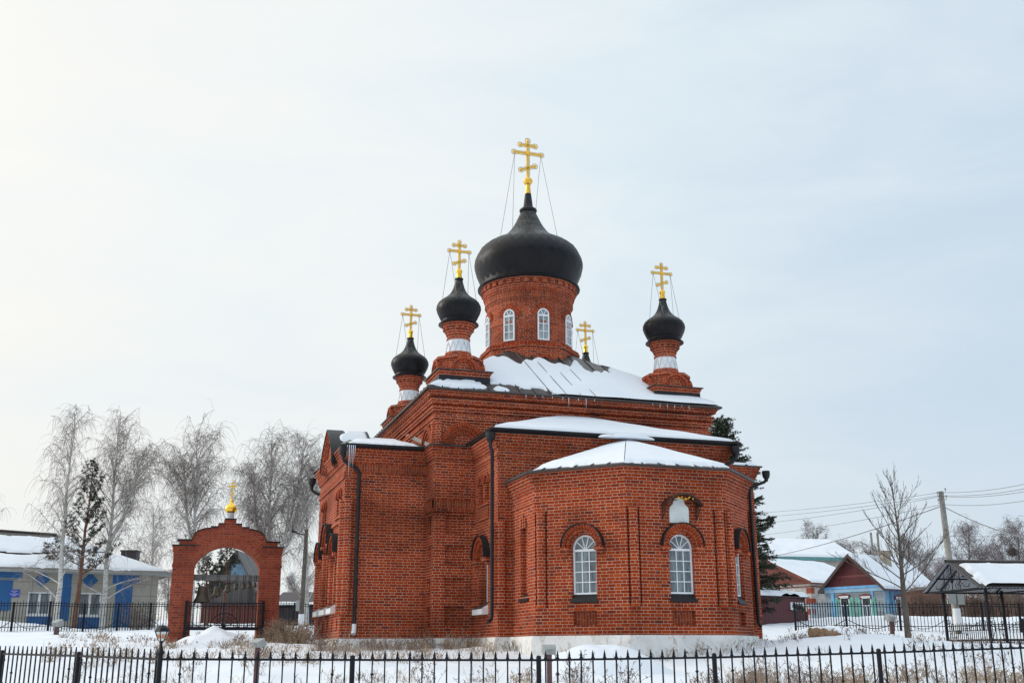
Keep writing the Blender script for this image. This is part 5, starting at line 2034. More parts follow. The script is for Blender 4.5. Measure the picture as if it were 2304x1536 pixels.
# name plate with lines of white lettering too small to read
t0, zt = hit(sw, 21, 1325)
t1, zb_ = hit(sw, 43, 1343)
b = MB()
sw.bx(b, t0, t1, zb_, zt, 0, 0.04)
for k, (a0, a1) in enumerate(((.18, .85), (.4, .62), (.08, .92), (.3, .7))):
    z = zt - (zt - zb_) * (0.24 + 0.19 * k)
    n = int((a1 - a0) * 14)
    for q in range(n):
        u0 = t0 + (t1 - t0) * (a0 + (a1 - a0) * q / n)
        sw.bx(b, u0, u0 + (t1 - t0) * (a1 - a0) / n * 0.62, z, z + 0.028, 0.04, 0.044, 1)
part(b, "name_plate", [M['sign_blue'], M['white_paint']], school)
# roof
n_ = sw.n
e0, e1 = sw.A + n_ * 0.6 - sw.d * 0.6, sw.B + n_ * 0.6 + sw.d * 0.6
e0, e1 = Vector((e0.x, e0.y, ZEV)), Vector((e1.x, e1.y, ZEV))
back = -n_
rg1 = at(128, 1203, 64.5)
rg0 = at(-60, 1190, 62.0)
b = MB()
b.face([e0, e1, rg1, rg0])
e2 = e1 + back * 10
b.face([e1, e2, rg1])
b.obox(e0 - Vector((0, 0, 0.14)), e1 - e0, back * 0.05, Vector((0, 0, 0.135)), 1)
b.face([e0 - Vector((0, 0, .13)), e1 - Vector((0, 0, .13)), e1 - Vector((0, 0, .13)) + back * .62, e0 - Vector((0, 0, .13)) + back * .62], mat=1)
b.obox(e1 - Vector((0, 0, 0.14)), e2 - e1, -sw.d * 0.05, Vector((0, 0, 0.135)), 1)
b.tube([rg0 + Vector((0, 0, .03)), rg1 + Vector((0, 0, .03))], 0.07, 6)
part(b, "roof", [M['brown_roof'], M['plastic']], school)
rf = [c for c in school.children if c.name.startswith("roof")][-1]


def world_snow(parent, root, *a, **k):
    o = snow_patch(None, *a, **k)
    me = o.data
    L = root.location
    for v in me.vertices:
        v.co -= L
    o.parent = parent
    return o


world_snow(rf, school, e0, e1, rg1, rg0, lambda s, t: min(3.0 * (0.90 - t), 3.0 * (t - 0.06 - 0.10 * (s < 0.42) * (1 - s)), 6 * abs(t - 0.47 - 0.07 * math.sin(s * 9)) - 0.26), seed=51, H=0.07, n=110, m=40, ns=0.5)
world_snow(rf, school, e1, e2, rg1, rg1, lambda s, t: edge(s, t, .03, .05, .04, -.1), seed=52, H=0.06, n=40, m=20)
p = at(288, 1256, 65)
b = MB()
b.box((p.x - 0.45, p.y, p.z - 0.6), (p.x + 0.45, p.y + 0.7, p.z + 0.42))
b.box((p.x - 0.5, p.y - 0.05, p.z + 0.422), (p.x + 0.5, p.y + 0.75, p.z + 0.5))
part(b, "roof_vent", M['brown_sheet'], school)


# ================================================================== houses on the right
def gable_house(K, left, right, wl_, wr_, zb, ze, zr, over, mats, labels, name, snow_seed, snowH=0.16):
    """House with a gable front. K is its nearest corner, `left`/`right` unit vectors along front and side."""
    root = empty(name, (K.x, K.y, zb), 0, labels[0], "house")
    A = K + left * wl_
    B = K
    Cc = K + right * wr_
    front = Wall((A.x, A.y), (B.x, B.y))
    side = Wall((B.x, B.y), (Cc.x, Cc.y))
    up = Vector((0, 0, 1))
    # roof planes
    fo = -right * over
    so = -left * over
    ridge0 = (A + B) / 2 + fo
    ridge0 = Vector((ridge0.x, ridge0.y, zr))
    ridge1 = ridge0 + right * (wr_ + 2 * over)
    slope = (zr - ze) / (wl_ / 2)
    e0 = B + so + fo
    e0 = Vector((e0.x, e0.y, ze - slope * over))
    e1 = e0 + right * (wr_ + 2 * over)
    f0 = A - so + fo
    f0 = Vector((f0.x, f0.y, ze - slope * over))
    f1 = f0 + right * (wr_ + 2 * over)
    b = MB()
    for q in ((e0, e1, ridge1, ridge0), (f0, f1, ridge1, ridge0)):
        b.face(q)
        b.face([p - up * 0.06 for p in q])
    for q in ((e0, ridge0), (f0, ridge0)):
        b.obox(q[0] - up * 0.20 - right * 0.06, q[1] - q[0], right * 0.05, up * 0.27, 1)
    for q in ((e0, e1), (f0, f1)):
        b.obox(q[0] - up * 0.10, q[1] - q[0], up * 0.09, -left * -0.04, 1)
    roof = part(b, "roof", [M[mats['roof']], M[mats['trim']]], root)
    world_snow(roof, root, e0, e1, ridge1, ridge0, lambda s, t: edge(s, t, 0.004, 0.004, 0.008, -0.1, 8), seed=snow_seed, H=snowH, n=50, m=30, ns=0.4)
    world_snow(roof, root, f0, f1, ridge1, ridge0, lambda s, t: edge(s, t, 0.01, 0.01, 0.01, -0.1, 8), seed=snow_seed + 1, H=snowH, n=40, m=20, ns=0.4)
    g = MB()
    rz = (A + B) / 2
    g.face([(A.x, A.y, ze), (B.x, B.y, ze), (rz.x, rz.y, zr - 0.05)])
    gab = part(g, "gable", M[mats['gable']], root)
    return root, front, side, roof, gab


def local_part(mb, name, mats, root, parent):
    mb.v = [(x - root.location.x, y - root.location.y, z - root.location.z) for x, y, z in mb.v]
    return mb.build(name, mats, parent)


LFT, RGT = Vector((-0.62, 0.785, 0)), Vector((0.785, 0.62, 0))
# --- blue house
K = at(1986, 1314, 80)
ZB = ground(K.x, K.y) - 0.5
ZEB = K.z
house, fr_, sd_, hroof, hgab = gable_house(K, LFT, RGT, 5.0, 6.6, ZB, ZEB, ZEB + 2.25, 0.35,
                                     dict(roof='brown_roof', trim='dark_trim', gable='red_boards'),
                                     ["old grey and blue wooden house with a dark red gable and green shutters"], "wooden_house", 61)
ww = MB()
wins = []
for (x0, x1) in ((1889, 1910), (1938, 1959)):
    t0, zt = hit(fr_, x0, 1344)
    t1, _ = hit(fr_, x1, 1344)
    wins.append((t0, t1, zt - 1.42, zt))
fr_.wall(ww, ZB, ZEB, [dict(c=(a + c) / 2, hw=(c - a) / 2, zb=lo, zs=hi, depth=0.12, arch=False) for a, c, lo, hi in wins])
part(ww, "front_wall", M['grey_boards'], house)
t0, zt = hit(sd_, 2014, 1345)
swin = (t0, t0 + 0.75, zt - 1.4, zt)
ww = MB()
sd_.wall(ww, ZB, ZEB, [dict(c=(swin[0] + swin[1]) / 2, hw=0.375, zb=swin[2], zs=swin[3], depth=0.12, arch=False)])
part(ww, "side_wall", M['blue_boards'], house)
b = MB()
fr_.bx(b, 0, fr_.L, ZEB - 0.16, ZEB, -0.01, 0.10)
fr_.bx(b, 0, fr_.L, ZEB - 0.42, ZEB - 0.165, -0.01, 0.05, 1)
fr_.bx(b, 0.55, 0.80, ZB, ZEB - 0.42, -0.01, 0.07)
fr_.bx(b, fr_.L - 1.02, fr_.L - 0.85, ZB, ZEB - 0.42, -0.01, 0.05)
sd_.bx(b, 0, sd_.L, ZEB - 0.40, ZEB, -0.01, 0.07)
sd_.bx(b, sd_.L - 0.15, sd_.L, ZB, ZEB - 0.40, -0.01, 0.06)
sd_.bx(b, 0, 0.55, ZB, ZEB - 0.405, -0.01, 0.05, 1)
part(b, "trim", [M['blue_paint'], M['pale_blue']], house)
# lace edge on the gable
b = MB()
zc = ZEB + 0.72
rzc = (fr_.A + fr_.B) / 2
for k in range(11):
    t = 1.05 + k * 0.26
    b.face([fr_.P(t, zc, 0.02), fr_.P(t + 0.26, zc, 0.02), fr_.P(t + 0.13, zc - 0.16, 0.02)])
b.face([fr_.P(0.8, zc, 0.025), fr_.P(fr_.L - 0.8, zc, 0.025), fr_.P(fr_.L - 0.9, zc + 0.06, 0.025), fr_.P(0.9, zc + 0.06, 0.025)])
fr_.bx(b, 0.35, fr_.L - 0.35, ZEB + 0.02, ZEB + 0.06, 0, 0.06)
local_part(b, "carved_edge", M['red_trim'], house, hgab)


def house_window(wl, root, a, c, lo, hi, shutters=True, cap=True):
    b = MB()
    fw = 0.055
    for s0, s1, e0, e1 in ((a, a + fw, lo, hi), (c - fw, c, lo, hi), (a + fw, c - fw, lo, lo + fw), (a + fw, c - fw, hi - fw, hi), (a + fw, c - fw, hi - 0.42 * (hi - lo), hi - 0.42 * (hi - lo) + .05),
                           ((a + c) / 2 - .025, (a + c) / 2 + .025, lo + fw, hi - 0.42 * (hi - lo))):
        wl.bx(b, s0, s1, e0, e1, -0.09, 0.0)
    w = part(b, "window", M['pvc'], root)
    g = MB()
    g.face([wl.P(a, lo, -.07), wl.P(c, lo, -.07), wl.P(c, hi, -.07), wl.P(a, hi, -.07)])
    local_part(g, "pane", M['glass_dark'], root, w)
    if cap:
        b = MB()
        m = (a + c) / 2
        h = (c - a) / 2 + 0.10
        ol = [(m - h, hi + .10), (m + h, hi + .10), (m + h, hi + .18), (m + h * .6, hi + .19), (m + h * .35, hi + .23), (m, hi + .28), (m - h * .35, hi + .23), (m - h * .6, hi + .19), (m - h, hi + .18)]
        b.face([wl.P(*q, 0.10) for q in ol])
        for i in range(len(ol)):
            b.face([wl.P(*ol[i], 0), wl.P(*ol[(i + 1) % len(ol)], 0), wl.P(*ol[(i + 1) % len(ol)], 0.10), wl.P(*ol[i], 0.10)])
        wl.bx(b, m - h, m - h + .12, hi - .12, hi + .10, 0, 0.08)
        wl.bx(b, m + h - .12, m + h, hi - .12, hi + .10, 0, 0.08)
        wl.bx(b, a, c, hi + .02, hi + .098, 0, 0.09, 1)
        local_part(b, "window_crown", [M['red_trim'], M['snow']], root, w)
    if shutters:
        for s0 in (a - 0.42, c + 0.02):
            b = MB()
            wl.bx(b, s0, s0 + 0.38, lo - .05, hi + .01, 0.005, 0.045)
            wl.bx(b, s0 + .05, s0 + 0.33, lo + .05, lo + .55 * (hi - lo), 0.045, 0.055)
            wl.bx(b, s0 + .05, s0 + 0.33, lo + .62 * (hi - lo), hi - .08, 0.045, 0.055)
            local_part(b, "shutter", M['green_shutter'], root, w)


for a, c, lo, hi in wins:
    house_window(fr_, house, a, c, lo, hi)
house_window(sd_, house, *swin, shutters=False)
q = at(1992, 1248, 83.5)
b = MB()
b.box((q.x - 0.30, q.y - 0.3, q.z - 1.6), (q.x + 0.30, q.y + 0.3, q.z + 0.30))
b.box((q.x - 0.36, q.y - 0.36, q.z + 0.1), (q.x + 0.36, q.y + 0.36, q.z + 0.20))
local_part(b, "chimney", M['chimney'], house, hroof)
b = MB()
for dx in (-0.75, -0.25):
    b.tube([(q.x + dx, q.y + 0.6, q.z - 0.8), (q.x + dx, q.y + 0.6, q.z + 1.75)], 0.09, 8, cap=True)
local_part(b, "flue_pipe", M['concrete'], house, hroof)

# --- white brick house with a brown gable
K2 = at(1823, 1306, 92)
ZB2 = ground(K2.x, K2.y) - 0.5
house2, fr2, sd2, roof2, gab2 = gable_house(K2, LFT, RGT, 9.0, 8.0, ZB2, K2.z, K2.z + 2.05, 0.3,
                                     dict(roof='brown_roof', trim='brown_boards', gable='brown_boards'),
                                     ["white brick house with red brick quoins and a brown boarded gable"], "brick_house", 71)
ww = MB()
t0, zt = hit(fr2, 1782, 1334)
fr2.wall(ww, ZB2, K2.z, [dict(c=t0 + 0.45, hw=0.45, zb=zt - 1.5, zs=zt, depth=0.12, arch=False)])
sd2.wall(ww, ZB2, K2.z)
part(ww, "wall", M['white_brick'], house2)
house_window(fr2, house2, t0, t0 + 0.9, zt - 1.5, zt, shutters=False, cap=False)
for k in range(6):
    z = K2.z - 1.0 - 0.85 * k
    b = MB()
    w_ = 0.55 if k % 2 else 0.45
    fr2.bx(b, fr2.L - w_, fr2.L + 0.02, z, z + 0.45, -0.01, 0.02)
    sd2.bx(b, -0.0, w_, z, z + 0.45, -0.01, 0.021)
    part(b, "quoin", M['chimney'] if False else M['gate_brick'], house2)
b = MB()
fr2.bx(b, 0, fr2.L, K2.z - 0.22, K2.z, -0.01, 0.12)
sd2.bx(b, 0, sd2.L, K2.z - 0.22, K2.z, -0.01, 0.12)
fr2.bx(b, 0, fr2.L, K2.z - 0.50, K2.z - 0.40, -0.01, 0.05)
sd2.bx(b, 0, sd2.L, K2.z - 0.50, K2.z - 0.40, -0.01, 0.05)
part(b, "cornice", M['brown_boards'], house2)

# --- large house behind with a hipped snowy roof
bx_ = [at(1700, 1250, 112), at(1930, 1254, 112), at(1868, 1214, 116), at(1690, 1211, 116)]
house3 = empty("distant_house", ((bx_[0].x + bx_[1].x) / 2, bx_[0].y, ground(20, 112)), 0, "big house far behind with a pale hipped snow roof and a television aerial", "house")
b = MB()
b.face(bx_)
bk = [bx_[0] + Vector((0, 9, 0)), bx_[1] + Vector((0, 9, 0))]
b.face([bx_[1], bk[1], bx_[2]])
b.face([bx_[0], bk[0], bx_[3]])
b.face([bk[0], bk[1], bx_[2], bx_[3]])
b.obox(bx_[0] - Vector((0, 0.05, 0.35)), bx_[1] - bx_[0], (0, 0.06, 0), (0, 0, 0.345), 1)
r3 = part(b, "roof", [M['brown_roof'], M['teal']], house3)
world_snow(r3, house3, *bx_, lambda s, t: edge(s, t, -0.01, 0.0, 0.012, 0.01, 8), seed=81, H=0.16, n=60, m=20, ns=0.3)
b = MB()
x0, x1 = bx_[0].x + 0.5, bx_[1].x - 0.5
b.box((x0, bx_[0].y + 0.5, ground(20, 112) - 0.5), (x1, bx_[0].y + 8.5, bx_[0].z))
part(b, "wall", M['white_brick'], house3)
q = at(1840, 1218, 116)
b = MB()
b.tube([(q.x, q.y, q.z - 0.5), (q.x, q.y, q.z + 1.5)], 0.03, 5)
b.tube([(q.x - 0.15, q.y, q.z + 1.45), (q.x + 1.3, q.y, q.z + 1.2)], 0.018, 4)
for k in range(5):
    b.tube([(q.x + 0.1 + 0.26 * k, q.y - 0.3, q.z + 1.41 - 0.045 * k), (q.x + 0.1 + 0.26 * k, q.y + 0.3, q.z + 1.41 - 0.045 * k)], 0.012, 4)
local_part(b, "aerial", M['dark_tin'], house3, r3)

# --- burgundy sheet-metal garage beside the church
S0, S1 = at(1690, 1421, 52), at(1819, 1408, 54.5)
gar = empty("metal_shed", (S1.x, S1.y, ground(S1.x, S1.y)), 0, "burgundy sheet-metal shed with snow on its flat roof beside the church", "shed")
gw = Wall((S0.x, S0.y), (S1.x, S1.y))
gs_ = Wall((S1.x, S1.y), (S1.x - gw.n.x * 4, S1.y - gw.n.y * 4))
zt_ = hit(gw, 1760, 1343)[1]
zr_ = hit(gw, 1819, 1375)[1]
b = MB()
tw = hit(gw, 1812, 1352)[0]
gw.bx(b, 0, tw, 1.6, zt_, -4, 0.0)
part(b, "wall", M['burgundy'], gar)
b = MB()
gw.bx(b, tw, gw.L, 1.6, zr_, -3, 0.03)
part(b, "low_gate", M['burgundy'], gar)
b = MB()
b.face([gw.P(-0.2, zt_ + 0.05, 0.15), gw.P(tw + 0.15, zt_ + 0.05, 0.15), gw.P(tw + 0.15, zt_ + 0.55, -4.1), gw.P(-0.2, zt_ + 0.55, -4.1)])
b.face([gw.P(-0.2, zt_ + 0.003, 0.15), gw.P(tw + 0.15, zt_ + 0.003, 0.15), gw.P(tw + 0.15, zt_ + 0.05, 0.15), gw.P(-0.2, zt_ + 0.05, 0.15)])
b.face([gw.P(tw + 0.15, zt_ + 0.003, 0.15), gw.P(tw + 0.15, zt_ + 0.003, -4.1), gw.P(tw + 0.15, zt_ + 0.55, -4.1), gw.P(tw + 0.15, zt_ + 0.05, 0.15)])
rfs = part(b, "roof", M['brown_sheet'], gar)
q = [Vector(gw.P(-0.2, zt_ + 0.05, 0.15)), Vector(gw.P(tw + 0.15, zt_ + 0.05, 0.15)), Vector(gw.P(tw + 0.15, zt_ + 0.55, -4.1)), Vector(gw.P(-0.2, zt_ + 0.55, -4.1))]
world_snow(rfs, gar, *q, lambda s, t: edge(s, t, 0, 0, 0, 0, 9), seed=91, H=0.22, n=50, m=20, ns=0.5)
t0, za = hit(gw, 1777, 1354)
t1, zb_ = hit(gw, 1808, 1372)
b = MB()
for s0, s1, e0, e1 in ((t0, t0 + .1, zb_, za), (t1 - .1, t1, zb_, za), (t0 + .1, t1 - .1, zb_, zb_ + .1), (t0 + .1, t1 - .1, za - .1, za)):
    gw.bx(b, s0, s1, e0, e1, 0, 0.05)
wo = part(b, "window", M['white_paint'], gar)
g = MB()
g.face([gw.P(t0, zb_, .02), gw.P(t1, zb_, .02), gw.P(t1, za, .02), gw.P(t0, za, .02)])
local_part(g, "pane", M['glass_dark'], gar, wo)

# --- sheds and fences further right
def simple_shed(name, label, p0, p1, depth, zb, ze, rise, wallm, roofm, snow=True, seed=0, cat="shed"):
    root = empty(name, (p0.x, p0.y, zb), 0, label, cat)
    w = Wall((p0.x, p0.y), (p1.x, p1.y))
    b = MB()
    w.bx(b, 0, w.L, zb - 0.5, ze, -depth, 0)
    part(b, "wall", M[wallm], root)
    q = [Vector(w.P(-.3, ze + .01, .3)), Vector(w.P(w.L + .3, ze + .01, .3)), Vector(w.P(w.L - rise * 0.2, ze + rise, -depth / 2)), Vector(w.P(rise * 0.2, ze + rise, -depth / 2))]
    b = MB()
    b.face(q)
    bq = [Vector(w.P(w.L + .3, ze + .01, -depth - .3)), Vector(w.P(-.3, ze + .01, -depth - .3))]
    b.face([bq[0], bq[1], q[3], q[2]])
    b.face([q[1], bq[0], q[2]])
    b.face([q[0], bq[1], q[3]])
    b.face([q[0], q[1], bq[0], bq[1]])
    r_ = part(b, "roof", M[roofm], root)
    if snow:
        world_snow(r_, root, *q, snow if callable(snow) else (lambda s, t: edge(s, t, 0, 0, 0.02, 0, 8)), seed=seed, H=0.15, n=60, m=20, ns=0.6)
    return root


simple_shed("wooden_shed", "dark brown shed wall seen under the left end of the entrance canopy", at(2086, 1328, 74), at(2160, 1328, 74), 4, 3.2, at(2086, 1326, 74).z, 0.3, 'brown_boards', 'brown_roof', False)
simple_shed("wooden_shed", "low shed with a snowy roof far behind the white meter pole", at(2160, 1345, 82), at(2215, 1347, 84), 4, 3.6, at(2160, 1348, 82).z, 0.55, 'wooden_dark', 'brown_roof', True, 95)

# dark house and shed behind the bell arch
simple_shed("brown_shed", "long dark brown sheet-metal shed with patchy snow between bell arch and church", at(612, 1366, 70), at(712, 1366, 70), 4.4, 3.0, at(612, 1366, 70).z, at(612, 1327, 70).z - at(612, 1366, 70).z, 'brown_sheet', 'brown_sheet',
            lambda s, t: max(min(3.2 * (0.30 - t), 0.35), min(4.0 * (s - 0.90), 0.4)) - 0.18, 97)
ha, hl, hr = at(535, 1238, 78), at(445, 1352, 78), at(592, 1352, 78)
dk = empty("old_house", (ha.x, ha.y, ground(ha.x, ha.y)), 0, "weathered dark wooden house with a steep gable glimpsed through the bell arch", "house")
b = MB()
b.face([(hl.x, hl.y, hl.z), (hr.x, hr.y, hr.z), ha])
b.box((hl.x + 0.3, hl.y + 0.01, 2.6), (hr.x - 0.3, hl.y + 6, hl.z))
part(b, "wall", M['wooden_dark'], dk)
b = MB()
for e in (hl, hr):
    d_ = (e - ha)
    o_ = Vector((0, -0.5, 0.03))
    b.face([ha + o_, e + o_ + d_ * 0.04, e + d_ * 0.04 + Vector((0, 7, 0.03)), ha + Vector((0, 7, 0.03))])
    b.obox(ha + o_ - Vector((0, 0, .22)), d_ * 1.04, (0, 0.05, 0), (0, 0, 0.215))
part(b, "roof", M['wooden_dark'], dk)
b = MB()
g0, g1, g2_, g3 = at(520, 1268, 77.93), at(548, 1268, 77.93), at(562, 1295, 77.93), at(520, 1295, 77.93)
b.face([g0, g1, g2_, g3])
part(b, "pale_panel", M['pale_blue'], dk)
b = MB()
p0, p1 = at(455, 1345, 76), at(600, 1345, 76)
b.box((p0.x, p0.y, 2.6), (p1.x, p0.y + 1, at(500, 1360, 76).z))
part(b, "porch", M['brown_boards'], dk)

# blue picket fence before the blue house and a teal one far right
far_fence([g2(1828, 1392, 74), g2(1890, 1392, 73), g2(1960, 1392, 72.5), g2(2026, 1392, 72)], 1.15, "pale blue picket fence in front of the old wooden house", 0.16, False, False, 'pale_blue', "picket_fence", group=None)
far_fence([g2(2235, 1392, 84), g2(2275, 1390, 84), g2(2320, 1390, 84)], 1.5, "teal board fence far behind the entrance canopy", 0.09, False, False, 'teal', "picket_fence")


# ================================================================== entrance canopy and gate on the right
CY = math.radians(10)
cx_, cyv = Vector((math.cos(CY), math.sin(CY), 0)), Vector((-math.sin(CY), math.cos(CY), 0))
pf = at(2232, 1453, 39.5)          # foot of the front left post
can = empty("entrance_canopy", (pf.x, pf.y, pf.z), CY, "wrought-iron entrance canopy with a snowy corrugated gable roof", "canopy")
ez = at(2213, 1318, 39.2).z - pf.z         # eave height
WD = 3.3                                    # depth of the canopy
RZC = ez + 0.98
LEN = 6.0


def cbar(b, p, q, r=0.035, n=5):
    b.tube([p, q], r, n)


posts = [(0, 0.0), (0, WD - 0.55), (2.45, WD - 0.55), (2.6, 0.0), (5.4, 0.0), (5.4, WD - 0.55)]
for x, y in posts:
    b = MB()
    r = 0.042
    b.box((x - r, y - r, -0.4), (x + r, y + r, ez + 0.02))
    b.build("post", M['iron'], can)
YB0, YB1 = -0.42, WD - 0.1
ym = (YB0 + YB1) / 2
b = MB()
for y0, y1 in ((YB0, ym), (YB1, ym)):
    zA = ez - 0.02
    q = [(-0.55, y0, zA), (LEN, y0, zA), (LEN, y1, RZC), (-0.55, y1, RZC)]
    uvq = [(0, 0), (LEN + .55, 0), (LEN + .55, 2), (0, 2)]
    b.face(q, uv=uvq, mat=0)
    b.face([(x, y, z - 0.025) for x, y, z in q], uv=uvq, mat=1)
    # ribs of the corrugated sheet at the gable edge and along the slope
    N = 46
    d = Vector((0, y1 - y0, RZC - zA))
    for k in range(N):
        x = -0.55 + (LEN + 0.55) * k / N
        b.obox((x, y0, zA + 0.001), (0.05, 0, 0), d, (0, 0, 0.02))
        b.obox((x + 0.06, y0, zA - 0.045), (0.05, 0, 0), d, (0, 0, 0.019), 1)
b.tube([(-0.58, ym, RZC + 0.02), (LEN, ym, RZC + 0.02)], 0.06, 6)
cro = b.build("roof", [M['brown_roof'], M['grey_sheet']], can)
snow_patch(cro, (-0.50, YB0, ez), (LEN, YB0, ez), (LEN, ym, RZC + 0.01), (-0.50, ym, RZC + 0.01), lambda s, t: min(4 * (s - 0.045), 5 * (t + 0.05), 3.2 * (0.84 - t)), seed=101, H=0.13, n=80, m=30, ns=0.8)
b = MB()
for x in (-0.40, 0.1, 2.5, 5.2):
    for y0, y1 in ((YB0 + 0.03, ym), (YB1 - 0.03, ym)):
        cbar(b, (x, y0, ez - 0.06), (x, y1, RZC - 0.07), 0.03)
    cbar(b, (x, YB0 + 0.03, ez - 0.06), (x, YB1 - 0.03, ez - 0.06), 0.03)
for y, z in ((YB0 + 0.05, ez - 0.06), (YB1 - 0.05, ez - 0.06), (ym - 0.85, ez + 0.40), (ym + 0.85, ez + 0.40)):
    cbar(b, (-0.5, y, z), (LEN, y, z), 0.028)
b.build("roof_frame", M['iron'], can)


def scroll(b, c, r, a0, turns, plane='yz', s=1, rad=0.012):
    pts = []
    n = int(14 * turns)
    for k in range(n + 1):
        a = a0 + s * 2 * math.pi * turns * k / n
        rr = r * (1 - 0.75 * k / n)
        if plane == 'yz':
            pts.append((c[0], c[1] + rr * math.cos(a), c[2] + rr * math.sin(a)))
        else:
            pts.append((c[0] + rr * math.cos(a), c[1], c[2] + rr * math.sin(a)))
    b.tube(pts, rad, 4)


b = MB()
xg = -0.40
cbar(b, (xg, ym, ez - 0.05), (xg, ym, RZC - 0.1), 0.018)
for s in (-1, 1):
    scroll(b, (xg, ym + s * 0.17, ez + 0.62), 0.16, math.pi / 2, 1.3, s=s)
    scroll(b, (xg, ym + s * 0.30, ez + 0.12), 0.16, math.pi / 2, 1.3, s=-s)
    b.tube([(xg, ym, ez + 0.15), (xg, ym + s * 0.25, ez + 0.5), (xg, ym + s * 0.45, ez + 0.35), (xg, ym + s * 0.75, ez + 0.05), (xg, ym + s * 1.05, ez + 0.03), (xg, ym + s * 1.1, ez + 0.14)], 0.014, 4)
    b.tube([(xg, ym, ez + 0.1), (xg, ym + s * 0.2, ez + 0.85)], 0.012, 4)
    cbar(b, (xg, ym + s * 0.5, ez - 0.05), (xg, ym + s * 0.5, ez + 0.62), 0.014)
b.build("gable_scrollwork", M['iron'], can)
b = MB()
for x, y in posts[:3]:
    for z0, z1 in ((ez - 0.05, ez - 1.15), (0.95, 0.05)):
        dx = 0.35 if x == 0 else -0.35
        b.tube([(x, y, z0), (x + dx * 0.55, y, z0 + (z1 - z0) * 0.25), (x + dx * 0.6, y, z0 + (z1 - z0) * 0.45), (x + dx * 0.25, y, z0 + (z1 - z0) * 0.75), (x + dx * 0.05, y, z1)], 0.013, 4)
        scroll(b, (x + dx * 0.3, y, z0 - 0.10 * (1 if z0 > 1 else 0.8)), 0.11, 0, 1.2, 'xz', 1 if dx > 0 else -1)
for k in range(5):
    scroll(b, (0.15 + 0.22 * k, 0, 0.10), 0.11, math.pi / 2, 1.2, 'xz', 1 if k % 2 else -1)
b.build("post_scrollwork", M['iron'], can)
# low gates between the posts, seen beside the canopy
gt_ = empty("iron_gate", (pf.x, pf.y, pf.z), CY, "closed low iron gate leaves with thin bars below the entrance canopy", "gate")
b = MB()
for z, h in ((0.18, 0.07), (0.72, 0.03), (0.20 + 0.35, 0.02)):
    b.box((0.04, -0.03, z), (6, 0.03, z + h))
    b.box((-0.03, 0.04, z), (0.03, WD - 0.58, z + h))
for k in range(44):
    x = 0.10 + 5.8 * k / 44
    b.box((x - 0.010, -0.010, 0.1), (x + 0.010, 0.010, 0.80 + 0.04 * (k % 2)))
for k in range(20):
    y = 0.10 + (WD - 0.75) * k / 20
    b.box((-0.010, y - 0.010, 0.1), (0.010, y + 0.010, 0.80 + 0.04 * (k % 2)))
b.build("gate_panel", M['iron'], gt_)
for x in (1.3, 2.6, 4.1):
    b = MB()
    b.box((x - 0.03, -0.035, -0.3), (x + 0.03, 0.035, 0.95))
    b.build("gate_post", M['iron'], gt_)


# ================================================================== poles and wires
def tilt_pole(name, base, top, r0, r1, label, mats, cat="utility pole"):
    o = empty(name, base, 0, label, cat)
    b = MB()
    v = Vector(top) - Vector(base)
    b.tube([Vector((0, 0, -0.6)), v * 0.5, v], [r0, (r0 + r1) / 2, r1], 8, cap=True)
    b.build("pole_shaft", mats, o)
    return o, v


pb_, pt_ = at(2154, 1402, 46.0), at(2117, 1106, 46.8)
pole, pv = tilt_pole("utility_pole", pb_, pt_, 0.17, 0.115, "leaning grey concrete utility pole with white meter boxes behind the canopy", M['concrete'])
for (dx, w, h, z0) in ((-0.20, 0.30, 0.46, 1345), (0.17, 0.26, 0.40, 1348)):
    f = at(2146, z0, 46.1) - pb_
    b = MB()
    b.box((f.x + dx - w / 2, f.y - 0.32, f.z - h / 2), (f.x + dx + w / 2, f.y - 0.12, f.z + h / 2))
    b.box((f.x + dx - w / 2 - 0.01, f.y - 0.335, f.z - h / 2 - .01), (f.x + dx + w / 2 + 0.01, f.y - 0.321, f.z + h / 2 + .01))
    b.build("meter_box", M['plastic'], pole)
b = MB()
f = at(2150, 1370, 46.0) - pb_
for dx in (-0.2, -0.1, 0.1, 0.2):
    b.tube([(f.x + dx, f.y - 0.2, f.z + 0.05), (f.x + dx * 1.3, f.y - 0.2, f.z - 0.15), (f.x, f.y - 0.19, f.z - 0.25)], 0.015, 4)
b.build("cable", M['plastic'], pole)
f0, f1 = at(2151, 1368, 45.8) - pb_, at(2155, 1400, 45.8) - pb_
b = MB()
b.tube([f1 - Vector((0, 0, 0.3)), f0], [0.178, 0.168], 8)
b.build("white_wash", M['white_paint'], pole)
b = MB()
for k in range(4):
    q = pv * (0.99 - 0.028 * k)
    s = -1 if k % 2 else 1
    b.tube([q, q + Vector((s * 0.18, -0.05, 0.02)), q + Vector((s * 0.18, -0.05, 0.14))], 0.014, 5)
    b.ball(q + Vector((s * 0.18, -0.05, 0.17)), 0.045, 6)
b.build("insulator", M['concrete'], pole)

pl_, plt = at(676, 1415, 54), at(690, 1190, 54)
pole2, pv2 = tilt_pole("utility_pole", pl_, plt, 0.13, 0.09, "weathered grey wooden pole with a lamp arm between bell arch and church", M['bark'])
b = MB()
q = pv2 * 0.94
b.tube([q, q + Vector((-0.25, 0, 0.05)), q + Vector((-0.62, 0, 0.16)), q + Vector((-0.7, 0, 0.3))], 0.03, 5)
b.tube([pv2 * 0.78, pv2 * 0.78 + Vector((-0.25, 0, 0.12)), pv2 * 0.78 + Vector((-0.32, 0, -0.12))], 0.02, 5)
b.tube([q + Vector((-0.45, 0, 0.12)), q + Vector((-0.72, 0, 0.20))], [0.05, 0.07], 6, cap=True)
b.build("lamp_arm", M['dark_tin'], pole2)
b = MB()
f = at(671, 1362, 53.8) - pl_
b.box((f.x - 0.09, f.y - 0.1, f.z - 0.25), (f.x + 0.07, f.y, f.z + 0.25))
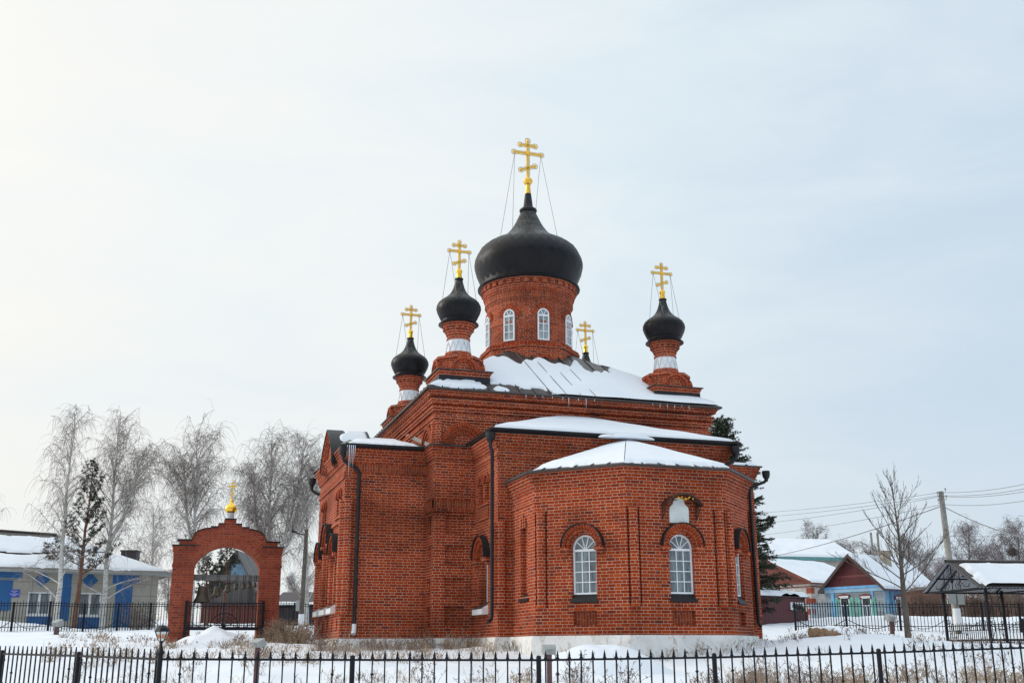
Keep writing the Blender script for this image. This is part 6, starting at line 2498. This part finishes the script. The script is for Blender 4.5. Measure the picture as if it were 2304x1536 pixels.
b.build("meter_box", M['plastic'], pole2)
b = MB()
f0 = at(678, 1385, 53.9) - pl_
b.tube([Vector((0, -0.01, -0.3)), f0 + Vector((0, 0, 0.1))], 0.137, 8)
b.build("white_wash", M['white_paint'], pole2)


def wire(pts, label, sag=0.0, r=0.012):
    b = MB()
    P = [Vector(p) for p in pts]
    path = []
    for a, c in zip(P, P[1:]):
        for k in range(13):
            t = k / 12
            q = a.lerp(c, t)
            q.z -= sag * 4 * t * (1 - t)
            path.append(q)
    c0 = path[0].copy()
    b.tube([q - c0 for q in path], r, 4)
    o = b.build("power_line", M['wire'])
    o.location = c0
    return tag(o, label, "power line", "power lines strung from the leaning pole")


wire([at(1690, 1154, 66), at(2117, 1107, 46.8), at(2330, 1083, 37)], "highest thin power line over the top of the leaning pole", 0.12, 0.010)
wire([at(1690, 1164, 66), at(2115, 1114, 46.8), at(2330, 1094, 37)], "second power line from the top, just below the pole tip", 0.12, 0.010)
wire([at(1690, 1179, 66), at(2119, 1116, 46.8), at(2330, 1101, 37)], "third power line down, starting low on the left of the pole", 0.12, 0.010)
wire([at(1690, 1206, 66), at(2121, 1134, 46.8), at(2330, 1122, 37)], "lowest of the thin parallel power lines at the leaning pole", 0.12, 0.010)
wire([at(1690, 1260, 74), at(2118, 1138, 46.8)], "thick dark service cable dropping left from the pole toward the white brick house", 0.25, 0.022)
wire([at(2121, 1138, 46.8), at(2330, 1216, 40)], "thick dark service cable dropping right from the leaning pole", 0.15, 0.022)
wire([at(2135, 1205, 46.5), at(2330, 1200, 60)], "single level power line right of the pole before the far trees", 0.05, 0.010)
wire([at(690, 1265, 54), at(735, 1266, 48)], "short power line between the wooden pole and the church", 0.02, 0.010)


# ================================================================== the log lying in the snow
lg = at(1856, 1437, 28.0)
L0 = MB()
n, m = 26, 16
ax = Vector((0.80, -0.12, -0.05))
for i in range(n + 1):
    t = i / n
    c = ax * (t - 0.5)
    rr = (0.145 - 0.045 * t) * min(1, (t * 14) ** 0.5 + 0.02, ((1 - t) * 14) ** 0.5 + 0.02)
    for k in range(m):
        a = 2 * math.pi * k / m
        d = Vector((0.15 * math.cos(a), math.cos(a), math.sin(a)))
        q = c + d * rr
        q += d * 0.045 * noise.noise((q.x * 8, q.y * 8 + 3, q.z * 8)) + d * 0.02 * noise.noise((q.x * 22, q.y * 22, q.z * 22))
        L0.v.append((q.x, q.y, q.z))
for i in range(n):
    for k in range(m):
        L0.f.append((i * m + k, i * m + (k + 1) % m, (i + 1) * m + (k + 1) % m, (i + 1) * m + k))
L0.f += [tuple(range(m)), tuple(n * m + k for k in range(m))]
L0.uv = [[(0, 0)] * len(f) for f in L0.f]
L0.m = [0] * len(L0.f)
L0.s = [True] * len(L0.f)
log = L0.build("log", M['stone_log'])
log.location = (lg.x, lg.y, max(lg.z, ground(lg.x, lg.y)) + 0.085)
tag(log, "rough brown log lying in the snow to the right of the church", "log")
sl = MB()
for i in range(13):
    t = i / 12
    for k in range(9):
        y = -0.09 + 0.18 * k / 8
        q = ax * (t * 0.62 - 0.16)
        r = (0.14 - 0.04 * t)
        e = max(0, 1 - (abs(y) / 0.09) ** 2) * max(0, 1 - (2 * t - 1) ** 4)
        sl.v.append((q.x, q.y + y + 0.02, q.z + math.sqrt(max(0, r * r - y * y)) - 0.01 + 0.055 * e + 0.012 * noise.noise((q.x * 9, y * 20, 1))))
for i in range(12):
    for k in range(8):
        sl.f.append((i * 9 + k, i * 9 + k + 1, (i + 1) * 9 + k + 1, (i + 1) * 9 + k))
sl.uv = [[(0, 0)] * 4] * len(sl.f)
sl.m = [0] * len(sl.f)
sl.s = [True] * len(sl.f)
sl.build("snow_cap", M['snow'], log)


# ================================================================== trees
def strand(b, pts, r0, r1, mat=0, n=3):
    """Thin branch: n-sided tapered tube."""
    d = pts[-1] - pts[0]
    if d.length < 1e-6:
        return
    e1 = d.cross(Vector((0.31, 0.77, 0.55)))
    if e1.length < 1e-6:
        e1 = d.cross(Vector((1, 0, 0)))
    e1.normalize()
    e2 = d.cross(e1).normalized()
    b0 = len(b.v)
    N = len(pts)
    cs = [(math.cos(2 * math.pi * k / n), math.sin(2 * math.pi * k / n)) for k in range(n)]
    for i, p in enumerate(pts):
        r = r0 + (r1 - r0) * i / (N - 1)
        for c, s in cs:
            b.v.append((p.x + (e1.x * c + e2.x * s) * r, p.y + (e1.y * c + e2.y * s) * r, p.z + (e1.z * c + e2.z * s) * r))
    for i in range(N - 1):
        for k in range(n):
            k2 = (k + 1) % n
            b.f.append((b0 + i * n + k, b0 + i * n + k2, b0 + (i + 1) * n + k2, b0 + (i + 1) * n + k))
    m = (N - 1) * n
    b.uv += [_Z4] * m
    b.m += [mat] * m
    b.s += [True] * m


_Z4 = [(0, 0)] * 4


def poly_at(pts, t):
    x = t * (len(pts) - 1)
    i = min(int(x), len(pts) - 2)
    return pts[i].lerp(pts[i + 1], x - i)


def bend(rng, p, d, L, n, droop, wob):
    """Wandering polyline from p along d; droop pulls the direction down along the way."""
    pts = [p.copy()]
    d = d.normalized()
    for i in range(n):
        d = (d + Vector((rng.uniform(-wob, wob), rng.uniform(-wob, wob), rng.uniform(-wob, wob) - droop * (i + 1) / n))).normalized()
        p = p + d * (L / n)
        pts.append(p.copy())
    return pts


def birch(name, base, top, r, spread, seed, label, nprim=44, low=0.2, droop=1.0, twigs=7, group=None, fork=None, mats=('birch', 'twig'), ang=(0.85, 1.28), cat="birch tree", twig_r=0.0068, low_boughs=()):
    rng = random.Random(seed)
    B = Vector(base)
    root = empty(name, B, 0, label, cat, group)
    H = (Vector(top) - B)
    h = H.length
    tb, cb = MB(), MB()
    stems = []
    main = [Vector((0, 0, -0.4))]
    for k in range(1, 11):
        t = k / 10
        q = H * t + Vector((rng.uniform(-.05, .05), rng.uniform(-.05, .05), 0)) * h * 0.10 * (1 if 0 < t < 1 else 0)
        main.append(q)
    tb.tube(main, [r * (1 - 0.93 * (k / 10) ** 0.9) + 0.008 for k in range(11)], 8)
    stems.append((main, r, 1.0))
    if fork:
        for (ft, dx, fh) in fork:
            p0 = poly_at(main, ft)
            e = Vector((dx, rng.uniform(-.5, .5), h * fh))
            pts = [p0] + [p0.lerp(e, k / 6) + Vector((dx * 0.16 * math.sin(math.pi * k / 6), rng.uniform(-.1, .1), 0)) for k in range(1, 7)]
            tb.tube(pts, [r * 0.62 * (1 - 0.92 * k / 6) + 0.008 for k in range(7)], 7)
            stems.append((pts, r * 0.62, 0.75))
    for st, sr_, wgt in stems:
        for i in range(int(nprim * wgt)):
            t = low + (0.97 - low) * ((i + rng.random()) / (nprim * wgt)) ** 0.9
            p = poly_at(st, t)
            a = rng.uniform(0, 2 * math.pi)
            up = rng.uniform(*ang)
            prof = math.sin(math.pi * min(1, max(0.0, (t - low) / (1 - low)) * 0.86 + 0.14)) ** 0.7
            L = spread * (0.35 + 0.75 * prof) * rng.uniform(0.7, 1.15)
            d = Vector((math.cos(a) * math.cos(up), math.sin(a) * math.cos(up), math.sin(up)))
            pts = bend(rng, p, d, L, 7, 0.15 * droop, 0.13)
            br = max(0.012, sr_ * 0.30 * (1 - t) + 0.014)
            strand(tb if br > 0.018 else cb, pts, br, 0.008, 1 if br > 0.018 else 0, 4)
            nsec = max(3, int(L * 3.6))
            for j in range(nsec):
                tt = 0.18 + 0.82 * (j + rng.random()) / nsec
                q = poly_at(pts, min(tt, 1.0))
                dd = (pts[-1] - pts[0]).normalized()
                sdv = Vector((rng.uniform(-1, 1), rng.uniform(-1, 1), rng.uniform(-0.2, 0.8)))
                sec = bend(rng, q, dd * 0.6 + sdv * 0.8, rng.uniform(0.4, 1.0) * spread * 0.36, 4, 0.45 * droop, 0.2)
                strand(cb, sec, 0.010, 0.005, 0, 3)
                for w in range(twigs):
                    q2 = poly_at(sec, rng.uniform(0.2, 1.0))
                    dv = Vector((rng.uniform(-.7, .7), rng.uniform(-.7, .7), rng.uniform(-0.6, 0.55)))
                    tw_ = bend(rng, q2, dv, rng.uniform(0.4, 1.45) * (0.5 + 0.5 * droop), 4, 0.85 * droop, 0.13)
                    strand(cb, tw_, twig_r, twig_r * 0.5, 0, 3)
    for (ht, a, L, up) in low_boughs:
        p = poly_at(main, ht)
        d = Vector((math.cos(a) * math.cos(up), math.sin(a) * math.cos(up), math.sin(up)))
        pts = bend(rng, p, d, L, 8, 0.12, 0.12)
        strand(tb, pts, r * 0.24, 0.010, 1, 6)
        for j in range(int(L * 5)):
            q = poly_at(pts, rng.uniform(0.3, 1.0))
            sec = bend(rng, q, Vector((rng.uniform(-1, 1), rng.uniform(-1, 1), rng.uniform(-0.2, 0.9))), rng.uniform(0.6, 1.3), 4, 0.4, 0.22)
            strand(cb, sec, 0.013, 0.006, 0, 3)
            for w in range(twigs):
                q2 = poly_at(sec, rng.uniform(0.2, 1.0))
                strand(cb, bend(rng, q2, Vector((rng.uniform(-.7, .7), rng.uniform(-.7, .7), rng.uniform(-0.6, 0.5))), rng.uniform(0.4, 0.9), 3, 0.7, 0.15), twig_r, twig_r * 0.5, 0, 3)
    tb.build("trunk", [M[mats[0]], M['birch_limb'] if mats[0] == 'birch' else M[mats[0]]], root)
    cb.build("crown", [M[mats[1]]], root)
    return root


G_ = "bare birches behind the bell arch"
def gp(px, py, Y):
    p = at(px, py, Y)
    return Vector((p.x, p.y, ground(p.x, p.y)))


birch("birch_tree", gp(124, 1420, 56), at(168, 928, 56), 0.155, 1.9, 11, "tall slender bare birch at the far left before the blue and beige building", 42, 0.22, 1.15, 4, G_, low_boughs=((0.13, math.pi * 0.95, 2.6, 0.75), (0.2, math.pi * 1.05, 2.0, 0.5), (0.28, 0.2, 1.4, 0.7)))
birch("birch_tree", gp(228, 1420, 58), at(270, 948, 58), 0.15, 2.3, 12, "wide bare birch right of the pine near the blue and beige building", 46, 0.25, 1.0, 4, G_, fork=((0.40, 1.3, 0.80),), low_boughs=((0.14, 0.25, 2.6, 0.6), (0.19, 0.0, 2.3, 0.45), (0.16, math.pi, 1.5, 0.5)))
birch("birch_tree", gp(428, 1420, 60), at(446, 970, 60), 0.16, 2.4, 13, "bare birch rising right behind the left pier of the bell arch", 50, 0.22, 1.05, 4, G_, fork=((0.40, -1.1, 0.82),))
birch("birch_tree", gp(600, 1420, 62), at(612, 990, 62), 0.16, 2.6, 14, "broad bare birch behind the right side of the bell arch", 52, 0.15, 1.0, 4, G_, fork=((0.22, 1.6, 0.97), (0.3, 2.6, 0.80), (0.3, -1.3, 0.8)))
birch("birch_tree", gp(688, 1420, 68), at(690, 1085, 68), 0.15, 1.6, 15, "smaller birch half hidden by the left wall of the church", 40, 0.1, 1.1, 4, G_)
birch("birch_tree", gp(-42, 1420, 66), at(-50, 1100, 66), 0.18, 1.7, 16, "birch mostly outside the left edge with only its twig tips in view", 36, 0.3, 1.0, 4, G_)
birch("birch_tree", gp(340, 1420, 76), at(345, 1150, 76), 0.14, 2.4, 17, "low bushy birch between the blue and beige building and the bell arch", 40, 0.08, 1.1, 4, G_)

# young bare tree on the right: ascending branches
def young_tree():
    rng = random.Random(5)
    base = at(2044, 1437, 30)
    root = empty("bare_tree", (base.x, base.y, base.z), 0, "bare young tree with upswept branches in the snow before the blue house", "tree")
    tb, cb = MB(), MB()
    top = at(2004, 1068, 30) - base
    k1, k2, k3 = at(2031, 1310, 30) - base, at(2022, 1200, 30) - base, at(2012, 1130, 30) - base
    main = [Vector((0, 0, -0.3)), Vector((0, 0, 0)).lerp(k1, 0.4), k1, k1.lerp(k2, 0.5), k2, k3, top]
    tb.tube(main, [0.092, 0.080, 0.064, 0.046, 0.029, 0.016, 0.005], 9)

    def grow(p, d, L, r, depth):
        pts = bend(rng, p, d, L, 6, -0.10 if depth < 2 else -0.05, 0.11)
        strand(tb if r > 0.018 else cb, pts, r, max(0.003, r * 0.3), 0, 5 if r > 0.012 else 3)
        if depth >= 3:
            return
        n = int(L * (5.2 if depth == 0 else 6.5)) + 1
        for j in range(n):
            t = 0.15 + 0.83 * (j + rng.random()) / n
            q = poly_at(pts, t)
            dd = (pts[-1] - pts[0]).normalized()
            sd = Vector((rng.uniform(-1, 1), rng.uniform(-1, 1), rng.uniform(-0.5, 0.5)))
            nd = dd + Vector((0, 0, 0.25)) + sd * rng.uniform(0.35, 0.75)
            grow(q, nd, L * rng.uniform(0.25, 0.5) * (1.15 - 0.5 * t), max(0.0028, r * 0.42), depth + 1)
    for i in range(36):
        t = 0.27 + 0.69 * (i + rng.random()) / 36
        p = poly_at(main, t)
        a = i * 2.4 + rng.uniform(-0.5, 0.5)
        up = rng.uniform(0.50, 0.85) + 0.55 * max(0, t - 0.35)
        L = (1.40 * (1 - (t - 0.30) / 0.80) + 0.30) * rng.uniform(0.75, 1.15)
        grow(p, Vector((math.cos(a) * math.cos(up), math.sin(a) * math.cos(up), math.sin(up))), L, 0.016 * (1.1 - t) + 0.006, 0)
    tb.build("trunk", M['bark'], root)
    cb.build("crown", M['bark'], root)


young_tree()


def needles(b, c, d, n, L, w, rng, spread=0.9):
    """Tuft of needle-shaped faces round direction d."""
    for _ in range(n):
        v = (d + Vector((rng.uniform(-1, 1), rng.uniform(-1, 1), rng.uniform(-1, 1))) * spread).normalized() * L * rng.uniform(0.7, 1.2)
        s = v.cross(Vector((rng.uniform(-1, 1), rng.uniform(-1, 1), rng.uniform(-1, 1))))
        if s.length < 1e-5:
            continue
        s = s.normalized() * w
        b0 = len(b.v)
        e = c + v
        m = c + v * 0.5
        b.v += [(c.x, c.y, c.z), (m.x + s.x, m.y + s.y, m.z + s.z), (e.x, e.y, e.z), (m.x - s.x, m.y - s.y, m.z - s.z)]
        b.f.append((b0, b0 + 1, b0 + 2, b0 + 3))
        b.uv.append(_Z4)
        b.m.append(0)
        b.s.append(False)


def pine(base, top, r, spread, label, seed, tiers=17, low=0.36):
    rng = random.Random(seed)
    root = empty("pine_tree", base, 0, label, "pine tree")
    H = Vector(top) - Vector(base)
    tb, cb = MB(), MB()
    main = [Vector((0, 0, -0.4))] + [H * (k / 8) + Vector((rng.uniform(-.04, .04), 0, 0)) for k in range(1, 9)]
    tb.tube(main, [r * (1 - 0.9 * k / 8) + 0.01 for k in range(9)], 8)
    for i in range(tiers):
        t = low + (1 - low) * i / (tiers - 1) * 0.985
        for j in range(5 if t < 0.9 else 4):
            if t < 0.6 and rng.random() < 0.22:
                continue
            a = rng.uniform(0, 2 * math.pi)
            up = 0.15 + 0.75 * t + rng.uniform(-.1, .1)
            L = spread * (1.15 - t) ** 0.75 * rng.uniform(0.65, 1.1) + 0.18
            d = Vector((math.cos(a) * math.cos(up), math.sin(a) * math.cos(up), math.sin(up)))
            pts = bend(rng, poly_at(main, t), d, L, 5, -0.22, 0.10)
            strand(tb, pts, 0.03 * (1.2 - t) + 0.008, 0.008, 0, 4)
            n = max(3, int(L * 9))
            for k in range(n):
                q = poly_at(pts, 0.30 + 0.70 * (k + rng.random()) / n)
                q = q + Vector((rng.uniform(-.12, .12), rng.uniform(-.12, .12), rng.uniform(-.02, .12)))
                needles(cb, q, Vector((d.x * 0.4, d.y * 0.4, 0.7)), 16, 0.17, 0.012, rng, 0.8)
    tb.build("trunk", M['pine_bark'], root)
    cb.build("crown", M['pine_needle'], root)


pine(gp(166, 1420, 57), at(208, 1062, 57), 0.14, 2.3, "thin pine between the two left birches before the blue and beige building", 21, 13, 0.34)
pine(gp(114, 1420, 61), at(110, 1238, 60), 0.11, 1.0, "small young pine just behind the trunk of the far left birch", 22, 9, 0.4)
pine(gp(500, 1420, 70), at(512, 1232, 70), 0.14, 1.5, "dark pine standing behind the bells in the brick arch", 23, 9, 0.45)
pine(gp(462, 1420, 69), at(466, 1262, 69), 0.14, 1.7, "shorter pine behind the left jamb of the bell arch", 24, 9, 0.35)


def spruce(base, top, spread, label, seed, tiers=46):
    rng = random.Random(seed)
    root = empty("spruce_tree", base, 0, label, "spruce tree")
    H = Vector(top) - Vector(base)
    h = H.length
    tb, cb = MB(), MB()
    tb.tube([Vector((0, 0, -0.4)), H * 0.5, H], [0.2, 0.11, 0.015], 8)
    for i in range(tiers):
        t = 0.06 + 0.93 * (i / (tiers - 1)) ** 0.95
        nb_ = 8 if t < 0.8 else 6
        for j in range(nb_):
            a = 2 * math.pi * (j + rng.random() * 0.7) / nb_ + i * 0.9
            L = spread * (1 - t) ** 0.80 * rng.uniform(0.70, 1.15) + 0.20
            up = -0.25 + 0.95 * t ** 2
            d = Vector((math.cos(a) * math.cos(up), math.sin(a) * math.cos(up), math.sin(up)))
            pts = bend(rng, H * t, d, L, 6, -0.10, 0.07)
            strand(cb, pts, 0.022, 0.008, 1, 3)
            n = max(3, int(L * 9))
            for k in range(n):
                q = poly_at(pts, 0.12 + 0.85 * (k + rng.random()) / n)
                hang = bend(rng, q, Vector((d.x * 0.6 + rng.uniform(-.9, .9), d.y * 0.6 + rng.uniform(-.9, .9), -0.25 + 0.6 * t)), rng.uniform(0.25, 0.55), 2, 0.25 * (1 - t), 0.1)
                strand(cb, hang, 0.008, 0.004, 1, 3)
                for w in range(4):
                    needles(cb, poly_at(hang, w / 4 + 0.1), (hang[-1] - hang[0]).normalized(), 6, 0.17, 0.020, rng, 0.65)
            needles(cb, pts[-1], d, 8, 0.16, 0.012, rng, 0.5)
    tb.build("trunk", M['bark'], root)
    cb.build("crown", [M['needle'], M['bark']], root)


spruce(gp(1632, 1400, 55), at(1621, 950, 55), 3.5, "tall dark green spruce rising behind the right side of the church", 31)

# ---- bare trees on the skyline to the right
G2 = "bare trees on the skyline at right"
t1 = birch("far_tree", gp(2182, 1400, 130), at(2180, 1192, 130), 0.22, 3.6, 41, "rounded purple-grey bare tree right of the leaning pole", 40, 0.10, 0.8, 5, G2, mats=('bark', 'far_twig'), cat="tree", twig_r=0.016)
t2 = birch("far_tree", gp(2296, 1400, 126), at(2292, 1190, 126), 0.22, 3.4, 42, "tall bare tree by the right edge of the picture", 40, 0.10, 0.9, 5, G2, mats=('bark', 'far_twig'), cat="tree", twig_r=0.016)
t3 = birch("far_tree", gp(1830, 1400, 150), at(1829, 1190, 150), 0.2, 3.0, 43, "far bare tree peeping over the back house by the aerial", 34, 0.35, 0.3, 5, G2, mats=('bark', 'far_twig'), cat="tree", twig_r=0.016, ang=(0.7, 1.25))


def far_copy(src, px, py, Y, sc, rz, label):
    c = copy_tree(src)
    p = gp(px, py, Y)
    c.location = p
    c.scale = (sc, sc, sc)
    c.rotation_euler = (0, 0, rz)
    c["label"] = label


for args in ((t1, 2236, 1400, 140, 0.80, 2.1, "lower bare tree between the two rounded trees right of the pole"),
             (t2, 2140, 1400, 145, 0.72, 1.0, "bare tree directly behind the foot of the leaning pole"),
             (t1, 1925, 1400, 135, 0.86, 4.0, "bare tree over the left half of the blue house roof"),
             (t2, 1985, 1400, 142, 0.84, 3.1, "bare tree behind the chimney of the blue house"),
             (t1, 2050, 1400, 128, 0.85, 5.0, "bare tree behind the crown of the bare young tree"),
             (t2, 2262, 1400, 138, 0.9, 0.4, "bare tree left of the one by the right edge"),
             (t1, 2100, 1400, 150, 0.85, 1.6, "bare tree just left of the leaning pole"),
             (t2, 660, 1400, 150, 0.6, 1.9, "distant bare tree over the dark brown shed"),
             (t1, 380, 1400, 140, 0.6, 2.9, "distant bare tree low behind the left pier of the arch")):
    far_copy(*args)
# dark nest in the skyline tree
q = at(2279, 1242, 126)
nst = MB()
for k in range(260):
    rng = random
    v = Vector((rng.gauss(0, 1), rng.gauss(0, 1), rng.gauss(0, 0.7))).normalized() * 0.42
    strand(nst, [v, v + Vector((rng.uniform(-.4, .4), rng.uniform(-.4, .4), rng.uniform(-.25, .25)))], 0.035, 0.02)
nst.ball((0, 0, -0.02), 0.36, 8, sz=0.75)
no = nst.build("bird_nest", M['bark'])
no.location = q
tag(no, "dark round bird nest high in the skyline trees at the right edge", "nest")


# ---- brushwood
def bush(px, py, Y, w, h, n, label, mat='shrub', seed=0, r=0.010, group="brown shrubs behind the right fence"):
    rng = random.Random(seed)
    p = gp(px, py, Y)
    b = MB()
    for i in range(n):
        o = Vector((rng.gauss(0, w * 0.35), rng.gauss(0, w * 0.25), 0))
        d = Vector((rng.uniform(-.5, .5), rng.uniform(-.5, .5), 1))
        L = h * rng.uniform(0.5, 1.05) * max(0.4, 1 - (o.x / w) ** 2)
        st = bend(rng, o, d, L, 4, 0.05, 0.14)
        strand(b, st, r * 1.5, r * 0.6)
        for k in range(5):
            s = bend(rng, poly_at(st, rng.uniform(0.25, 0.95)), Vector((rng.uniform(-1, 1), rng.uniform(-1, 1), rng.uniform(0.1, 1))), L * rng.uniform(0.2, 0.4), 3, 0.1, 0.15)
            strand(b, s, r, r * 0.5)
    o = b.build("shrub", M[mat])
    o.location = p
    return tag(o, label, "shrub", group)


bush(2075, 1400, 60, 1.6, 2.0, 170, "brown leafless shrub against the blue side wall of the old house", seed=1)
bush(2110, 1400, 62, 1.5, 1.8, 150, "brown leafless shrub left of the meter pole", seed=2)
bush(2190, 1400, 66, 2.6, 2.4, 240, "brown thicket behind the canopy posts", seed=3)
bush(2245, 1400, 68, 2.6, 2.5, 240, "brown thicket in front of the teal fence", seed=4)
bush(2300, 1400, 64, 2.2, 2.2, 200, "brown thicket at the right edge under the canopy roof", seed=5)
bush(305, 1424, 56, 1.3, 1.5, 46, "dry brown weeds before the right end of the blue and beige building", 'dry_dark', 6, 0.012, group=None)
bush(672, 1450, 33.5, 0.9, 0.7, 150, "bushy tan dry weeds between bell arch and church", 'dry', 7, 0.006, group=None)
bush(630, 1446, 34.0, 0.8, 0.75, 150, "bushy tan dry weeds at the right pier foot of the bell arch", 'dry', 8, 0.006, group=None)


# ================================================================== dry grass poking through the snow
rng = random.Random(99)
gr = MB()


def tuft(x, y, n, h, mat, lean=0.35, r=0.0035, seed_head=0.0):
    z = ground(x, y) - 0.02
    for _ in range(n):
        p = Vector((x + rng.gauss(0, 0.07), y + rng.gauss(0, 0.07), z))
        d = Vector((rng.gauss(0, lean), rng.gauss(0, lean), 1))
        L = h * rng.uniform(0.45, 1.15)
        pts = bend(rng, p, d, L, 3, 0.15, 0.18)
        strand(gr, pts, r, r * 0.5, mat)
        if rng.random() < seed_head:
            for k in range(4):
                q = poly_at(pts, rng.uniform(0.7, 1.0))
                strand(gr, [q, q + Vector((rng.uniform(-.05, .05), rng.uniform(-.05, .05), rng.uniform(0, .06)))], r * 1.6, r, mat)


def patch(px0, px1, Y0, Y1, n, blades, h, mat=0, head=0.0, lean=0.35, r=0.0035):
    for _ in range(n):
        Y = rng.uniform(Y0, Y1)
        px = rng.uniform(px0, px1)
        if noise.noise((px * 0.012, Y * 0.5, 3.3)) < -0.05 and rng.random() < 0.8:
            continue
        p = at(px, 1450, Y)
        tuft(p.x, p.y, rng.randint(blades // 2, blades), h * rng.uniform(0.6, 1.2), mat if rng.random() < 0.75 else 1 - mat, lean, r, head)


# before the left walls of the church
for _ in range(120):
    u, v = rng.uniform(-6.6, -1.9), 0
    v = (6.4 if u < -3.3 else 5.5 if u < -2.1 else 3.4) - abs(rng.gauss(0, 0.5)) - 0.25
    q = cw(u, v)
    tuft(q.x, q.y, rng.randint(5, 11), rng.uniform(0.2, 0.55), 0 if rng.random() < 0.65 else 1, 0.3, 0.0052, 0.3)
for _ in range(60):
    u = rng.uniform(-1.9, 4.2)
    q = cw(u, (1.6 - (u + 1.7) if u < 0 else 0) - 0.3 - abs(rng.gauss(0, 0.2)))
    tuft(q.x, q.y, rng.randint(2, 6), rng.uniform(0.15, 0.35), rng.randint(0, 1), 0.4, 0.004, 0.3)
patch(560, 1120, 25.0, 31, 210, 11, 0.30, 0, 0.2, r=0.005)
patch(100, 640, 24, 40, 230, 14, 0.32, 0, 0.2, 0.45, 0.006)
patch(150, 1300, 18.5, 23, 230, 12, 0.26, 0, 0.2, r=0.0042)
patch(1560, 2304, 17.5, 22, 620, 14, 0.40, 0, 0.35, r=0.0042)
patch(1250, 1500, 19.5, 21.5, 26, 7, 0.28, 1, 0.4)
patch(1700, 2304, 24, 36, 170, 7, 0.26, 1, 0.3, r=0.005)
patch(380, 660, 31, 34.4, 70, 10, 0.28, 0, 0.2, 0.4, 0.005)
# tall brown weed stalks by the fence on the right
for px, Y in ((1583, 19), (1590, 18.6), (1600, 18.9), (1612, 19.2), (1830, 18.5), (1846, 18.4), (2120, 18.2), (1300, 20.5), (1400, 20), (960, 20)):
    for k in range(4):
        p = at(px + rng.uniform(-14, 14), 1450, Y)
        tuft(p.x, p.y, 5, 0.62, 1, 0.22, 0.0045, 0.9)
go = gr.build("dry_grass", [M['dry'], M['dry_dark']])
tag(go, "tufts of dry grass and weeds sticking out of the snow", "dry grass", kind="stuff")
